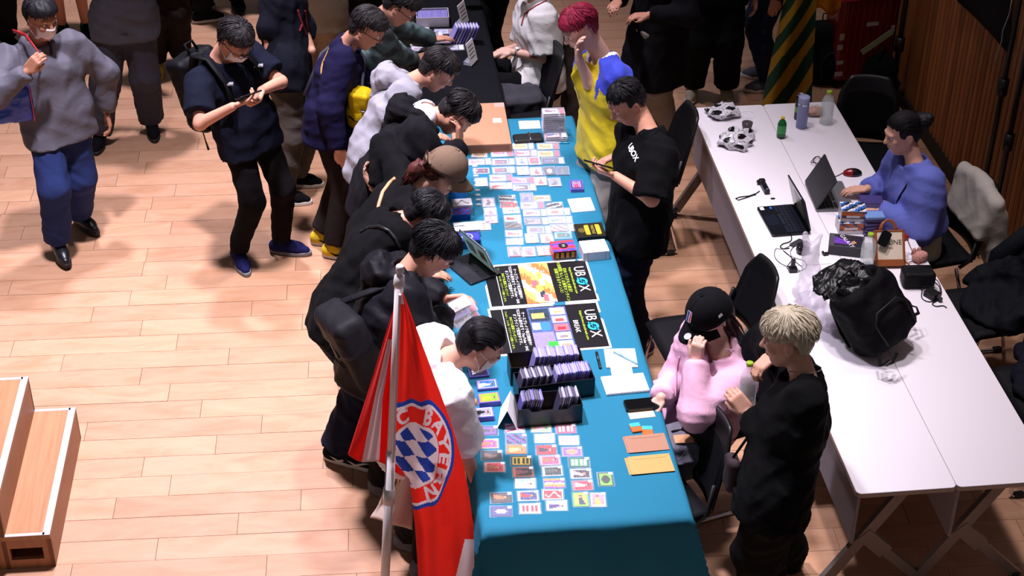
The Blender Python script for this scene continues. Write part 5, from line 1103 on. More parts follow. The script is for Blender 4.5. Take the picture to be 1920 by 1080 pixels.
# boxes
def lettered(o, s, size, m, T, name='lettering', sx=1.0):
    V, Fc = text_geo(s, size); V = V * A(sx, 1, 1); return MB().add(V, Fc, 0, T).obj(name, m, o)
def pbox(name, label, cat, px, py, size, rz, m, artc=None, kind='lines', z=None, nxy=(22, 16), side=None, seed=0):
    z0 = TZ + .0015 if z is None else z; q = P(px, py, z0 + size[2]); o = thing(name, label, cat, (q[0], q[1], z0), rz)
    MB().rbox((0, 0, size[2] / 2), size, .003, .001, seg=2).obj('carton', m, o)
    if artc:
        b = MB(); mosaic(b, art(kind, *artc, *nxy, 500 + seed), -size[0] * .49, size[0] * .49, -size[1] * .49, size[1] * .49, size[2] + .0006); b.obj('lid_print', PRINT, o, cols=True)
    if side:
        b = MB(); T = (np.stack((A(1, 0, 0), A(0, 0, 1), A(0, -1, 0)), 1), A(0, -size[1] / 2 - .0006, size[2] / 2)); mosaic(b, art(side[0], *side[1:], 22, 8, 600 + seed), -size[0] * .49, size[0] * .49, -size[2] * .47, size[2] * .47, 0, T); b.obj('side_print', PRINT, o, cols=True)
    return o
UPX = lambda z, at=(0, 0): (np.stack((A(0, -1, 0), A(1, 0, 0), A(0, 0, 1)), 1), A(at[0], at[1], z))      # lettering whose top points to +X
GOLD = mat('print_gold', '#b5a02c', .4); PK = mat('print_black', '#0c0b0d', .5)
o = pbox('card_box', 'flat black box with gold lettering behind the white box', 'box', 1106, 431, (.155, .14, .03), 2, mat('carton_black', '#17140f', .4)); MB().prism([(x, y) for x, y in rrect(.085, .10, .01)], .0306, .0312, 0, 0, (np.eye(3), A(.015, 0, 0))).obj('gold_panel', GOLD, o); MB().prism([(x, y) for x, y in rrect(.035, .105, .004)], .0314, .032, 0, 0, (np.eye(3), A(.015, 0, 0))).obj('name_plate', PK, o); lettered(o, 'PRESTIGE', .021, GOLD, UPX(.0325, (.015, 0)))
MB().prism([(.02 * math.cos(a), .024 * math.sin(a)) for a in np.linspace(0, 6.28, 12)[:-1]], .0306, .031, 0, 0, (np.eye(3), A(-.045, 0, 0))).obj('gold_crest', mat('print_dull_gold', '#5a4a20', .5), o)
o = pbox('card_box', 'red, blue and orange printed card box with a black front', 'box', 1056, 461, (.125, .105, .055), 4, mat('carton_red', '#c8202e', .35), ('#3a4ac8', '#e03a44', '#d83a8a'), 'lines', side=('bars', '#c88a3a', '#14100e', '#c8303a'), seed=2)
MB().prism([(.026 * math.cos(a), .026 * math.sin(a)) for a in np.linspace(0, 6.28, 17)[:-1]], .0562, .0568, 0, 0, (np.eye(3), A(0, 0, 0))).obj('round_emblem', PK, o); lettered(o, '1/1', .022, WHT, UPX(.0574))
o = pbox('card_box', 'white printed card box at the table edge', 'box', 1114, 461, (.14, .12, .055), 4, mat('carton_white', '#d9d4dc', .4)); 
for k in range(5): MB().box((-.02 + .012 * k, (-1) ** k * .02, .0556), (.02, .0015, .0006)).obj('print_line', mat('print_grey', '#77747c', .5), o)
MB().tube([(-.045, -.0602, .0), (-.045, -.0602, .055), (-.045, .0, .0556), (-.055, .03, .0556), (-.055, .06, .0556)], .0007, 4).obj('print_line', PK, o); MB().tube([(.05, -.0602, .0), (.05, -.0602, .055), (.05, .0, .0556), (.045, .03, .0556), (.045, .06, .0556)], .0007, 4).obj('print_line', PK, o)
# boxes along the buyers' side
CB = mat('carton_blue', '#0d4fae', .3); CBR = mat('carton_bright_blue', '#1487dd', .25)
pbox('card_box', 'small blue box half hidden by the brown cap', 'box', 860, 283, (.06, .10, .05), 2, CBR); pbox('card_box', 'bright blue box below the brown cap', 'box', 858, 352, (.10, .055, .09), 2, CBR, ('#1487dd', '#1487dd', '#7ac0ee'), 'fig', seed=4)
pbox('card_box', 'white card box with black scribbles beside the blue box', 'box', 866, 379, (.11, .075, .055), 2, mat('carton_white', '#d9d4dc', .4), ('#7a7468', '#e4e0e2', '#e4e0e2'), 'sig', seed=5)
pbox('card_box', 'blue box with a red crowd print', 'box', 862, 396, (.11, .075, .04), 2, CB, ('#8a2a48', '#2a4ac0', '#3a5ad0'), 'lines', seed=6)
o = pbox('card_box', 'white box with a striped black J mark', 'box', 874, 424, (.135, .085, .05), 2, mat('carton_white', '#d9d4dc', .4), ('#d9d4dc', '#e4dfe2', '#e4dfe2'), 'bars', seed=7); lettered(o, 'J', .07, PK, UPX(.0512, (-.035, .005)))
o = pbox('card_box', 'blue box with a round white club mark', 'box', 876, 444, (.135, .085, .05), 2, CB, ('#3a3ab0', '#3a44b8', '#2a2a88'), 'bars', seed=8)
MB().prism([(.030 * math.cos(a), .030 * math.sin(a)) for a in np.linspace(0, 6.28, 21)[:-1]], .0512, .0518, 0).obj('round_mark', WHT, o); MB().prism([(.025 * math.cos(a), .025 * math.sin(a)) for a in np.linspace(0, 6.28, 21)[:-1]], .052, .0524, 0).obj('round_mark_core', mat('print_royal', '#2a3aa8', .4), o); lettered(o, 'M', .028, WHT, UPX(.053))
# plastic edging with bubble wrap beside them
b = MB(); 
for i in range(14):
    for k in range(3): q = P(884 + 2 * k + i * .9, 268 + i * 9, TZ); b.lathe([(.012, .0), (.010, .006), (.004, .009)], 7, 0, (np.eye(3), A(q[0], q[1], TZ + .002)))
tag(b.obj('bubble_wrap', mat('bubble_film', '#e6e8ee', .15, alpha=.4), smooth=True), 'strip of clear bubble wrap along the small boxes', 'wrap', kind='stuff')
# cardboard carton
CARD = mat('cardboard', '#a97a5c', .85, var=.05, vscale=5)
q0, q1, q2 = P(868, 270, TZ + .055), P(951, 275, TZ + .055), P(946, 197, TZ + .055); ctr_ = (q0 + q2) / 2
o = thing('cardboard_box', 'flat brown cardboard box at the far end of the teal table', 'box', (ctr_[0] - .03, ctr_[1], TZ + .002), -1); wx, wy = .34, q2[1] - q1[1]
MB().rbox((0, 0, .029), (wx, wy, .058), .003, .001, seg=1).obj('carton', CARD, o); MB().box((0, -wy / 2 - .0007, .034), (wx * .92, .0008, .03)).obj('packing_tape', mat('tape_brown', '#7a5238', .4), o); MB().box((.11, .03, .0585), (.05, .055, .001)).obj('shipping_label', PAPER, o); MB().box((wx / 2 - .03, wy / 2 - .03, .0585), (.06, .055, .0008)).obj('clear_tape', CLEAR, o)
# stacked slabs, wallet
q = P(1042, 262, TZ); z = TZ + .001
for k in range(13):
    c = (('#7a3a50', '#c8c4cc', '#dcdae0'), ('#c83a34', '#e0dce0', '#d8d4dc'), ('#5a4a9a', '#d8d6e0', '#a82a3a'))[k % 3]; lab = 'topmost' if k == 12 else ('lowest' if k == 0 else f'{"second third fourth fifth sixth seventh eighth ninth tenth eleventh twelfth".split()[k - 1]} from the bottom')
    s_ = card(f'graded card slab, {lab} of the stack at the far corner', 0, 0, *c, 'fig', 'slab', rnd.uniform(-3, 3), False); x_ = q[0] + (0 if k < 3 else -.008) + rnd.uniform(-.003, .003); s_.location = (x_, q[1] + (-.0 if k < 3 else .055) + rnd.uniform(-.002, .002), TZ + .002 + k * .0125 * 1.0)
    for ch in s_.children:
        if ch.name.startswith('holder'): ch.scale = (1, 1, 2.0)
        else: ch.location.z = .0055
q = P(990, 258, TZ + .02); o = thing('wallet', 'long black wallet with a silver clasp at the far end', 'wallet', (q[0], q[1], TZ + .002), 3)
MB().rbox((0, 0, .014), (.175, .085, .026), .012, .006).obj('pouch', mat('leather_black', '#131215', .45, bump=(200, .3, .001)), o); MB().rbox((.01, 0, .0285), (.014, .09, .004), .003, .001).obj('clasp_strap', METAL, o); MB().lathe([(.001, .034), (.006, .033), (.007, .030)], 10, 0, (np.eye(3), A(.01, -.03, 0))).obj('stud', METAL, o, smooth=True)
# tablet with keyboard
ALU = mat('aluminium_dark', '#3a3a40', .35, metal=.6); KEY = mat('key_black', '#131316', .5)
def laptop(label, base_c, rz, w_, d_, scr_h, lid_deg, m_base, m_lid, screen_col, shapes, name='laptop', key_m=KEY, key_in=(.9, .52), hinge_gap=0, thickb=.014):
    o = thing(name, label, 'laptop', base_c, rz)                           # local: hinge at +y, user at -y
    bo = MB().rbox((0, 0, thickb / 2), (w_, d_, thickb), .012, .002).obj('base', m_base, o); kx, ky = w_ * key_in[0], d_ * key_in[1]; b = MB()
    for r in range(5):
        n = 13
        for i in range(n):
            if r == 4 and 3 <= i <= 8: continue
            b.box((-kx / 2 + kx * (i + .5) / n, d_ * .42 - ky * (r + .5) / 5, thickb + .001), (kx / n * .82, ky / 5 * .80, .002))
    b.box((0, d_ * .42 - ky * .9, thickb + .001), (kx * .44, ky / 5 * .8, .002)); tag(b.obj('keyboard', key_m, bo), kind='stuff')
    MB().prism([(x, y - d_ * .30) for x, y in rrect(w_ * .36, d_ * .30, .006)], thickb, thickb + .0006, 0).obj('trackpad', m_base if m_base.name != 'laptop_navy' else mat('trackpad_navy', '#0f1322', .3), bo)
    a = math.radians(lid_deg); yv_ = A(0, math.cos(a), math.sin(a)); nv = A(0, math.sin(a), -math.cos(a)); R = np.stack((A(1, 0, 0), yv_, nv * -1 if False else np.cross(A(1, 0, 0), yv_)), 1); at = A(0, d_ / 2 - .004 + hinge_gap, thickb + .001)
    lo = MB().prism([(x, y + scr_h / 2) for x, y in rrect(w_, scr_h, .010)], -.007, 0, .0015, 0, (R, at)).obj('lid', m_lid, o)
    so = MB().prism([(x, y + scr_h / 2) for x, y in rrect(w_ * .985, scr_h * .97, .006)], .0, .0006, 0, 0, (R, at)).obj('bezel', mat('screen_black_glass', '#07070a', .06), lo)
    MB().prism([(x, y + scr_h / 2) for x, y in rrect(w_ * .94, scr_h * .90, .004)], .0007, .0011, 0, 0, (R, at)).obj('display', screen_col, lo)
    for (x, y, sw_, sh_, mm) in shapes: MB().box((x * w_, scr_h * y, .0015), (sw_ * w_, sh_ * scr_h, .0006), 0, (R, at)).obj('screen_image', mm, lo)
    return o
SCRG = mat('screen_sage', (.16, .24, .22), .25, emit=.55); SCRK = mat('screen_photo_dark', (.07, .06, .05), .3, emit=.2)
q = P(880, 505, TZ + .01); laptop('tablet on a keyboard stand showing two pictures, on the teal cloth', (q[0] + .02, q[1] + .01, TZ + .002), -62, .25, .19, .185, 112, ALU, mat('aluminium_silver', '#b8b8bc', .3, metal=.8), SCRG, [(-.2, .52, .26, .40, SCRK), (.22, .52, .24, .38, SCRK)], name='tablet_computer', hinge_gap=-.03)
# posters
POST = mat('poster_black', '#121115', .35); LIME = mat('print_lime', '#b8d838', .5); AQUA = mat('print_aqua', '#1fb4e8', .5)
def poster(label, cx, cy, rz, break_, seed, sy=1.0):
    o = thing('poster', label, 'poster', (cx, cy, TZ + .0025), rz); o.scale = (1.03, sy, 1); HX, HY = .545, .345      # X: top of the sheet to the right
    G = [[(-HX / 2 + HX * i / 30, -HY / 2 + HY * j / 16, .0004 * math.sin(i * .7 + seed) * math.sin(j * .5)) for j in range(17)] for i in range(31)]
    sh = MB().grid(G).obj('sheet', PAPER, o, smooth=True); thick(sh, .0006, -1)
    G2 = [[(-.262 + .524 * i / 30, -.160 + .320 * j / 16, .0007 + .0004 * math.sin(i * .7 + seed) * math.sin(j * .5)) for j in range(17)] for i in range(31)]; MB().grid(G2).obj('black_field', POST, o, smooth=True)
    MB().box((-.205, 0, .0026), (.003, .322, .0004)).obj('white_rule', WHT, o)
    zt = .0030
    lettered(o, 'UB', .075, WHT, UPX(zt, (.215, .070)), sx=.85); lettered(o, 'X', .075, WHT, UPX(zt, (.215, -.068)), sx=.95)
    ring = MB(); rp = [(.215 + r * math.cos(t), -.012 + r * math.sin(t), zt) for r in (.0155, .0275) for t in np.linspace(0, 2 * math.pi, 25)[:-1]]; ring.add(rp, [(i, (i + 1) % 24, (i + 1) % 24 + 24, i + 24) for i in range(24)])
    ring.add([(.192, .016, zt), (.197, .021, zt), (.240, -.040, zt), (.235, -.045, zt)], [(0, 3, 2, 1)]); ring.add([(.209, -.006, zt), (.209, -.018, zt), (.221, -.018, zt), (.221, -.006, zt)], [(0, 1, 2, 3)]); ring.obj('ring_logo', AQUA, o)
    lettered(o, 'https://www.uboxbreak.com', .0185, LIME, UPX(zt, (.172, 0)))
    if break_: lettered(o, 'BREAK', .034, WHT, UPX(zt, (.135, -.005)), sx=.9); top = .105
    else:
        for k, s_ in enumerate(('初めての方も大歓迎！', '大会期間 もしくは通常オンライン', '挑戦できるチャンス！')): lettered(o, s_, .021, LIME, UPX(zt, (.143 - .022 * k, 0))); top = .070
    b = MB(); pal = (('#c8703a', '#d8a05a', '#e8d8d0') if not break_ else ('#8a3a50', '#c8b8c8', '#e8e0e4')); Aq = art('lines', *pal, 24, 30, seed); g = np.random.RandomState(seed)
    if not break_:
        for _ in range(11):
            i, j = g.randint(1, 19), g.randint(1, 24); Aq[i:i + 4, j:j + 5] = A(hx(['#e8e4e6', '#d8606a', '#d8d4dc', '#8a7ab8', '#e0a050', '#303848'][g.randint(6)])) * (.9 + .2 * g.rand(min(4, 24 - i), min(5, 30 - j), 1))
        mosaic(b, Aq, -.085, .065, -.160, .160, zt)
    else:
        Aq[:] = A(hx('#4a5a8a')) * (.8 + .4 * g.rand(24, 30, 1))
        for k in range(5):
            cc = A(hx(('#e8d8dc', '#e8e4ea', '#d86a70', '#e0a0b0', '#e8e0dc')[k])); Aq[14:23, 6 * k:6 * k + 5] = cc * (.9 + .15 * g.rand(9, 5, 1)); Aq[16:21, 6 * k + 1:6 * k + 3] = A(hx(('#c88a6a', '#8a7a80', '#b03040', '#b04a4a', '#d89a70')[k]))
        Aq[1:13, 20:29] = A(hx('#2a3a4a')) * (.7 + .6 * g.rand(12, 9, 1)); Aq[2:10, 22:26] = A(hx('#c8a060')); Aq[1:6, 14:19] = hx('#e6e4ec'); Aq[6:12, 13:19] = A(hx('#3a7ab8')); Aq[0:13, 0:12] = A(hx('#8a80b0')) * (.9 + .15 * g.rand(13, 12, 1)); Aq[8:14, 0:5] = hx('#3aa83a')
        mosaic(b, Aq, -.085, .105, -.150, .150, zt)
    b.obj('picture_collage', PRINT, o, cols=True)
    for k, s_ in enumerate(('ケースブレイク毎日開催中！', 'TCGから新作まで・YouTube・SNS', 'オンラインで配信中です。')): lettered(o, s_, .0195, WHT, UPX(zt, (-.108 - .021 * k, 0)))
    for k, s_ in enumerate(('SNSでも最新プレゼント！', 'フォロー、いいね・リツイートお願いします。')): lettered(o, s_, .0165 - .003 * k, LIME, UPX(zt, (-.172 - .018 * k, 0)))
    return o
qa, qb, qc = P(1012, 492, TZ), P(1022, 572, TZ), P(1042, 661, TZ); s1, s2 = (qa[1] - qb[1]) / .345, (qb[1] - qc[1]) / .345
poster('black printed poster beside the tablet with orange picture collage', P(1011, 531, TZ)[0], (qa[1] + qb[1]) / 2, 1.5, False, 3, s1); poster('black printed poster reading BREAK, nearer the camera', P(1029, 616, TZ)[0], (qb[1] + qc[1]) / 2, 1.5, True, 4, s2)

# ------------------------------------------------------------------ on the white tables
WZ = TOPZ + .001
def base_at(px, py): q = P(px, py, WZ); return A(q[0], q[1], WZ)
PET = mat('bottle_clear', '#dfe8ea', .04, alpha=.32, spec=.9); PETW = mat('water_in_bottle', '#c8d4d4', .05, alpha=.12, spec=.6)
def bottle(label, c, h, r, cap_m, wrap=None, fluid=None, ridges=True, body=PET, up=(0, 0, 1), name='water_bottle', wrap_rng=(.35, .6)):
    o = thing(name, label, 'bottle', c); R = frame(A(1, 0, 0) if abs(up[0]) < .9 else A(0, 1, 0), up); T = (R, A(0, 0, 0))
    pr = [(.001, .002), (r * .78, 0), (r, .012)] + [(r * (1 if i % 2 or not ridges else .955), h * (.08 + .045 * i)) for i in range(12)] + [(r * .96, h * .68), (r * .72, h * .80), (r * .36, h * .885), (r * .33, h * .93)]
    MB().lathe(pr, 22, 0, T, cap=False).obj('bottle_body', body, o, smooth=True)
    if fluid: MB().lathe([(.001, .004), (r * .92, .006), (r * .93, h * fluid), (.001, h * fluid)], 18, 0, T, cap=False).obj('contents', PETW if body is PET else body, o, smooth=True)
    MB().lathe([(r * .40, h * .925), (r * .42, h * .93), (r * .42, h * .995), (r * .36, h), (.001, h)], 18, 0, T, cap=False).obj('cap', cap_m, o, smooth=True)
    if wrap: MB().lathe([(r * 1.012, h * wrap_rng[0]), (r * 1.012, h * wrap_rng[1])], 22, 0, T, cap=False).obj('label_wrap', wrap, o, smooth=True)
    return o
LIMEC = mat('cap_lime', '#8fae2c', .4)
bottle('clear water bottle with lime cap beside the snack bag, farthest of the bottles', base_at(1548, 230), .215, .040, LIMEC, fluid=.62)
bottle('clear water bottle with lime cap beside the canvas bag', base_at(1624, 498), .20, .038, LIMEC, fluid=.5, wrap=mat('wrap_pale', '#d4dcd8', .3, alpha=.5))
GREENP = mat('bottle_green', '#11662c', .12, alpha=.92, spec=.7)
bottle('small green tea bottle with yellow cap', base_at(1464, 257), .135, .027, mat('cap_yellow', '#cfae12', .4), wrap=mat('wrap_green', '#2f9a4a', .35), ridges=False, body=GREENP, name='tea_bottle', wrap_rng=(.25, .62))
c = base_at(1502, 238); o = thing('tumbler', 'lilac insulated tumbler with screw lid', 'tumbler', c); TUM = mat('tumbler_lilac', '#8689b8', .45)
MB().lathe([(.030, 0), (.033, .004), (.034, .17), (.030, .176)], 24).obj('tumbler_body', TUM, o, smooth=True); MB().lathe([(.0335, .162), (.0345, .168), (.0345, .202), (.030, .206), (.001, .206)], 24, cap=False).obj('lid', mat('tumbler_lid', '#9497bd', .4), o, smooth=True); MB().lathe([(.0346, .155), (.0346, .162)], 24, cap=False).obj('ring', METAL, o)
c = base_at(1497, 222); o = thing('drink_can', 'black and green tall drink can behind the tumbler', 'can', c); MB().lathe([(.022, 0), (.029, .006), (.029, .15), (.025, .162)], 22, cap=False).obj('can_body', mat('can_black', '#14181a', .25, metal=.4), o, smooth=True); MB().lathe([(.026, .160), (.0265, .163), (.024, .160), (.001, .159)], 22, cap=False).obj('can_rim', METAL, o, smooth=True); MB().lathe([(.0292, .05), (.0292, .085)], 22, cap=False).obj('green_band', mat('can_green', '#6aa83a', .3), o, smooth=True)
c = base_at(1526, 214); s = S(); s.ell((0, 0, .022), None, (.055, .045, .024), .01); s.noise(.007, .03, 4, False); o = thing('snack_bag', 'clear bag of orange crackers beside the water bottle', 'snack', c); s.obj('crackers', mat('cracker_orange', '#b8763c', .6, var=.4, vscale=45), .005, o); s2 = S(); s2.ell((0, 0, .026), None, (.064, .052, .032), .01); s2.noise(.006, .04, 5); s2.obj('film', CLEAR2, .006, o)
c = base_at(1400, 245); o = thing('plastic_cup', 'clear plastic cup with cola and a domed rim beside the ball bags', 'cup', c); MB().lathe([(.025, 0), (.028, .004), (.040, .105), (.043, .107)], 24, cap=False).obj('cup_wall', CLEAR, o, smooth=True); MB().lathe([(.001, .003), (.025, .004), (.033, .055), (.001, .055)], 22, cap=False).obj('drink', mat('cola', '#2a1008', .1), o, smooth=True); MB().tube([(.042 * math.cos(a), .042 * math.sin(a), .107) for a in np.linspace(0, 6.28, 25)[:-1]], .0025, 6, closed=True).obj('rim', CLEAR2, o, smooth=True)
# football-print plastic pouches
def ball_bag(label, px, py, rad, rz, seed):
    c = base_at(px, py); o = thing('soccer_ball_bag', label, 'bag', c, rz); s = S(); s.ell((0, 0, rad[2] * .85), None, rad, .01).box((0, 0, rad[2] * .5), None, (rad[0] * .9, rad[1] * .85, rad[2] * .5), .02, .03); s.noise(.020, .075, seed); s.plane((0, 0, .001), (0, 0, -1))
    V, Q = s.mesh(.0065); ce = V[Q].mean(1); d = ce / A(rad) - A(0, 0, .85); d /= np.linalg.norm(d, axis=1)[:, None]; g = np.random.RandomState(seed)
    ph = (1 + 5 ** .5) / 2; ico = np.array([(a, b, c_) for a, b, c_ in [(0, 1, ph), (0, -1, ph), (0, 1, -ph), (0, -1, -ph), (1, ph, 0), (-1, ph, 0), (1, -ph, 0), (-1, -ph, 0), (ph, 0, 1), (-ph, 0, 1), (ph, 0, -1), (-ph, 0, -1)]], float); ico /= np.linalg.norm(ico[0])
    th = .5 + seed; Rz = np.array([[math.cos(th), -math.sin(th), 0], [math.sin(th), math.cos(th), 0], [0, 0, 1]]); dots = d @ (ico @ Rz).T; mx = dots.max(1); s2 = np.sort(dots, 1); col = np.tile(A(hx('#cfccd2')), (len(Q), 1)); col[(mx < .93) & (s2[:, -1] - s2[:, -2] < .018)] = hx('#55535a'); col[mx > .955] = hx('#101012')
    link('printed_film', mesh_data('printed_film', V, Q, printmat('glossy_print', .22), None, True, col), o); return o
ball_bag('crumpled soccer ball print bag at the far corner of the table', 1356, 215, (.095, .080, .034), 15, 2); ball_bag('crumpled soccer ball print bag lying in front of the cup', 1380, 268, (.105, .09, .038), 50, 3)
# handheld gimbal camera with wrist cord
c = base_at(1434, 356); o = thing('gimbal_camera', 'black handheld gimbal camera lying on the white table', 'camera', c, 92); GK = mat('gadget_black', '#0e0e10', .4)
MB().rbox((0, 0, .014), (.105, .030, .026), .006, .003).obj('grip', GK, o); MB().rbox((.066, 0, .016), (.03, .036, .03), .008, .003).tube([(.055, .02, .015), (.075, .02, .015)], .010, 10).obj('camera_head', GK, o); MB().rbox((-.015, 0, .0275), (.04, .022, .002), .003, .0005).obj('screen', mat('screen_black_glass', '#07070a', .06), o); MB().lathe([(.001, .0), (.006, 0), (.006, .003), (.001, .003)], 10, 0, (np.eye(3), A(-.04, 0, .027))).obj('button', RUBG, o)
q0 = base_at(1425, 358); pts = [base_at(*v) + A(0, 0, .003) for v in ((1424, 359), (1414, 366), (1400, 371), (1384, 376), (1379, 373), (1388, 370), (1405, 368), (1416, 364))]; o = thing('wrist_cord', 'thin black wrist cord trailing left of the gimbal camera', 'cord', q0); MB().tube([v - q0 for v in pts], .0028, 6).obj('cord', GK, o, smooth=True); MB().rbox(tuple(pts[1] - q0), (.02, .008, .006), .002, .001).obj('slider', GK, o)
c = base_at(1449, 373); o = tag(MB().prism([(-.012, -.004), (.006, -.006), (.014, .0), (.004, .006), (-.012, .004)], 0, .006, .001).obj('cord_clip', GK, None, c), 'tiny black clip right of the gimbal camera', 'clip')
# laptops
NAVYL = mat('laptop_navy', '#0b0e18', .35, metal=.3); DISP = mat('display_off', '#3a3f3c', .12)
DKEY = mat('key_navy', '#151927', .45)
q = P(1469, 411, WZ + .014); o = laptop('dark navy laptop with open screen and stickers', (q[0] - .0, q[1] + .0, WZ), -90 + 3, .30, .215, .20, 106, NAVYL, NAVYL, DISP, [(.06, .5, .42, .62, SCRK)], key_m=DKEY)
MB().box((-.125, -.085, .0146), (.030, .022, .0006)).obj('sticker', STK, o); MB().box((-.125, -.035, .0146), (.02, .012, .0006)).obj('sticker', mat('sticker_blue', '#2a6ad0', .4), o)
q = P(1560, 362, WZ + .014); laptop('grey laptop used by the woman in blue', (q[0] - .02, q[1] - .02, WZ), 90 - 3, .31, .215, .20, 118, mat('laptop_grey', '#77777c', .35, metal=.5), mat('laptop_lid_dark', '#35353a', .3, metal=.5), DISP, [(0, .5, .6, .5, SCRK)])
# mouse and cable
c = base_at(1598, 327); s = S(); s.ell((0, 0, .006), None, (.056, .032, .032), .01); s.plane((0, 0, 0), (0, 0, -1)); o = thing('mouse', 'black and red wired mouse above the grey laptop', 'mouse', c, 175); V, Q = s.mesh(.0045); ce = V[Q].mean(1); col = np.tile(A(hx('#121013')), (len(Q), 1)); col[(ce[:, 0] > .005) & (np.abs(ce[:, 1]) > .004)] = hx('#8a0f1a'); link('shell', mesh_data('shell', V, Q, printmat('glossy_print', .22), None, True, col), o); MB().lathe([(.001, -.003), (.007, -.003), (.007, .003), (.001, .003)], 12, 0, (np.array([[1, 0, 0], [0, 0, 1], [0, 1, 0]], float), A(.03, 0, .030))).obj('scroll_wheel', RUBK, o)
def cable(label, pts, r=.0022, z=.003, m=None, cat='cable'):
    q = [base_at(*p[:2]) + A(0, 0, (p[2] if len(p) > 2 else 0) + z) for p in pts]; out = []
    for i in range(len(q) - 1):                                        # smooth the hand-placed points
        p0, p1, p2, p3 = q[max(i - 1, 0)], q[i], q[i + 1], q[min(i + 2, len(q) - 1)]
        for t in np.linspace(0, 1, 5)[:-1]: out.append(.5 * ((2 * p1) + (p2 - p0) * t + (2 * p0 - 5 * p1 + 4 * p2 - p3) * t * t + (3 * p1 - p0 - 3 * p2 + p3) * t ** 3))
    out.append(q[-1]); return tag(link('cable', MB().tube([v - q[0] for v in out], r, 5).data('cable', m or GK, True), None, q[0]), label, cat)
cable('thin black mouse cable coiled behind the grey laptop', [(1580, 325), (1568, 331), (1555, 334), (1545, 330), (1536, 322, .01), (1528, 312, .02), (1520, 308, .01), (1530, 300, .02), (1542, 304), (1546, 318), (1536, 314, .02), (1524, 303), (1535, 298, .015), (1545, 312), (1548, 324), (1550, 340)])
cable('black charging cable from the navy laptop', [(1483, 440), (1484, 450), (1478, 455), (1468, 458), (1463, 463), (1468, 467), (1480, 466)], .003)
cable('tangle of thin black wires around the webcam', [(1495, 452), (1480, 462), (1466, 468), (1455, 467), (1452, 480), (1460, 492), (1475, 500), (1490, 505), (1503, 508), (1512, 500), (1508, 490), (1496, 486), (1480, 480), (1468, 470), (1478, 478), (1492, 492), (1505, 503), (1498, 510), (1486, 508), (1475, 502), (1484, 488), (1482, 472), (1490, 462)], .0016)
cable('black cable tangle on the charger near the wall side table edge', [(1727, 545), (1735, 536, .02), (1748, 538, .03), (1760, 545, .02), (1762, 556), (1752, 565), (1738, 566), (1728, 558), (1730, 544, .02), (1742, 532, .03), (1757, 534, .02), (1765, 548), (1760, 562), (1748, 570), (1755, 575), (1768, 574), (1775, 578)], .0028)
def gadget(name, label, cat, px, py, size, rz, parts=(), m=None, r=.006):
    c = base_at(px, py); o = thing(name, label, cat, c, rz); MB().rbox((0, 0, size[2] / 2), size, r, .002).obj('housing', m or GK, o)
    for nm, pc, ps in parts: MB().rbox(pc, ps, min(ps[:2]) * .3, .001).obj(nm, mat('gadget_grey', '#2a2a30', .4), o)
    return o
gadget('usb_hub', 'dark grey USB hub connected to the navy laptop', 'hub', 1493, 457, (.085, .03, .012), 35, [('port', (.03, -.014, .006), (.012, .004, .005)), ('port', (0, -.014, .006), (.012, .004, .005))], mat('hub_grey', '#34343c', .4))
o = gadget('webcam', 'black webcam on a clip beside the USB hub', 'webcam', 1505, 473, (.05, .06, .045), 20); MB().lathe([(.001, 0), (.020, 0), (.022, .006), (.016, .012), (.001, .012)], 16, 0, (frame(A(0, 0, 1), A(-1, 0, .3)), A(-.024, 0, .024))).obj('lens', mat('lens_dark', '#1a1a22', .1), o, smooth=True); MB().rbox((.02, 0, .05), (.03, .05, .006), .004, .001).obj('clip', GK, o)
o = gadget('cable_adapter', 'black cable adapter on the seam of the tables', 'adapter', 1486, 508, (.045, .04, .022), 0); MB().rbox((0, .005, .045), (.022, .018, .05), .004, .002).obj('plug', GK, o)
gadget('earphone_mic', 'small black lapel microphone behind the plastic bag', 'microphone', 1548, 478, (.03, .018, .014), 10, [('clip', (-.012, .012, .012), (.012, .01, .012))])
c = base_at(1718, 532); o = thing('pouch', 'black zipped pouch at the wall side of the table', 'pouch', c, -4); s = S(); s.box((0, 0, .045), None, (.082, .055, .045), .02, .01); s.noise(.003, .08, 3); s.plane((0, 0, 0), (0, 0, -1)); s.obj('pouch_body', cloth('pouch_black', '#121214', .5, bump=(60, .2, .003)), .006, o); MB().tube([(-.07, .02, .088), (0, .026, .091), (.07, .02, .088)], .003, 6).obj('zip', RUBK, o, smooth=True); MB().box((.06, .03, .092), (.02, .006, .003)).obj('zip_pull', METAL, o)
gadget('charger', 'black charger brick under its cable near the wall side', 'charger', 1747, 556, (.06, .07, .03), 30, [('plug', (.0, -.05, .012), (.02, .03, .02))])
# booster boxes and purple packs by the laptop
c = base_at(1594, 428)
def booster(label, z, art_seed, off=(0, 0), rz=-8):
    o = thing('booster_box', label, 'box', c + A(off[0], off[1], z), rz); sz = (.135, .10, .068); MB().rbox((0, 0, sz[2] / 2), sz, .003, .001, seg=2).obj('carton', mat('carton_silver', '#b8b6bc', .3), o)
    b = MB(); mosaic(b, art('lines', '#2a62b8', '#d8d8dc', '#18181c', 18, 14, art_seed), -.066, .066, -.049, .049, sz[2] + .0006); b.obj('lid_print', PRINT, o, cols=True)
    b = MB(); T = (np.stack((A(1, 0, 0), A(0, 0, 1), A(0, -1, 0)), 1), A(0, -.0507, .034)); Aq = art('lines', '#c8622a', '#b8602c', '#20406a', 20, 10, art_seed + 1); Aq[:, 0:3] = hx('#cfccd0'); Aq[4:15, 4:6] = hx('#e0dce0'); mosaic(b, Aq, -.066, .066, -.033, .033, 0, T); b.obj('front_print', PRINT, o, cols=True)
    T2 = (np.stack((A(1, 0, 0), A(0, 1, 0), A(0, 0, 1)), 1), A(0, 0, sz[2] + .0012)); lettered(o, '02', .05, PK, T2); return o
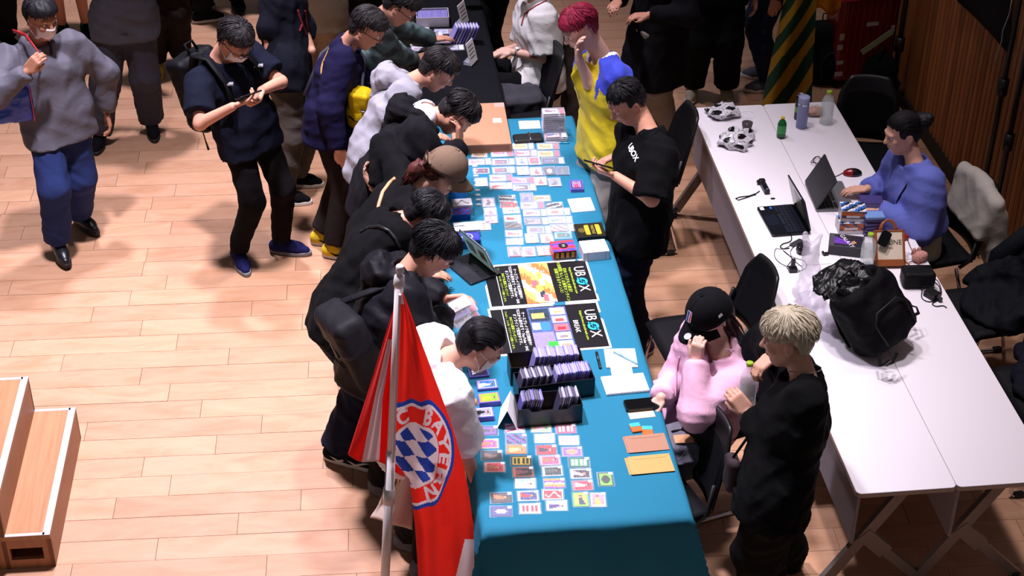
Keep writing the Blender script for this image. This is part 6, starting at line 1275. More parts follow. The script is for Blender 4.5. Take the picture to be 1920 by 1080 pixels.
booster('orange and blue booster box, lower of the pair', .0, 41, (-.01, -.01), -4); booster('orange and blue booster box, upper of the pair', .069, 44)
PACK = mat('pack_purple', '#443a72', .3); PACKB = mat('pack_pale_blue', '#6f8fc8', .3)
ZN = 'lowest,second,third,fourth,fifth,topmost'.split(',')
for k in range(6):
    q = base_at(1634, 436); o = thing('card_pack', f'purple wrapped card pack, {ZN[k]} of the pile by the booster boxes', 'pack', (q[0] + rnd.uniform(-.004, .004), q[1] + rnd.uniform(-.004, .004), WZ + k * .0205), rnd.uniform(-5, 5)); MB().rbox((0, 0, .010), (.105, .075, .0195), .006, .004).obj('wrapped_cards', PACK if k < 5 else PACKB, o); MB().box((0, .03, .0205), (.10, .006, .001)).obj('seam', mat('pack_seam', '#6a62a0', .3), o)
q = base_at(1632, 384); o = thing('card_pack', 'flat purple wrapped pack beside the grey laptop', 'pack', q, -10); MB().rbox((0, 0, .02), (.13, .085, .04), .006, .004).obj('wrapped_cards', PACK, o); MB().box((0, -.0428, .02), (.12, .001, .004)).obj('seam', mat('pack_seam', '#6a62a0', .3), o)
o = pbox('card_box', 'black and violet box with slanted silver lettering', 'box', 1588, 452, (.185, .13, .055), -18, mat('carton_ink', '#1c1a26', .3), ('#6a3aa8', '#26222e', '#4a4a52'), 'fig', z=WZ, seed=12); T2 = (np.stack((nrm(A(.5, -.85, 0)), nrm(A(.85, .5, 0)), A(0, 0, 1)), 1), A(0, 0, .0562)); lettered(o, 'GALAXY', .034, WHT, T2)
# canvas bag lying on the table
c = base_at(1668, 500); o = thing('canvas_bag', 'cream canvas handbag with tan leather trim standing on the table', 'bag', c, -4); CANV = cloth('canvas_cream', '#d3c4b0', .9, bump=(300, .3, .002)); TAN = mat('leather_tan', '#8a4a22', .45)
lean = (frame(A(1, 0, 0), A(0, .62, .78)), A(0, 0, .0)); MB().rbox((0, 0, .095), (.155, .045, .19), .008, .004, 0, lean).obj('bag_body', CANV, o)
for pc, ps in (((0, -.001, .018), (.160, .050, .036)), ((-.073, -.001, .10), (.014, .050, .185)), ((.073, -.001, .10), (.014, .050, .185)), ((0, -.001, .186), (.160, .050, .010))): MB().rbox(pc, ps, .004, .002, 0, lean).obj('leather_trim', TAN, o)
for sy in (-.02, .02): MB().tube([lean[0] @ A(.04 * math.cos(a), sy, .19 + .055 * math.sin(a)) for a in np.linspace(0, math.pi, 13)], .005, 8).obj('handle', TAN, o, smooth=True)
MB().tube([lean[0] @ A(.07, 0, .185), A(.10, .13, .11), A(.14, .12, .03), A(.17, .03, .02), A(.12, -.05, .01), A(.08, .0, .03)], .006, 8, flat=.4).obj('shoulder_strap', TAN, o, smooth=True)
V, Fc = text_geo('CELINE', .036); T = (np.stack((lean[0][:, 0], lean[0][:, 2], -lean[0][:, 1]), 1), lean[0] @ A(.005, -.0237, .125)); MB().add(V, Fc, 0, T).obj('lettering', PK, o); V, Fc = text_geo('PARIS', .013); MB().add(V, Fc, 0, (T[0], lean[0] @ A(.0, -.0237, .095))).obj('lettering', PK, o)
nb = lean[0] @ A(-.03, -.040, .145) + c; phone('dark blue smartphone resting on the canvas bag', nb, lean[0] @ A(.5, 0, .85), -lean[0][:, 1], mat('phone_blue', '#1c2146', .3), .085, .055, .009)
c = base_at(1720, 490); s = S(); s.ell((0, 0, .025), None, (.032, .028, .026), .02).ell((.03, .008, .03), None, (.026, .024, .024), .02).ell((-.02, .02, .045), None, (.012, .012, .028), .01).ell((.01, .028, .045), None, (.012, .012, .028), .01); s.noise(.004, .014, 8); s.plane((0, 0, .0), (0, 0, -1)); o = thing('plush_charm', 'small pink fluffy charm beside the canvas bag', 'charm', c); s.obj('plush', cloth('plush_pink', '#c98f86', .95, bump=(180, .8, .01)), .0042, o); MB().tube([(-.03, -.01, .01), (-.05, -.014, .006), (-.06, -.02, .004)], .003, 6).obj('ring', METAL, o, smooth=True)
o = thing('snack_packet', 'red foil snack packet beyond the canvas bag', 'snack', base_at(1676, 448), 20); s = S(); s.box((0, 0, .014), None, (.07, .045, .014), .012, .01); s.noise(.005, .04, 9); s.obj('foil', mat('foil_red', '#a01818', .25), .005, o); MB().prism(rrect(.04, .04, .01), .0275, .029, 0).obj('label_print', mat('foil_green', '#7a8a2a', .4), o)
# carrier bag, translucent
c = base_at(1530, 590); o = thing('plastic_bag', 'translucent white plastic carrier bag slumped beside the black backpack', 'bag', c); FILM = mat('film_white', '#dcd4e4', .3, alpha=.42, spec=.5, bump=(10, .5, .02)); s = S()
s.ell((-.01, .10, .06), None, (.075, .13, .06), .03).cap((0, .12, .08), (-.0, .20, .22), .055, .04, .05).cap((0, .20, .22), (-.03, .24, .33), .032, .012, .03).cap((0, .20, .22), (.05, .24, .32), .032, .012, .03).ell((.03, -.07, .03), None, (.07, .10, .03), .04); s.noise(.020, .10, 7); s.plane((0, 0, 0), (0, 0, -1)); s.obj('film', FILM, .0075, o)
tag(MB().prism([(-.05, -.04), (.05, -.045), (.052, .04), (-.048, .045)], 0, .002, 0).obj('paper_sheet', PAPER, None, base_at(1578, 500)), 'small white paper sheet beside the clear water bottle', 'paper')
tag(MB().rbox((0, 0, .003), (.045, .13, .006), .004, .001).obj('clear_case', CLEAR2, None, base_at(1703, 590)), 'narrow clear plastic case right of the black backpack', 'case')
# black backpack, open
BPK = cloth('backpack_black', '#0a0a0c', .75, bump=(30, .25, .01)); SHINY = mat('lining_black_shiny', '#0c0c0e', .36, bump=(16, .5, .03), spec=.3)
def backpack(label, c, rz, size, lean_=0, m=BPK, open_=False, straps=True, seed=4, name='backpack', tilt=None):
    o = thing(name, label, 'backpack', c, rz); w_, d_, h_ = size; s = S()
    s.box((0, 0, h_ * .5), None, (w_ / 2, d_ / 2, h_ / 2), .06, .03).ell((0, -d_ * .35, h_ * .36), None, (w_ * .40, d_ * .40, h_ * .34), .05); s.noise(.008, .12, seed)
    if open_: s.ell((0, 0, h_ * 1.04), None, (w_ * .40, d_ * .34, h_ * .34), .02, -1)
    s.plane((0, 0, .001), (0, 0, -1)); s.obj('pack_body', m, .0085, o)
    MB().tube([(x, -d_ * .70, z) for x, z in ((-w_ * .3, h_ * .15), (-w_ * .32, h_ * .5), (-w_ * .2, h_ * .62), (w_ * .2, h_ * .62), (w_ * .32, h_ * .5), (w_ * .3, h_ * .15))], .004, 6).obj('pocket_zip', RUBK, o, smooth=True)
    MB().tube([(-.05, d_ * .35, h_ * .98), (-.045, d_ * .4, h_ * 1.07), (.045, d_ * .4, h_ * 1.07), (.05, d_ * .35, h_ * .98)], .009, 6, flat=.5).obj('grab_handle', m, o, smooth=True)
    if straps:
        for sx in (-1, 1): MB().tube([(sx * .06, d_ * .45, h_ * .92), (sx * .10, d_ * .75, h_ * .7), (sx * .12, d_ * .78, h_ * .35), (sx * w_ * .45, d_ * .5, h_ * .06)], [.022, .026, .02, .01], 8, flat=.35).obj('shoulder_strap', m, o, smooth=True)
    return o
c = base_at(1640, 652); o = backpack('large black backpack lying open on the white table', c + A(.06, -.02, .05), 0, (.33, .20, .36), open_=True); o.rotation_euler = (math.radians(-30), math.radians(-18), math.radians(32))
s = S(); s.ell((0, .03, .31), None, (.13, .07, .05), .02); s.noise(.030, .07, 3); s.obj('crumpled_lining', SHINY, .0075, o)
fl = S(); fl.ell((0, .13, .37), frame(A(1, 0, 0), A(0, -.5, .86)), (.15, .10, .018), .01); fl.noise(.012, .06, 6); fl.obj('open_flap', SHINY, .0075, o)
MB().tube([(-.13, -.02, .335), (-.15, .02, .345), (-.12, .09, .36), (0, .12, .37), (.12, .09, .36), (.15, .02, .345), (.13, -.04, .335), (0, -.08, .325)], .006, 6, closed=True).obj('zip_rim', RUBK, o, smooth=True)
for sx, pts in ((1, [(.16, .05, .08), (.22, .06, .06), (.25, .04, .02), (.22, .0, .01), (.17, .0, .02)]), (-1, [(-.15, -.12, .05), (-.20, -.16, .02), (-.16, -.20, .01), (-.10, -.18, .02)])): MB().tube(pts, .009, 6, flat=.4).obj('webbing', BPK, o, smooth=True)
MB().rbox((-.17, -.18, .012), (.04, .028, .012), .005, .002).obj('buckle', SHELL, o)

# ------------------------------------------------------------------ flags, bags, coats, far table, edges
POLE = mat('pole_white', '#cfc6c4', .4)
T0 = P(750, 497, 1.98); B0 = PY(722, 1080, T0[1] - .03); dirp = nrm(B0 - T0); Lp = (T0[2] - .03) / -dirp[2]; B1 = T0 + dirp * Lp
o = thing('flagpole', 'white telescopic flagpole carrying the red flag', 'flagpole', (B1[0], B1[1], 0)); b0 = A(B1[0], B1[1], 0); rel = lambda t: T0 + dirp * t - b0
MB().tube([rel(.07), rel(.9)], .017, 14).obj('upper_tube', POLE, o, smooth=True); MB().tube([rel(.9), rel(Lp)], .020, 14).obj('lower_tube', POLE, o, smooth=True)
MB().tube([rel(0), rel(.005), rel(.03), rel(.032), rel(.045), rel(.05), rel(.085), rel(.10)], [.012, .016, .016, .012, .012, .020, .023, .017], 14).obj('finial', POLE, o, smooth=True)
tl = (PY(735, 915, T0[1])[2] - T0[2]) / dirp[2]; MB().tube([rel(tl - .02), rel(tl - .018), rel(tl + .06), rel(tl + .065)], [.019, .025, .025, .020], 14).obj('clamp_collar', POLE, o, smooth=True)
for a in range(4): MB().tube([(0, 0, .03), (.24 * math.cos(a * 1.571 + .4), .24 * math.sin(a * 1.571 + .4), .012)], [.02, .014], 8).obj('foot', POLE, o, smooth=True)
MB().lathe([(.05, 0), (.05, .04), (.028, .06), (.028, .10)], 16).obj('foot_hub', POLE, o, smooth=True)
FLAGM = printmat('flag_cloth', .75, .1, (9, .25), .55); FR, FW_, FB = A(hx('#e8281c')), A(hx('#e2cfd0')), A(hx('#23409a'))
FY = T0[1] - .05
def interp(tab, t):
    for (a, u, v), (b, u2, v2) in zip(tab, tab[1:]):
        if a <= t <= b: k = (t - a) / (b - a); return u + (u2 - u) * k, v + (v2 - v) * k
    return tab[-1][1:]
RL = [(0, 752, 548), (.25, 747, 660), (.5, 742, 790), (.62, 742, 868), (.68, 768, 898), (.8, 778, 985), (1, 790, 1165)]; RR = [(0, 756, 548), (.25, 797, 660), (.5, 845, 790), (.62, 868, 868), (.68, 876, 905), (.8, 888, 985), (1, 892, 1165)]
def right_sheet(t, s):
    (xl, yl), (xr, yr) = interp(RL, t), interp(RR, t); y = FY - .03 + t * .02 + (.012 + .035 * t) * math.sin(s * 7.5 + t * 2.2 + .6) * (s * (1 - .3 * s) + .12) + .008 * math.sin(s * 17 + t * 5)
    return PY(xl + (xr - xl) * s, yl + (yr - yl) * s, y)
LL = [(0, 747, 550), (.3, 716, 650), (.6, 690, 735), (1, 652, 852)]; LR = [(0, 752, 550), (.3, 748, 660), (.6, 744, 770), (1, 770, 892)]
def left_sheet(t, s):
    (xl, yl), (xr, yr) = interp(LL, t), interp(LR, t); y = FY + .085 + .03 * t * math.sin(s * 9 + 1.2) + .01 * math.sin(s * 21 + t * 3)
    return PY(xl + (xr - xl) * s, yl + (yr - yl) * s + 6 * t * math.sin(s * 9), y)
eC = PY(778, 848, FY); eRx = abs(PY(852, 848, FY)[0] - eC[0]); eRz = abs(PY(778, 950, FY)[2] - eC[2])
NT, NS = 380, 124
Gr = np.array([[right_sheet(i / NT, j / NS) for j in range(NS + 1)] for i in range(NT + 1)]); fo = thing('flag', 'red football club flag with round crest hanging from the white pole', 'flag', (T0[0], T0[1], T0[2]))
ce = (Gr[:-1, :-1] + Gr[1:, :-1] + Gr[:-1, 1:] + Gr[1:, 1:]).reshape(-1, 3) / 4; tt, ss = [v.reshape(-1) for v in np.meshgrid((np.arange(NT) + .5) / NT, (np.arange(NS) + .5) / NS, indexing='ij')]
uu, vv = (ce[:, 0] - eC[0]) / eRx, (ce[:, 2] - eC[2]) / eRz; rr = np.hypot(uu, vv); cols = np.tile(FR, (len(ce), 1))
cols[(tt > .83) & (ss > .55) & (np.abs((ss - .98) + (tt - .84) * 2.3) < .16)] = FW_; cols[(tt < .05) & (ss < .5)] = FW_
cols[rr < 1] = FB; cols[rr < .925] = FW_; cols[rr < .875] = FR; cols[rr < .60] = FW_
da, db = uu * 3.4 + vv * 1.3, vv * 3.6; cols[(rr < .545) & ((np.floor(da + db * .5) + np.floor(db)).astype(int) % 2 == 1)] = FB
for ch, ang in zip('C BAYERN', (112, 0, 62, 36, 11, -12, -35, -61)):
    if ch == ' ': continue
    V, Fc = text_geo(ch, .36, bold=.014); th = math.radians(ang) - V[:, 0] * 1.2 / .74; r_ = .737 + V[:, 1] * .92; L2 = np.stack((r_ * np.cos(th), r_ * np.sin(th)), 1)
    for f in Fc:
        for k in range(1, len(f) - 1):
            a, b, c = L2[f[0]], L2[f[k]], L2[f[k + 1]]; cr = lambda p, q: (q[0] - p[0]) * (vv - p[1]) - (q[1] - p[1]) * (uu - p[0]); d1, d2, d3 = cr(a, b), cr(b, c), cr(c, a); cols[((d1 >= 0) & (d2 >= 0) & (d3 >= 0)) | ((d1 <= 0) & (d2 <= 0) & (d3 <= 0))] = FW_
b = MB().grid(Gr - A(fo.location)); link('fly_panel', mesh_data('fly_panel', b.V, b.F, FLAGM, None, True, cols), fo)
Gl = np.array([[left_sheet(i / 60, j / 36) for j in range(37)] for i in range(61)]); cols = []
for i in range(60):
    for j in range(36): s_ = j / 36; cols.append(FW_ if (.20 < s_ < .50 and i > 14) or s_ > .90 else FR)
b = MB().grid(Gl - A(fo.location)); thick(link('hoist_panel', mesh_data('hoist_panel', b.V, b.F, FLAGM, None, True, cols), fo), .001)
MB().tube([PY(*v, FY - .02) - A(fo.location) for v in ((750, 552), (744, 700), (737, 866))], .006, 6).obj('hoist_tie', mat('flag_letter_white', '#e2cfd0', .75), fo)
# striped flag by the far end
YF = 4.25; fo = thing('flag', 'green flag with diagonal golden stripes hanging beyond the white tables', 'flag', PY(1500, 0, YF)); G2 = []; cols = []
SL_ = [(0, 1486, -150), (.45, 1468, 10), (.75, 1446, 110), (1, 1424, 215)]; SR_ = [(0, 1536, -150), (.45, 1531, 10), (.75, 1525, 110), (1, 1521, 215)]
for i in range(161):
    row = []
    for j in range(61):
        (xl, yl), (xr, yr) = interp(SL_, i / 160), interp(SR_, i / 160); s_ = j / 60; row.append(PY(xl + (xr - xl) * s_, yl + (yr - yl) * s_, YF + .05 * math.sin(s_ * 8 + i * .02) * (.3 + i / 160)))
    G2.append(row)
G2 = np.array(G2); GG, GY = A(hx('#0d4a2c')), A(hx('#c59a12'))
for i in range(160):
    for j in range(60): cols.append(GY if ((i / 160 * 5.2 + j / 60 * 1.9 + .15) % 1.0) < .46 else GG)
b = MB().grid(G2 - A(fo.location)); thick(link('striped_cloth', mesh_data('striped_cloth', b.V, b.F, FLAGM, None, True, cols), fo), .001)
pt = PY(1512, -165, YF + .06); o = thing('flag_stand', 'dark pole standing behind the striped flag', 'pole', (pt[0], pt[1], 0)); MB().tube([(0, 0, .02), (0, 0, 2.0)], .014, 8).obj('pole', SHELL, o, smooth=True); MB().lathe([(.16, 0), (.16, .015), (.03, .03)], 18).obj('base', SHELL, o); MB().tube([(0, 0, pt[2]), A(G2[0, 0]) - A(pt[0], pt[1], 0)], .006, 6).obj('cross_bar', SHELL, o)
# bags carried by people
BLUEB = mat('bag_blue', '#1c3fa0', .4, bump=(12, .5, .02)); REDS = mat('strap_red', '#c8202a', .5)
i = PEOPLE['walker']; cb = PY(20, 193, i['pel'][1] - .20); o = thing('shoulder_bag', 'royal blue shoulder bag with red strap under the arm of the walking man', 'bag', cb); s = S(); s.box((0, 0, 0), frame(A(1, .2, 0), A(0, 0, 1)), (.12, .05, .115), .03, .03); s.noise(.010, .12, 4); s.obj('bag_body', BLUEB, .008, o)
p1 = i['shs'][0] + i['up'] * .055 + i['lf'] * .05; MB().tube([cb * 0 + A(.06, -.03, .10), (PY(45, 150, cb[1] - .07) - cb), (PY(72, 97, i['nk'][1] - .20) - cb), (PY(48, 66, i['nk'][1] - .14) - cb), (PY(25, 58, i['nk'][1] - .0) - cb)], .012, 8, flat=.45).obj('strap', REDS, o, smooth=True); MB().box((.121, -.02, .0), (.004, .008, .22)).obj('piping', REDS, o)
i = PEOPLE['backpacker']; cb = i['nk'] * .55 + i['pel'] * .45 - i['fw'] * .235 - i['lf'] * .03; o = thing('backpack', 'black backpack worn by the man looking at his phone', 'backpack', cb); Rb = frame(-i['fw'], i['up'])
s = S(); s.box((0, 0, -.02), Rb, (.085, .145, .235), .05, .03).box(Rb @ A(.07, 0, -.08), Rb, (.05, .12, .15), .04, .03); s.noise(.007, .12, 9); s.obj('pack_body', cloth('pack_black', '#0b0b0e', .6), .0085, o)
for sx, nm in ((1, 0), (-1, 1)):
    sg = -1 if nm == 0 else 1; sh = i['nk'] + i['lf'] * sg * .105
    pts = [sh - i['fw'] * .16 - i['up'] * .08, sh - i['fw'] * .07 + i['up'] * .025, sh + i['fw'] * .055 + i['up'] * .005, sh + i['fw'] * .155 - i['up'] * .13 + i['lf'] * sg * .01, sh + i['fw'] * .155 - i['up'] * .27 + i['lf'] * sg * .03, sh + i['fw'] * .03 - i['up'] * .38 + i['lf'] * sg * .085]
    so = MB().tube([p - cb for p in pts], [.028, .034, .034, .034, .026, .012], 8, flat=.35).obj('shoulder_strap', cloth('pack_black', '#0b0b0e', .6), o, smooth=True)
    MB().box(tuple(pts[3] - cb + i['fw'] * .012), (.05, .03, .008)).obj('reflective_band', mat('reflective_grey', '#8a8a90', .4), so)
MB().tube([Rb @ A(-.05, -.03, .22), Rb @ A(-.03, -.028, .275), Rb @ A(-.03, .028, .275), Rb @ A(-.05, .03, .22)], .009, 6).obj('grab_handle', cloth('pack_black', '#0b0b0e', .6), o, smooth=True); MB().tube([Rb @ A(.02, .10, -.24), Rb @ A(.03, .10, -.30), Rb @ A(.03, .105, -.37)], [.004, .004, .008], 6).obj('hanging_strap', RUBK, o, smooth=True)
for px_, key, lab, side in ((0, 'backpacker', 'black smartphone in the hands of the man with the backpack', 0), (1, 'phoneman', 'black smartphone held by the man in the black T-shirt', 1)):
    w_, d_, n_, sd = PEOPLE[key]['hands'][side]; cph = w_ + d_ * .105 - n_ * .022; phone(lab, cph, nrm(d_ + sd * .5), -n_ + A(0, 0, .3), PHK, .15, .074, .009)
i = PEOPLE['navysweat']; cb = PY(678, 200, i['pel'][1] - .12); o = thing('sling_bag', 'yellow sling bag on the man in the navy sweatshirt', 'bag', cb); YEL = cloth('bag_yellow', '#c4a012', .6); Rb = frame(A(.9, -.4, 0), A(-.25, 0, 1)); s = S(); s.box((0, 0, 0), Rb, (.075, .055, .125), .045, .03).box(Rb @ A(.0, -.0, -.05), Rb, (.085, .07, .07), .04, .03); s.noise(.006, .1, 3); s.obj('bag_body', YEL, .0075, o)
s = S(); s.box(Rb @ A(.005, -.05, .04), Rb, (.062, .018, .08), .018, .02); s.noise(.003, .08, 2); s.obj('front_flap', YEL, .0075, o); MB().tube([Rb @ A(x, -.069, z) for x, z in ((-.055, -.03), (-.02, -.055), (.03, -.05), (.06, -.02))], .006, 6).obj('flap_edge', RUBK, o, smooth=True); MB().box((.04, -.072, .02), (.03, .004, .018), 0, (Rb, A(0, 0, 0))).obj('name_tag', PK, o); MB().box((.04, -.0745, .02), (.022, .002, .006), 0, (Rb, A(0, 0, 0))).obj('tag_print', WHT, o)
n_ = i['nk']; MB().tube([Rb @ A(0, .03, .12), n_ + i['lf'] * .09 + i['fw'] * .12 - i['up'] * .10 - cb, n_ + i['lf'] * .08 + i['up'] * .025 - i['fw'] * .02 - cb, n_ - i['fw'] * .125 - i['up'] * .12 - cb, n_ - i['fw'] * .15 - i['lf'] * .1 - i['up'] * .36 - cb], .011, 6, flat=.5).obj('strap', mat('strap_grey', '#2a2938', .7), o, smooth=True)
i = PEOPLE['blackjacket']; cb = PY(664, 640, i['pel'][1] - .10); o = thing('backpack', 'charcoal flap backpack hanging behind the man in the black jacket', 'backpack', cb); CH = cloth('pack_charcoal', '#1d1c20', .6); Rb = frame(nrm(A(-.75, -.35, -.25)), A(-.35, 0, 1)); s = S(); s.box((0, 0, -.04), Rb, (.075, .14, .20), .05, .03); s.noise(.006, .12, 7); s.obj('pack_body', cloth('pack_brown_black', '#211d1b', .7), .0085, o); s = S(); s.box(Rb @ A(.02, 0, .09), Rb, (.080, .15, .10), .05, .03); s.noise(.005, .12, 8); s.obj('top_flap', CH, .0085, o); MB().rbox((.098, 0, .03), (.012, .035, .11), .004, .002, 0, (Rb, A(0, 0, 0))).obj('flap_strap', RUBK, o); MB().tube([Rb @ A(.105, -.06, -.06), Rb @ A(.105, .06, -.06)], .004, 5).obj('zip', RUBK, o)
MB().tube([Rb @ A(-.02, -.08, .17), i['nk'] - i['lf'] * .12 + i['up'] * .02 - cb, i['nk'] - i['lf'] * .13 + i['fw'] * .14 - i['up'] * .12 - cb], [.024, .028, .022], 8, flat=.4).obj('shoulder_strap', CH, o, smooth=True)
i = PEOPLE['whitetee']; n_ = i['nk']; cb = PY(748, 935, .30); o = thing('tote_bag', 'off white cotton tote bag hanging beside the man in the white T-shirt', 'bag', cb); TOT = cloth('cotton_offwhite', '#c9b2a4', .9); G3 = []
for a in range(15):
    row = []
    for b_ in range(13):
        u, v = b_ / 12, a / 14; row.append((PY(742 + 30 * u - 46 * v * (1 - u) + 0 * u, 888 + 95 * v + 8 * u * v - 12 * v * (1 - u), .30 + .05 * math.sin(u * 6 + v * 2)) - cb))
    G3.append(row)
thick(MB().grid(G3).obj('bag_body', TOT, o, smooth=True), .02); MB().tube([A(0, 0, .10), n_ - i['lf'] * .15 - i['fw'] * .09 - i['up'] * .22 - cb, n_ - i['lf'] * .155 - i['up'] * .03 - cb, n_ - i['lf'] * .15 + i['fw'] * .12 - i['up'] * .16 - cb], .016, 8, flat=.3).obj('strap', TOT, o, smooth=True)
# cards held by the man in the black jacket
w_, d_, n_, sd = PEOPLE['blackjacket']['hands'][0]
hc = P(862, 580, .97)
for k, (lab, dx, dy, dz, cc) in enumerate((('white card box held in the hands over the poster', 0, 0, .03, ('#c8c0b0', '#e8e4e4', '#f0eef0')), ('violet sleeved card held under the white card', .01, -.03, .012, ('#6a3a5a', '#7a70b8', '#a8a0d0')), ('clear cased card held lowest in the hands', .02, -.07, -.006, ('#5a4a48', '#b8b4bc', '#d0cdd6')))):
    s_ = card(lab, 0, 0, *cc, 'fig', 'slab' if k else 'top', 15, False); s_.location = (hc[0] + dx, hc[1] + dy, hc[2] + dz); s_.rotation_euler = (.25, -.3, .3)
# bottle in the blond man's hands
hb = P(1394, 735, 1.13); bottle('water bottle with lime cap being opened by the blond man', P(1400, 768, 1.05), .235, .036, LIMEC, fluid=.45, wrap=mat('wrap_pale', '#d4dcd8', .3, alpha=.5), up=nrm(P(1430, 690, 1.25) - P(1400, 768, 1.05)))
# coats
def coat(label, pts, rad, m, seed, name='coat', cat='coat', k=.05, wr=.016, h=.011, cutz=None):
    c = A(pts[0][0]); o = thing(name, label, cat, c); s = S()
    for a, b in zip(pts, pts[1:]): s.cap(A(a[0]) - c, A(b[0]) - c, a[1], b[1], k)
    s.noise(wr, .12, seed); s.obj('cloth', m, h, o); return o
CREAM = cloth('coat_cream', '#a8a29a', .95, bump=(14, .25, .012))
o = thing('jacket', 'cream fleece jacket draped over the chair of the woman in blue', 'jacket', (1.06, 2.27, 0), 186); s = S()
for yy in np.linspace(-.20, .20, 9): s.cap((-.30, yy, .86 - abs(yy) * .22), (-.345, yy * 1.08, .47 - .3 * max(0, yy)), .030, .030, .05).cap((-.29, yy, .86 - abs(yy) * .22), (-.235, yy * .95, .62), .030, .026, .05)
s.cap((-.33, .18, .72), (-.36, .25, .34), .06, .05, .05); s.noise(.007, .18, 6); s.obj('fleece', CREAM, .009, o)
DK = cloth('coat_ink', '#101117', .8, bump=(9, .6, .03)); DK2 = cloth('coat_midnight', '#0e0f1a', .75, bump=(9, .6, .03))
def draped(label, c, rz, m, seed, wr=.02):
    o = thing('coat', label, 'coat', c, rz); s = S()
    for yy in np.linspace(-.22, .22, 7): s.cap((-.27, yy, .86 - abs(yy) * .25), (-.34, yy * 1.15, .42), .045, .06, .06); s.cap((-.27, yy, .85 - abs(yy) * .25), (-.17, yy * .9, .50), .045, .055, .06)
    s.cap((-.15, -.20, .60), (.02, -.26, .50), .07, .06, .06).cap((-.15, .18, .60), (.05, .20, .51), .07, .06, .06).ell((-.02, 0, .49), None, (.22, .22, .05), .05); s.noise(wr, .16, seed); s.obj('coat_cloth', m, .0115, o)
    for sy in (-1, 1): MB().tube([(-.22, sy * .20, .80), (-.10, sy * .27, .62), (-.08, sy * .26, .40)], [.055, .05, .042], 10).obj('sleeve', m, o, smooth=True)
    return o
draped('dark padded coat over the chair behind the pouch', (1.26, 1.62, 0), 184, DK, 4); draped('black coat over the chair at the right edge of the photograph', (1.28, .92, 0), 184, DK2, 5)
o = thing('jacket', 'grey wool jacket lying folded beside the man in the white jersey', 'jacket', P(965, 200, .45) * A(1, 1, 0) + A(0, 0, .0)); s = S(); s.box((0, .0, .50), frame(A(1, .3, 0), A(0, 0, 1)), (.17, .12, .07), .05, .05).cap((-.1, .05, .52), (.16, -.02, .45), .08, .07, .05).cap((.05, 0, .46), (.1, -.05, .12), .09, .06, .06); s.noise(.018, .12, 5); s.obj('wool', cloth('wool_grey', '#3b3a40', .95), .010, o)
TWEED = mat('tweed_brown_grey', '#4a4340', .95, var=.6, vscale=120, bump=(120, .6, .006))
o = thing('coat', 'brown grey tweed coat hanging down between the jersey chair and the red haired man', 'coat', P(1062, 215, .2) * A(1, 1, 0)); s = S()
for yy in np.linspace(-.10, .10, 4): s.cap((.0, yy, .85), (.03, yy * 1.2, .22), .035, .05, .05)
s.noise(.014, .12, 3); s.obj('tweed', TWEED, .010, o)
o = thing('bag', 'grey mesh bag with black straps on the nearest chair', 'bag', P(1282, 870, .47)); s = S(); s.box((0, 0, .07), None, (.16, .11, .11), .06, .03); s.noise(.016, .09, 5); s.obj('bag_body', mat('bag_mesh_grey', '#5e5a66', .7, var=.3, vscale=20, bump=(20, .5, .02)), .009, o)
for yy in (-.05, .03): MB().tube([(-.16, yy, .05), (-.06, yy, .175), (.08, yy + .02, .18), (.17, yy, .09)], .008, 6, flat=.4).obj('strap', BLK, o, smooth=True)
MB().tube([(-.15, .05, .16), (-.16, .08, .20), (-.14, .1, .16), (-.12, .08, .13)], .005, 6).obj('chain_ring', METAL, o, smooth=True); MB().rbox((-.02, -.04, .185), (.09, .06, .006), .006, .002).obj('tan_patch', mat('leather_beige', '#c8946c', .5), o)
i = PEOPLE['blond']; cb = PY(1372, 885, i['pel'][1] + .1); o = thing('keyring_pouch', 'black embroidered pouch hanging at the hip of the blond man', 'pouch', cb); s = S(); s.box((0, 0, 0), None, (.03, .05, .08), .025, .02); s.noise(.006, .05, 3); s.obj('pouch_body', mat('embroidery', '#2a1a20', .8, var=.9, vscale=40), .006, o); MB().tube([(0, 0, .08), (.03, .0, .14), (.06, 0, .20)], .006, 6).obj('strap', BLK, o, smooth=True)
# suitcase, bags and poles by the wall
RED = mat('suitcase_red', '#6e0a10', .28, coat=.5); c = P(1640, 158, 0); o = thing('suitcase', 'red hard shell suitcase with stickers standing at the wall end', 'suitcase', (c[0] - .13, c[1] + .10, 0), 6)
MB().rbox((0, 0, .38), (.46, .28, .66), .06, .03).obj('shell', RED, o)
for k in range(9): MB().rbox((-.19 + .0475 * k, -.142, .38), (.012, .008, .58), .003, .002).obj('rib', RED, o)
MB().tube([(-.23, -.141, .715 - .02), (0, -.141, .70), (.23, -.141, .695)], .012, 8).obj('edge_band', mat('suitcase_red_edge', '#a01820', .25, metal=.3), o, smooth=True)
for k, (x, z, w_, h_, a) in enumerate(((-.20, .42, .035, .05, 0), (-.205, .34, .04, .04, 0), (-.19, .22, .05, .03, 0), (-.19, .13, .06, .035, 0), (.02, .50, .09, .03, 0), (.18, .45, .03, .05, .4))): MB().box((x, -.1475, z), (w_, .0012, h_)).obj('sticker', mat('sticker_dull', '#a89a94', .6), o)
T = (frame(A(.8, 0, .55), A(-.55, 0, .8)), A(.07, -.155, .36)); MB().box((0, 0, 0), (.26, .003, .045), 0, T).obj('luggage_tag', mat('tag_paper_green', '#9aa47a', .7), o)
MB().tube([(-.1, .0, .71), (-.1, 0, .74), (.1, 0, .74), (.1, 0, .71)], .012, 8).obj('carry_handle', SHELL, o, smooth=True)
for sx in (-.18, .18):
    for sy in (-.1, .1): MB().tube([(sx - .012, sy, .028), (sx + .012, sy, .028)], .028, 10).obj('wheel', CAST, o)
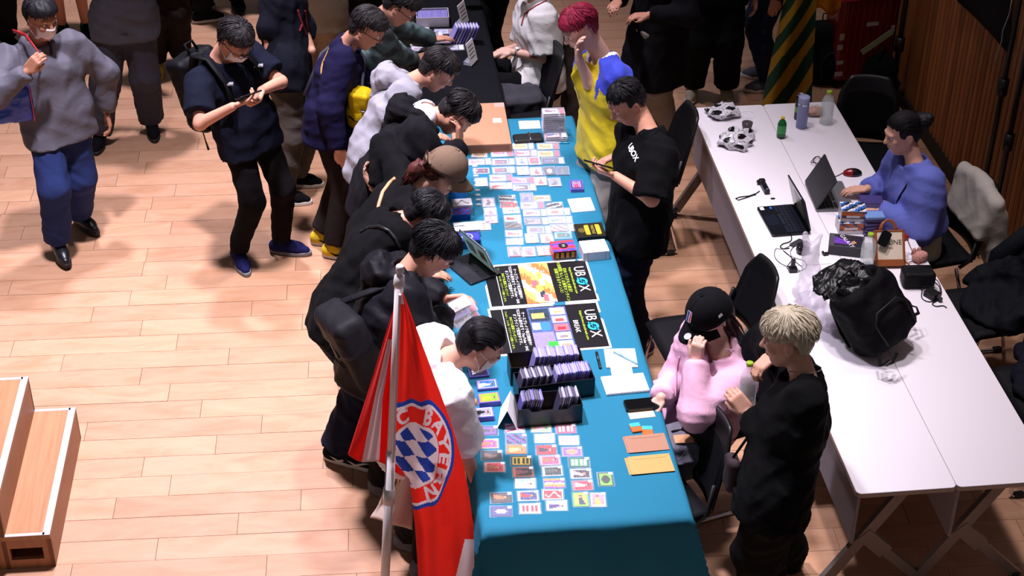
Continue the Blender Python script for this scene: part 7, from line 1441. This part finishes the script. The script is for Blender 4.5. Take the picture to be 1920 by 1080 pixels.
c = P(1548, 150, 0); backpack('black backpack standing between the striped flag and the suitcase', (c[0], c[1], 0), 5, (.32, .20, .46), m=BLK2, seed=6); c = P(1682, 205, 0); o = thing('bag', 'black soft bag leaning against the end of the slatted wall', 'bag', (c[0] - .16, c[1], 0)); s = S(); s.ell((0, 0, .2), None, (.13, .17, .24), .05); s.noise(.02, .15, 3); s.plane((0, 0, 0), (0, 0, -1)); s.obj('bag_body', BLK, .011, o); MB().tube([(-.05, -.05, .4), (0, 0, .5), (.05, .05, .4)], .01, 6).obj('handle', BLK, o, smooth=True)
tag(thick(MB().grid([[PY(1530 + 52 * u - 6 * v, -40 + 62 * v - 8 * math.sin(u * 7) * v, 4.75 + .03 * math.sin(u * 9)) for v in np.linspace(0, 1, 9)] for u in np.linspace(0, 1, 17)]).obj('pennant', cloth('cloth_amber', '#b8720e'), smooth=True), .002), 'amber cloth hanging at the top edge beside the striped flag', 'cloth')
def stand(label, p0, p1, r, clamp):
    a, b = PX(*p0, WX - .10), PX(*p1, WX - .10); d = nrm(A(0, 0, 1)); o = thing('light_stand', label, 'stand', (a[0], a[1], 0)); MB().tube([(0, 0, .03), (0, 0, 2.4)], r, 10).obj('pole', SHELL, o, smooth=True); MB().tube([(0, 0, clamp - .05), (0, 0, clamp + .05)], r * 1.9, 10).obj('clamp', SHELL, o, smooth=True)
    for k in range(3): MB().tube([(0, 0, .28), (.0 - .05 * (k == 1), (k - 1) * .22, .012)], .009, 6).obj('leg', SHELL, o, smooth=True)
stand('black stand pole in front of the slats, left of the two at the right edge', (1893, 100), (1870, 250), .016, 1.05); stand('black stand pole in front of the slats, right of the two', (1912, 160), (1890, 290), .016, .8); stand('black stand pole at the far end of the slatted wall', (1690, 60), (1682, 130), .018, .5)
HANG = cloth('banner_black', '#131416', .7); Gb = [[PX(1795 + 125 * u - 0 * v, -80 + (80 + 70 + 70 * u) * v * (.55 + .45 * u), WX - .045 + .02 * math.sin(u * 8)) for v in np.linspace(0, 1, 9)] for u in np.linspace(0, .78, 13)]; o = thing('banner', 'black cloth banner hanging on the slatted wall at top right', 'banner', A(Gb[0][0])); thick(MB().grid(np.array(Gb) - A(Gb[0][0])).obj('cloth', HANG, o, smooth=True), .002); MB().tube([PX(*v, WX - .075) - A(Gb[0][0]) for v in ((1900, -20), (1893, 25), (1880, 58), (1878, 78), (1865, 116))], .0035, 5).obj('cord', mat('cord_white', '#a8a4a4', .7), o, smooth=True)
# far card table
FZ = .712
def far(px, py, z=FZ): q = P(px, py, z); return A(q[0], q[1], FZ)
c = far(811, 42); o = thing('card_tray', 'long white cardboard tray full of cards on the black table', 'box', c, -2); WB = mat('carton_white', '#d9d4dc', .4)
MB().box((0, 0, .003), (.215, .15, .006)).obj('base', WB, o)
for sx in (-1, 1): MB().box((sx * .107, 0, .035), (.003, .15, .07)).obj('end_wall', WB, o)
for sy in (-1, 1): MB().box((0, sy * .075, .035), (.215, .003, .07)).obj('side_wall', WB, o)
tag(MB().box((-.0, .0, .035), (.20, .13, .05)).obj('packed_cards', mat('cards_edge_violet', '#7a72b0', .5, var=.5, vscale=120, stretch=(1, .05, .05)), o), kind='stuff')
for k, (x, y) in enumerate(((790, -14), (820, -22))): tag(MB().rbox((0, 0, .03), (.16, .13, .06), .003, .001, seg=1).obj('card_tray', WB, None, far(x, y), 3), ('white cardboard box behind the long tray, left', 'white cardboard box behind the long tray, right')[k], 'box')
for k, (x, y, rz) in enumerate(((873, 27, 62), (889, 100, 62))):
    c = far(x, y + 18); o = thing('price_board', ('white price board leaning by the tray on the black table', 'white price board leaning nearest on the black table')[k], 'sign', c, rz); R = frame(A(1, 0, 0), nrm(A(0, .25, 1))); MB().rbox((0, 0, .075), (.11, .004, .15), .001, .0005, 0, (R, A(0, 0, 0))).obj('board', STK, o)
    for j in range(4): MB().box((0, -.003, .12 - .025 * j), (.075, .001, .008), 0, (R, A(0, 0, 0))).obj('print_line', mat('print_grey', '#77747c', .5), o)
    MB().box((0, .03, .01), (.10, .05, .02)).obj('stand_foot', CLEAR2, o)
far_cards = [('gold trimmed case', 786, 53, '#c8a03a', '#5a58a0', '#c8c4dc'), ('blue and white case', 788, 70, '#5a78c0', '#c0c4dc', '#d8dae6'), ('white and blue case', 788, 81, '#3a4a88', '#d0d0dc', '#dcdce4'), ('rose case', 790, 92, '#c08a98', '#c8c0d0', '#d4d0dc'), ('green case', 812, 64, '#3a8a5a', '#b0c0b8', '#c8ccd0'), ('emerald case', 823, 77, '#2a7a68', '#a8b8b8', '#c4c8d0'), ('violet case', 833, 60, '#4a4aa0', '#b8b8d8', '#c8c8dc'), ('slate case', 851, 90, '#5a5a78', '#b8b8c8', '#c8c8d4')]
for d, x, y, *cc in far_cards: s_ = card(d + ' card on the black table', 0, 0, *cc, 'fig', 'slab', 0, False); s_.location = tuple(far(x, y))
for k in range(8):
    x, y = 852 + 5.2 * (k % 4) * 1.6 + (18 if k > 3 else 0) * .9, 68 + 8 * (k % 4) * .7; s_ = link('cased_card', SL[k % 3]); q = far(850 + 5.5 * k, 78); s_.location = (q[0], q[1], FZ + .06); s_.rotation_euler = (0, .45, .15); tag(s_, f'clear cased card leaning on the black table, {NTH[k]} from the left', 'card', 'cased cards leaning on the black table')

# ------------------------------------------------------------------ prints and piping on clothes, laid onto the garments' own surface
from mathutils.bvhtree import BVHTree
def surf(key):
    i = PEOPLE[key]; me = i['top'].data; V = [Vector(v.co) + Vector(i['base']) for v in me.vertices]; return BVHTree.FromPolygons(V, [tuple(p.vertices) for p in me.polygons])
def hit(bvh, px, py):
    q = bvh.ray_cast(Vector(CAM), Vector(nrm(ray(px, py)))); return (None, None) if q[0] is None else (A(q[0][:]), A(q[1][:]))
def piping(key, pts, r, m, name):
    bv = surf(key); out = []
    for (x0, y0), (x1, y1) in zip(pts, pts[1:]):
        for t in np.linspace(0, 1, 7)[:-1]:
            p, n = hit(bv, x0 + (x1 - x0) * t, y0 + (y1 - y0) * t)
            if p is not None: out.append(p + n * r * .4)
    if len(out) > 2: worn(key, MB().tube(out, r, 6), name, m)
def chest_text(key, s_, px, py, size, deg, m):
    bv = surf(key); p, n = hit(bv, px, py)
    if p is None: return
    ex = nrm(RC[0] - (RC[0] @ n) * n); ey = np.cross(n, ex); a = math.radians(deg); ux, uy = ex * math.cos(a) + ey * math.sin(a), -ex * math.sin(a) + ey * math.cos(a); V, Fc = text_geo(s_, size, bold=size * .03); out = []
    for v in V:
        q = p + ux * v[0] + uy * v[1]; h = bv.ray_cast(Vector(q + n * .05), Vector(-n)); out.append((A(h[0][:]) if h[0] else q) + n * .0025)
    worn(key, MB().add(out, Fc), 'chest_print', m, False)
chest_text('phoneman', 'UBOX', 1186, 285, .042, -62, WHT)
CREDP = mat('print_dull_red', '#7a1422', .7); GOLDP = mat('print_amber', '#b8863a', .5)
for pts in ([(557, 18), (566, 45), (574, 70)], [(566, 45), (560, 62)], [(571, 20), (574, 45), (578, 60)]): piping('hoodie', pts, .007, CREDP, 'red_print')
piping('navysweat', [(617, 90), (611, 104), (605, 116), (602, 128), (602, 140)], .0022, GOLDP, 'pin_print'); piping('navysweat', [(602, 140), (605, 122), (609, 108)], .0018, GOLDP, 'pin_print')
JRED = mat('piping_red', '#a0202a', .7); piping('whitejersey', [(1024, 2), (1004, 12), (984, 26), (977, 52)], .005, JRED, 'red_piping'); piping('whitejersey', [(978, 98), (995, 105), (1012, 108)], .005, JRED, 'red_piping')
piping('walker', [(92, 80), (95, 92), (97, 104)], .008, mat('zip_dark', '#1c1a20', .5), 'zip'); piping('pinkwoman', [(1275, 668), (1268, 700), (1266, 740), (1268, 780)], .004, mat('placket_pink', '#c890ac', .8), 'placket')
piping('phoneman', [(1208, 262), (1222, 254), (1238, 240)], .003, BLK2, 'collar_rib')
LEATK = mat('leather_black', '#131215', .45, bump=(200, .3, .001)); LEATB = mat('leather_beige', '#c8946c', .5)
piping('capwoman', [(742, 335), (730, 345), (718, 362), (711, 385), (708, 405)], .010, LEATB, 'bag_strap')
piping('blacksweat', [(676, 436), (694, 427), (712, 425), (730, 433), (742, 448), (749, 466)], .009, LEATK, 'bag_strap')
piping('blackjacket', [(700, 500), (708, 490), (722, 482)], .004, RUBK, 'seam'); piping('greyhood', [(712, 250), (718, 225), (730, 208)], .003, cloth('hoodie_seam', '#77757d'), 'seam')
